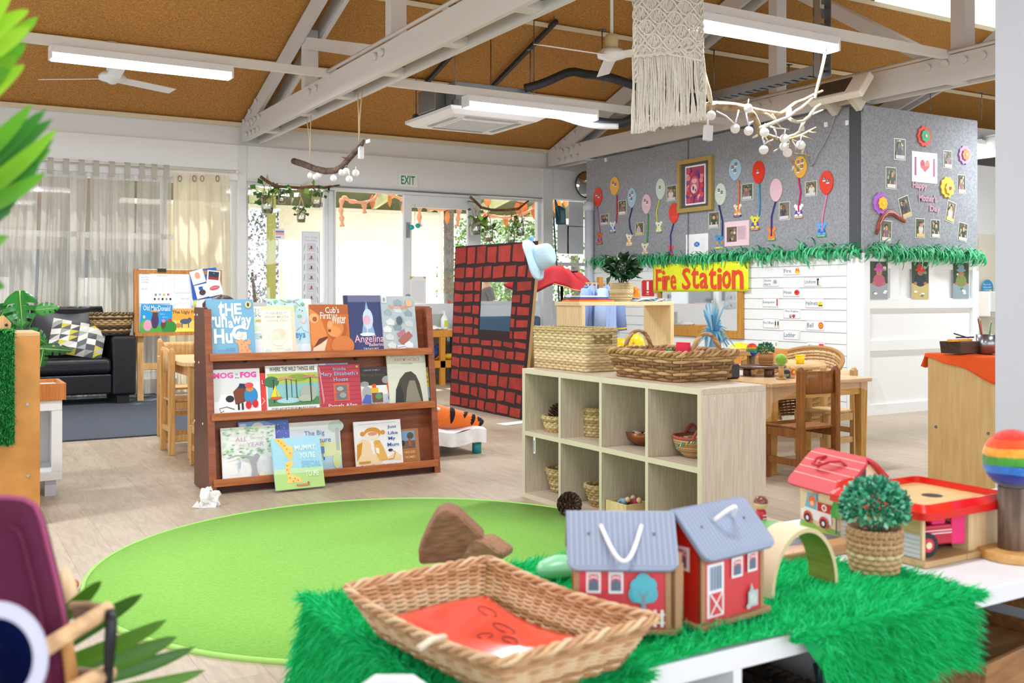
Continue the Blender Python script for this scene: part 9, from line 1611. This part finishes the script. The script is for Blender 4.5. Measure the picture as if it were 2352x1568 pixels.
# peg doll
p=P(1740,1212,Z=TZF);t=thing('peg_doll','red wooden peg doll with a brown cap behind the right barn','doll',(p.x,p.y-.01,TZF+.001));mb=MB(mat('#c8283c',.3));mb.lathe([(0,0),(.012,0),(.012,.035),(.009,.042),(0,.043)],n=18);mb.build('peg_body',t);mb=MB(mat('#f2eef0',.5))
for z in(.015,.022,.029):mb.box(-.006,-.0125,z,.006,-.012,z+.002)
mb.build('coat_stripes',t);mb=MB(mat('#e8c79c',.35));mb.sph((0,0,.054),.015,16);hd_=mb.build('head',t);mb=MB(mat('#7a4a38',.2));mb.lathe([(.0153,.055),(.0145,.062),(.009,.068),(0,.070)],n=18);mb.build('cap',hd_)
# near-left cane pram with magenta cushion, palm, cup ----------------------------
DN=1.0
t=thing('doll_pram','cane doll pram with a padded maroon seat and black strap in the left foreground','doll pram',tuple(P(100,1600,D=DN)));MGT=mat('#560d36',.9,noise=(7,.15),bump=(30,.3))
A=lambda x,y,d=DN:P(x,y,D=d)
ol_=[(-190,1150),(-60,1143),(20,1142),(58,1146),(82,1160),(96,1195),(112,1260),(130,1330),(145,1400),(156,1470),(163,1540),(166,1620),(168,1800),(-200,1820)]
mb=MB(MGT);f3=[A(x,y,DN)for x,y in ol_];cen=A(0,1480,DN);n=len(f3);fwd=ray(1176,680);fwd.z=0;fwd.normalize()
rings=[]
for s_,off_ in((1.0,.0),(.985,-.012),(.93,-.020),(.6,-.026)):rings.append([cen.lerp(p,s_)+fwd*off_ for p in f3])
back=[[cen.lerp(p,s_)+fwd*off_ for p in f3]for s_,off_ in((.985,.012),(.93,.02))]
allr=back[::-1]+rings;vs=[v for r_ in allr for v in r_];fs=[(r_*n+k,r_*n+(k+1)%n,(r_+1)*n+(k+1)%n,(r_+1)*n+k)for r_ in range(len(allr)-1)for k in range(n)];fs+=[tuple((len(allr)-1)*n+k for k in range(n)),tuple(range(n))[::-1]]
mb.add(vs,fs,None,True);mb.build('padded_back',t,world=True,sub=1)
mb=MB(mat('#5c1238',.85));mb.tube([cen.lerp(p,.86)+fwd*-.026 for p in f3[3:13]],.0018,5);mb.tube([p-fwd*.002 for p in f3],.003,6,mat('#a04a72',.85),closed=True);mb.build('piping',t,world=True)
CN=mat('#d9b184',.6,noise=(60,.25));CN2=mat('#c08a4c',.55);mb=MB(CN)
mb.tube([A(78,1508,.95),A(120,1478,.95),A(165,1450,.96),A(210,1422,.98),A(250,1398,1.0)],.0085,10);mb.tube([A(166,1391,1.1),A(205,1391,1.06),A(250,1398,1.0)],.005,8,mat('#a58460',.7));mb.tube([A(250,1545,1.0),A(210,1562,.97),A(160,1590,.95)],.009,10);mb.tube([A(165,1540,1.05),A(205,1545,1.02),A(250,1548,1.0)],.005,8,mat('#a58460',.7))
mb.build('wrapped_arm',t,world=True);mb=MB(CN2);mb.tube([A(152,1470,.99),A(160,1520,.99),A(166,1580,.99),A(170,1760,.99)],.0062,8);mb.build('cane_upright',t,world=True);mb=MB(CN2)
mb.add([A(168,1400,1.08),A(246,1400,1.03),A(228,1412,1.03),A(172,1424,1.07)],[(0,1,2,3)],mat('#8f6a55',.8));mb.build('cane_infill',t,world=True,solid=.003)
mb=MB(mat('#15171e',.4));mb.tube([A(252,1400,.99),A(256,1430,.985),A(253,1480,.985),A(250,1530,.985),A(246,1575,.985)],[.005,.006,.006,.005,.005],8);mb.build('strap',t,world=True)
mb=MB(mat('#e9c79c',.5));mb.tube([A(150,1310,1.25),A(158,1345,1.22),A(165,1385,1.2)],[.006,.009,.008],8);mb.build('peg_leg',t,world=True)
mb=MB(mat('#c77a42',.4));mb.sph((0,0,0),.022,12);bp_=P(168,1342,Z=.022);lab(mb.build('wooden_bead',loc=tuple(bp_)),'small orange wooden bead past the edge of the maroon pram seat','bead')
# frame carrying the pram: legs and wheels stand on the floor
g0=A(60,1750,1.0);mb=MB(CN2)
for x,d_ in((-120,.95),(165,1.0),(40,1.2),(160,1.2)):q_=A(x,1700,d_);mb.tube([q_,(q_.x,q_.y,.06)],.008,8)
mb.build('leg_frame',t,world=True)
for x,d_ in((-120,.95),(165,1.0),(40,1.2),(160,1.2)):q_=A(x,1700,d_);mb=MB(mat('#2a2a2e',.6));mb.cyl((q_.x-.01,q_.y,.06),(q_.x+.01,q_.y,.06),.06,n=24);mb.build('wheel',t,world=True)
q_=A(20,1740,1.08);mb=MB(MGT);mb.box(q_.x-.16,q_.y-.1,q_.z-.05,q_.x+.12,q_.y+.12,q_.z);mb.build('padded_seat',t,world=True,bevel=.02)
# white cup with blue inside
cpos=A(-8,1512,.74);t=thing('white_cup','white plastic beaker with a dark blue inside tipped towards the camera, bottom left corner','cup',tuple(cpos));vd=(Vector((0,0,CAMH))-cpos).normalized();Mq=vd.to_track_quat('Z','Y').to_matrix().to_4x4()@Matrix.Rotation(radians(22),4,'Y')@Matrix.Rotation(radians(-14),4,'X')
mb=MB(mat('#c3c5dc',.3));mb.T=Mq;mb.lathe([(0,-.09),(.022,-.09),(.034,.0),(.0365,.004),(.035,.006),(.0265,.0)],n=36,sy=1.15);mb.build('shell',t);mb=MB(mat('#101a4a',.25,coat=.5));mb.T=Mq;mb.lathe([(.0265,.0),(.022,-.03),(.012,-.06),(0,-.065)],n=36,sy=1.15);mb.build('blue_lining',t);mb=MB(mat('#8a8ce8',.3));mb.T=Mq;mb.lathe([(.009,-.056),(.006,-.05),(0,-.048)],n=20);mb.build('bottom_disc',t)
# support for the cup: small round side table
mb=MB(mat('#e6e8ee',.4));q_=cpos;mb.cyl((q_.x-.05,q_.y,q_.z-.14),(q_.x-.05,q_.y,q_.z-.125),.14,n=32);mb.cyl((q_.x-.05,q_.y,.02),(q_.x-.05,q_.y,q_.z-.14),.02);mb.cyl((q_.x-.05,q_.y,0),(q_.x-.05,q_.y,.02),.12,n=28);lab(mb.build('side_table',loc=(q_.x-.05,q_.y,0),world=True),'little white pedestal table below the bottom left corner, out of view','table')
# potted palm whose fronds enter from the left
t=thing('potted_palm','potted palm with bright green fronds reaching in from the left foreground','potted plant',(A(-330,680,1.15).x,A(-330,680,1.15).y,0));base=PM[t.name].translation
mb=MB(mat('#cfc8bb',.6));mb.lathe([(0,0),(.13,0),(.17,.3),(.155,.3),(.15,.26),(0,.26)],n=26);mb.build('pot',t);mb=MB(mat('#6a5a3c',.8,bump=(30,.6)));mb.tube([(0,0,.26),(.01,0,.7),(0,.01,1.1)],[.022,.018,.012],8);mb.build('stem',t)
LG=[mat('#9bd032',.4,transl=.35),mat('#7fbf2a',.4,transl=.3),mat('#3f8a32',.4,transl=.2),mat('#2f7434',.4,transl=.15),mat('#5fa828',.4,transl=.3)];LD=[mat('#4a7d1c',.4,transl=.15),mat('#3c6e20',.4,transl=.12),mat('#55891f',.4,transl=.15)]
def leaflet(x0,y0,x1,y1,w,d0,d1,m,bow=0.0,mid=.5):
 a=A(x0,y0,d0);b_=A(x1,y1,d1);c_=a.lerp(b_,mid)+Vector((0,0,bow));n=12;L1,R1,C1=[],[],[]
 vd=(Vector((0,0,CAMH))-c_).normalized()
 for i in range(n+1):
  s_=i/n;p=a*(1-s_)**2+c_*2*s_*(1-s_)+b_*s_*s_;tg=(b_-a).normalized();sd_=tg.cross(vd).normalized();ww=w*(sin(pi*min(1,.12+.88*s_)**1.1)**.6 if s_<.999 else 0);L1.append(p+sd_*ww+vd*ww*.35);R1.append(p-sd_*ww+vd*ww*.35);C1.append(p)
 mb=MB(m);mb.add(L1+C1+R1,[(r_*(n+1)+i,r_*(n+1)+i+1,(r_+1)*(n+1)+i+1,(r_+1)*(n+1)+i)for r_ in(0,1)for i in range(n)],None,True);mb.build('leaflet',t,world=True)
up=[((-90,120),(30,-30)),((-100,150),(67,22)),((-100,185),(88,37)),((-110,220),(70,58)),((-110,260),(62,95)),((-100,300),(57,148)),((-120,90),(10,-60)),((-60,250),(40,125))]
for i,(a_,b_)in enumerate(up):leaflet(*a_,*b_,.0085,1.0,.95+.02*(i%3),LG[(0,0,1,0,4,0,1,1)[i]],.012 if i%2 else-.004)
dn=[((-130,420),(75,238)),((-130,450),(107,250)),((-130,480),(122,272)),((-130,500),(133,294)),((-130,520),(123,320)),((-125,540),(119,340)),((-120,500),(105,396)),((-110,560),(95,370)),((-110,520),(28,484)),((-110,560),(19,542)),((-130,600),(60,420)),((-100,640),(12,660))]
for i,(a_,b_)in enumerate(dn):leaflet(*a_,*b_,.0088,1.02,.98+.02*(i%3),LG[(4,2,2,1,3,4,4,2,4,4,3,2)[i]],-.012+.008*(i%3))
for rc1,rc2 in(((-170,250),(-40,40)),((-230,560),(-50,420))):
 mb=MB(LG[4]);mb.tube([base+Vector((0,0,1.05)),A(*rc1,1.03),A(*rc2,1.0)],[.008,.006,.003],6);mb.build('frond_stalk',t,world=True)
lo=[((100,1460),(234,1333),.012),((60,1530),(329,1363),.014),((80,1545),(384,1422),.014),((90,1560),(408,1461),.016),((100,1580),(449,1485),.013),((120,1610),(473,1538),.012),((60,1500),(300,1440),.010),((110,1590),(330,1560),.010)]
for i,(a_,b_,w_)in enumerate(lo[:6]):leaflet(*a_,*b_,w_*.72,1.12,1.12+.02*i,LD[i%3],-.012 if i>1 else.0,.6)
mb=MB(LD[0]);mb.tube([base+Vector((0,0,.95)),A(-160,1300,1.14),A(60,1520,1.14),A(130,1600,1.13)],[.009,.008,.005,.003],6);mb.build('frond_stalk',t,world=True)
# white child chair back near the bottom edge
q_=P(905,1560,D=1.03);t=thing('plastic_chair','white plastic child chair whose rounded back just enters the bottom edge','chair',(q_.x,q_.y,0),-YAW);mb=MB(mat('#e6e8f2',.35));zt3=P(905,1550,D=1.03).z
mb.prism([(-.045,zt3-.22),(-.052,zt3-.05),(-.045,zt3-.018),(-.02,zt3),(.02,zt3),(.045,zt3-.018),(.052,zt3-.05),(.045,zt3-.22)],-.006,.006);mb.build('backrest',t,bevel=.004);mb=MB(mat('#e6e8f2',.35));mb.box(-.14,-.30,.33,.14,.0,.35);mb.build('seat',t,bevel=.01)
for x in(-.12,.1):
 for y in(-.28,-.03):MB(mat('#e6e8f2',.35)).box(x,y,0,x+.02,y+.02,.33).build('leg',t)
mb=MB(mat('#e6e8f2',.35));mb.box(-.045,-.006,.35,-.03,.006,zt3-.2);mb.box(.03,-.006,.35,.045,.006,zt3-.2);mb.build('back_posts',t)
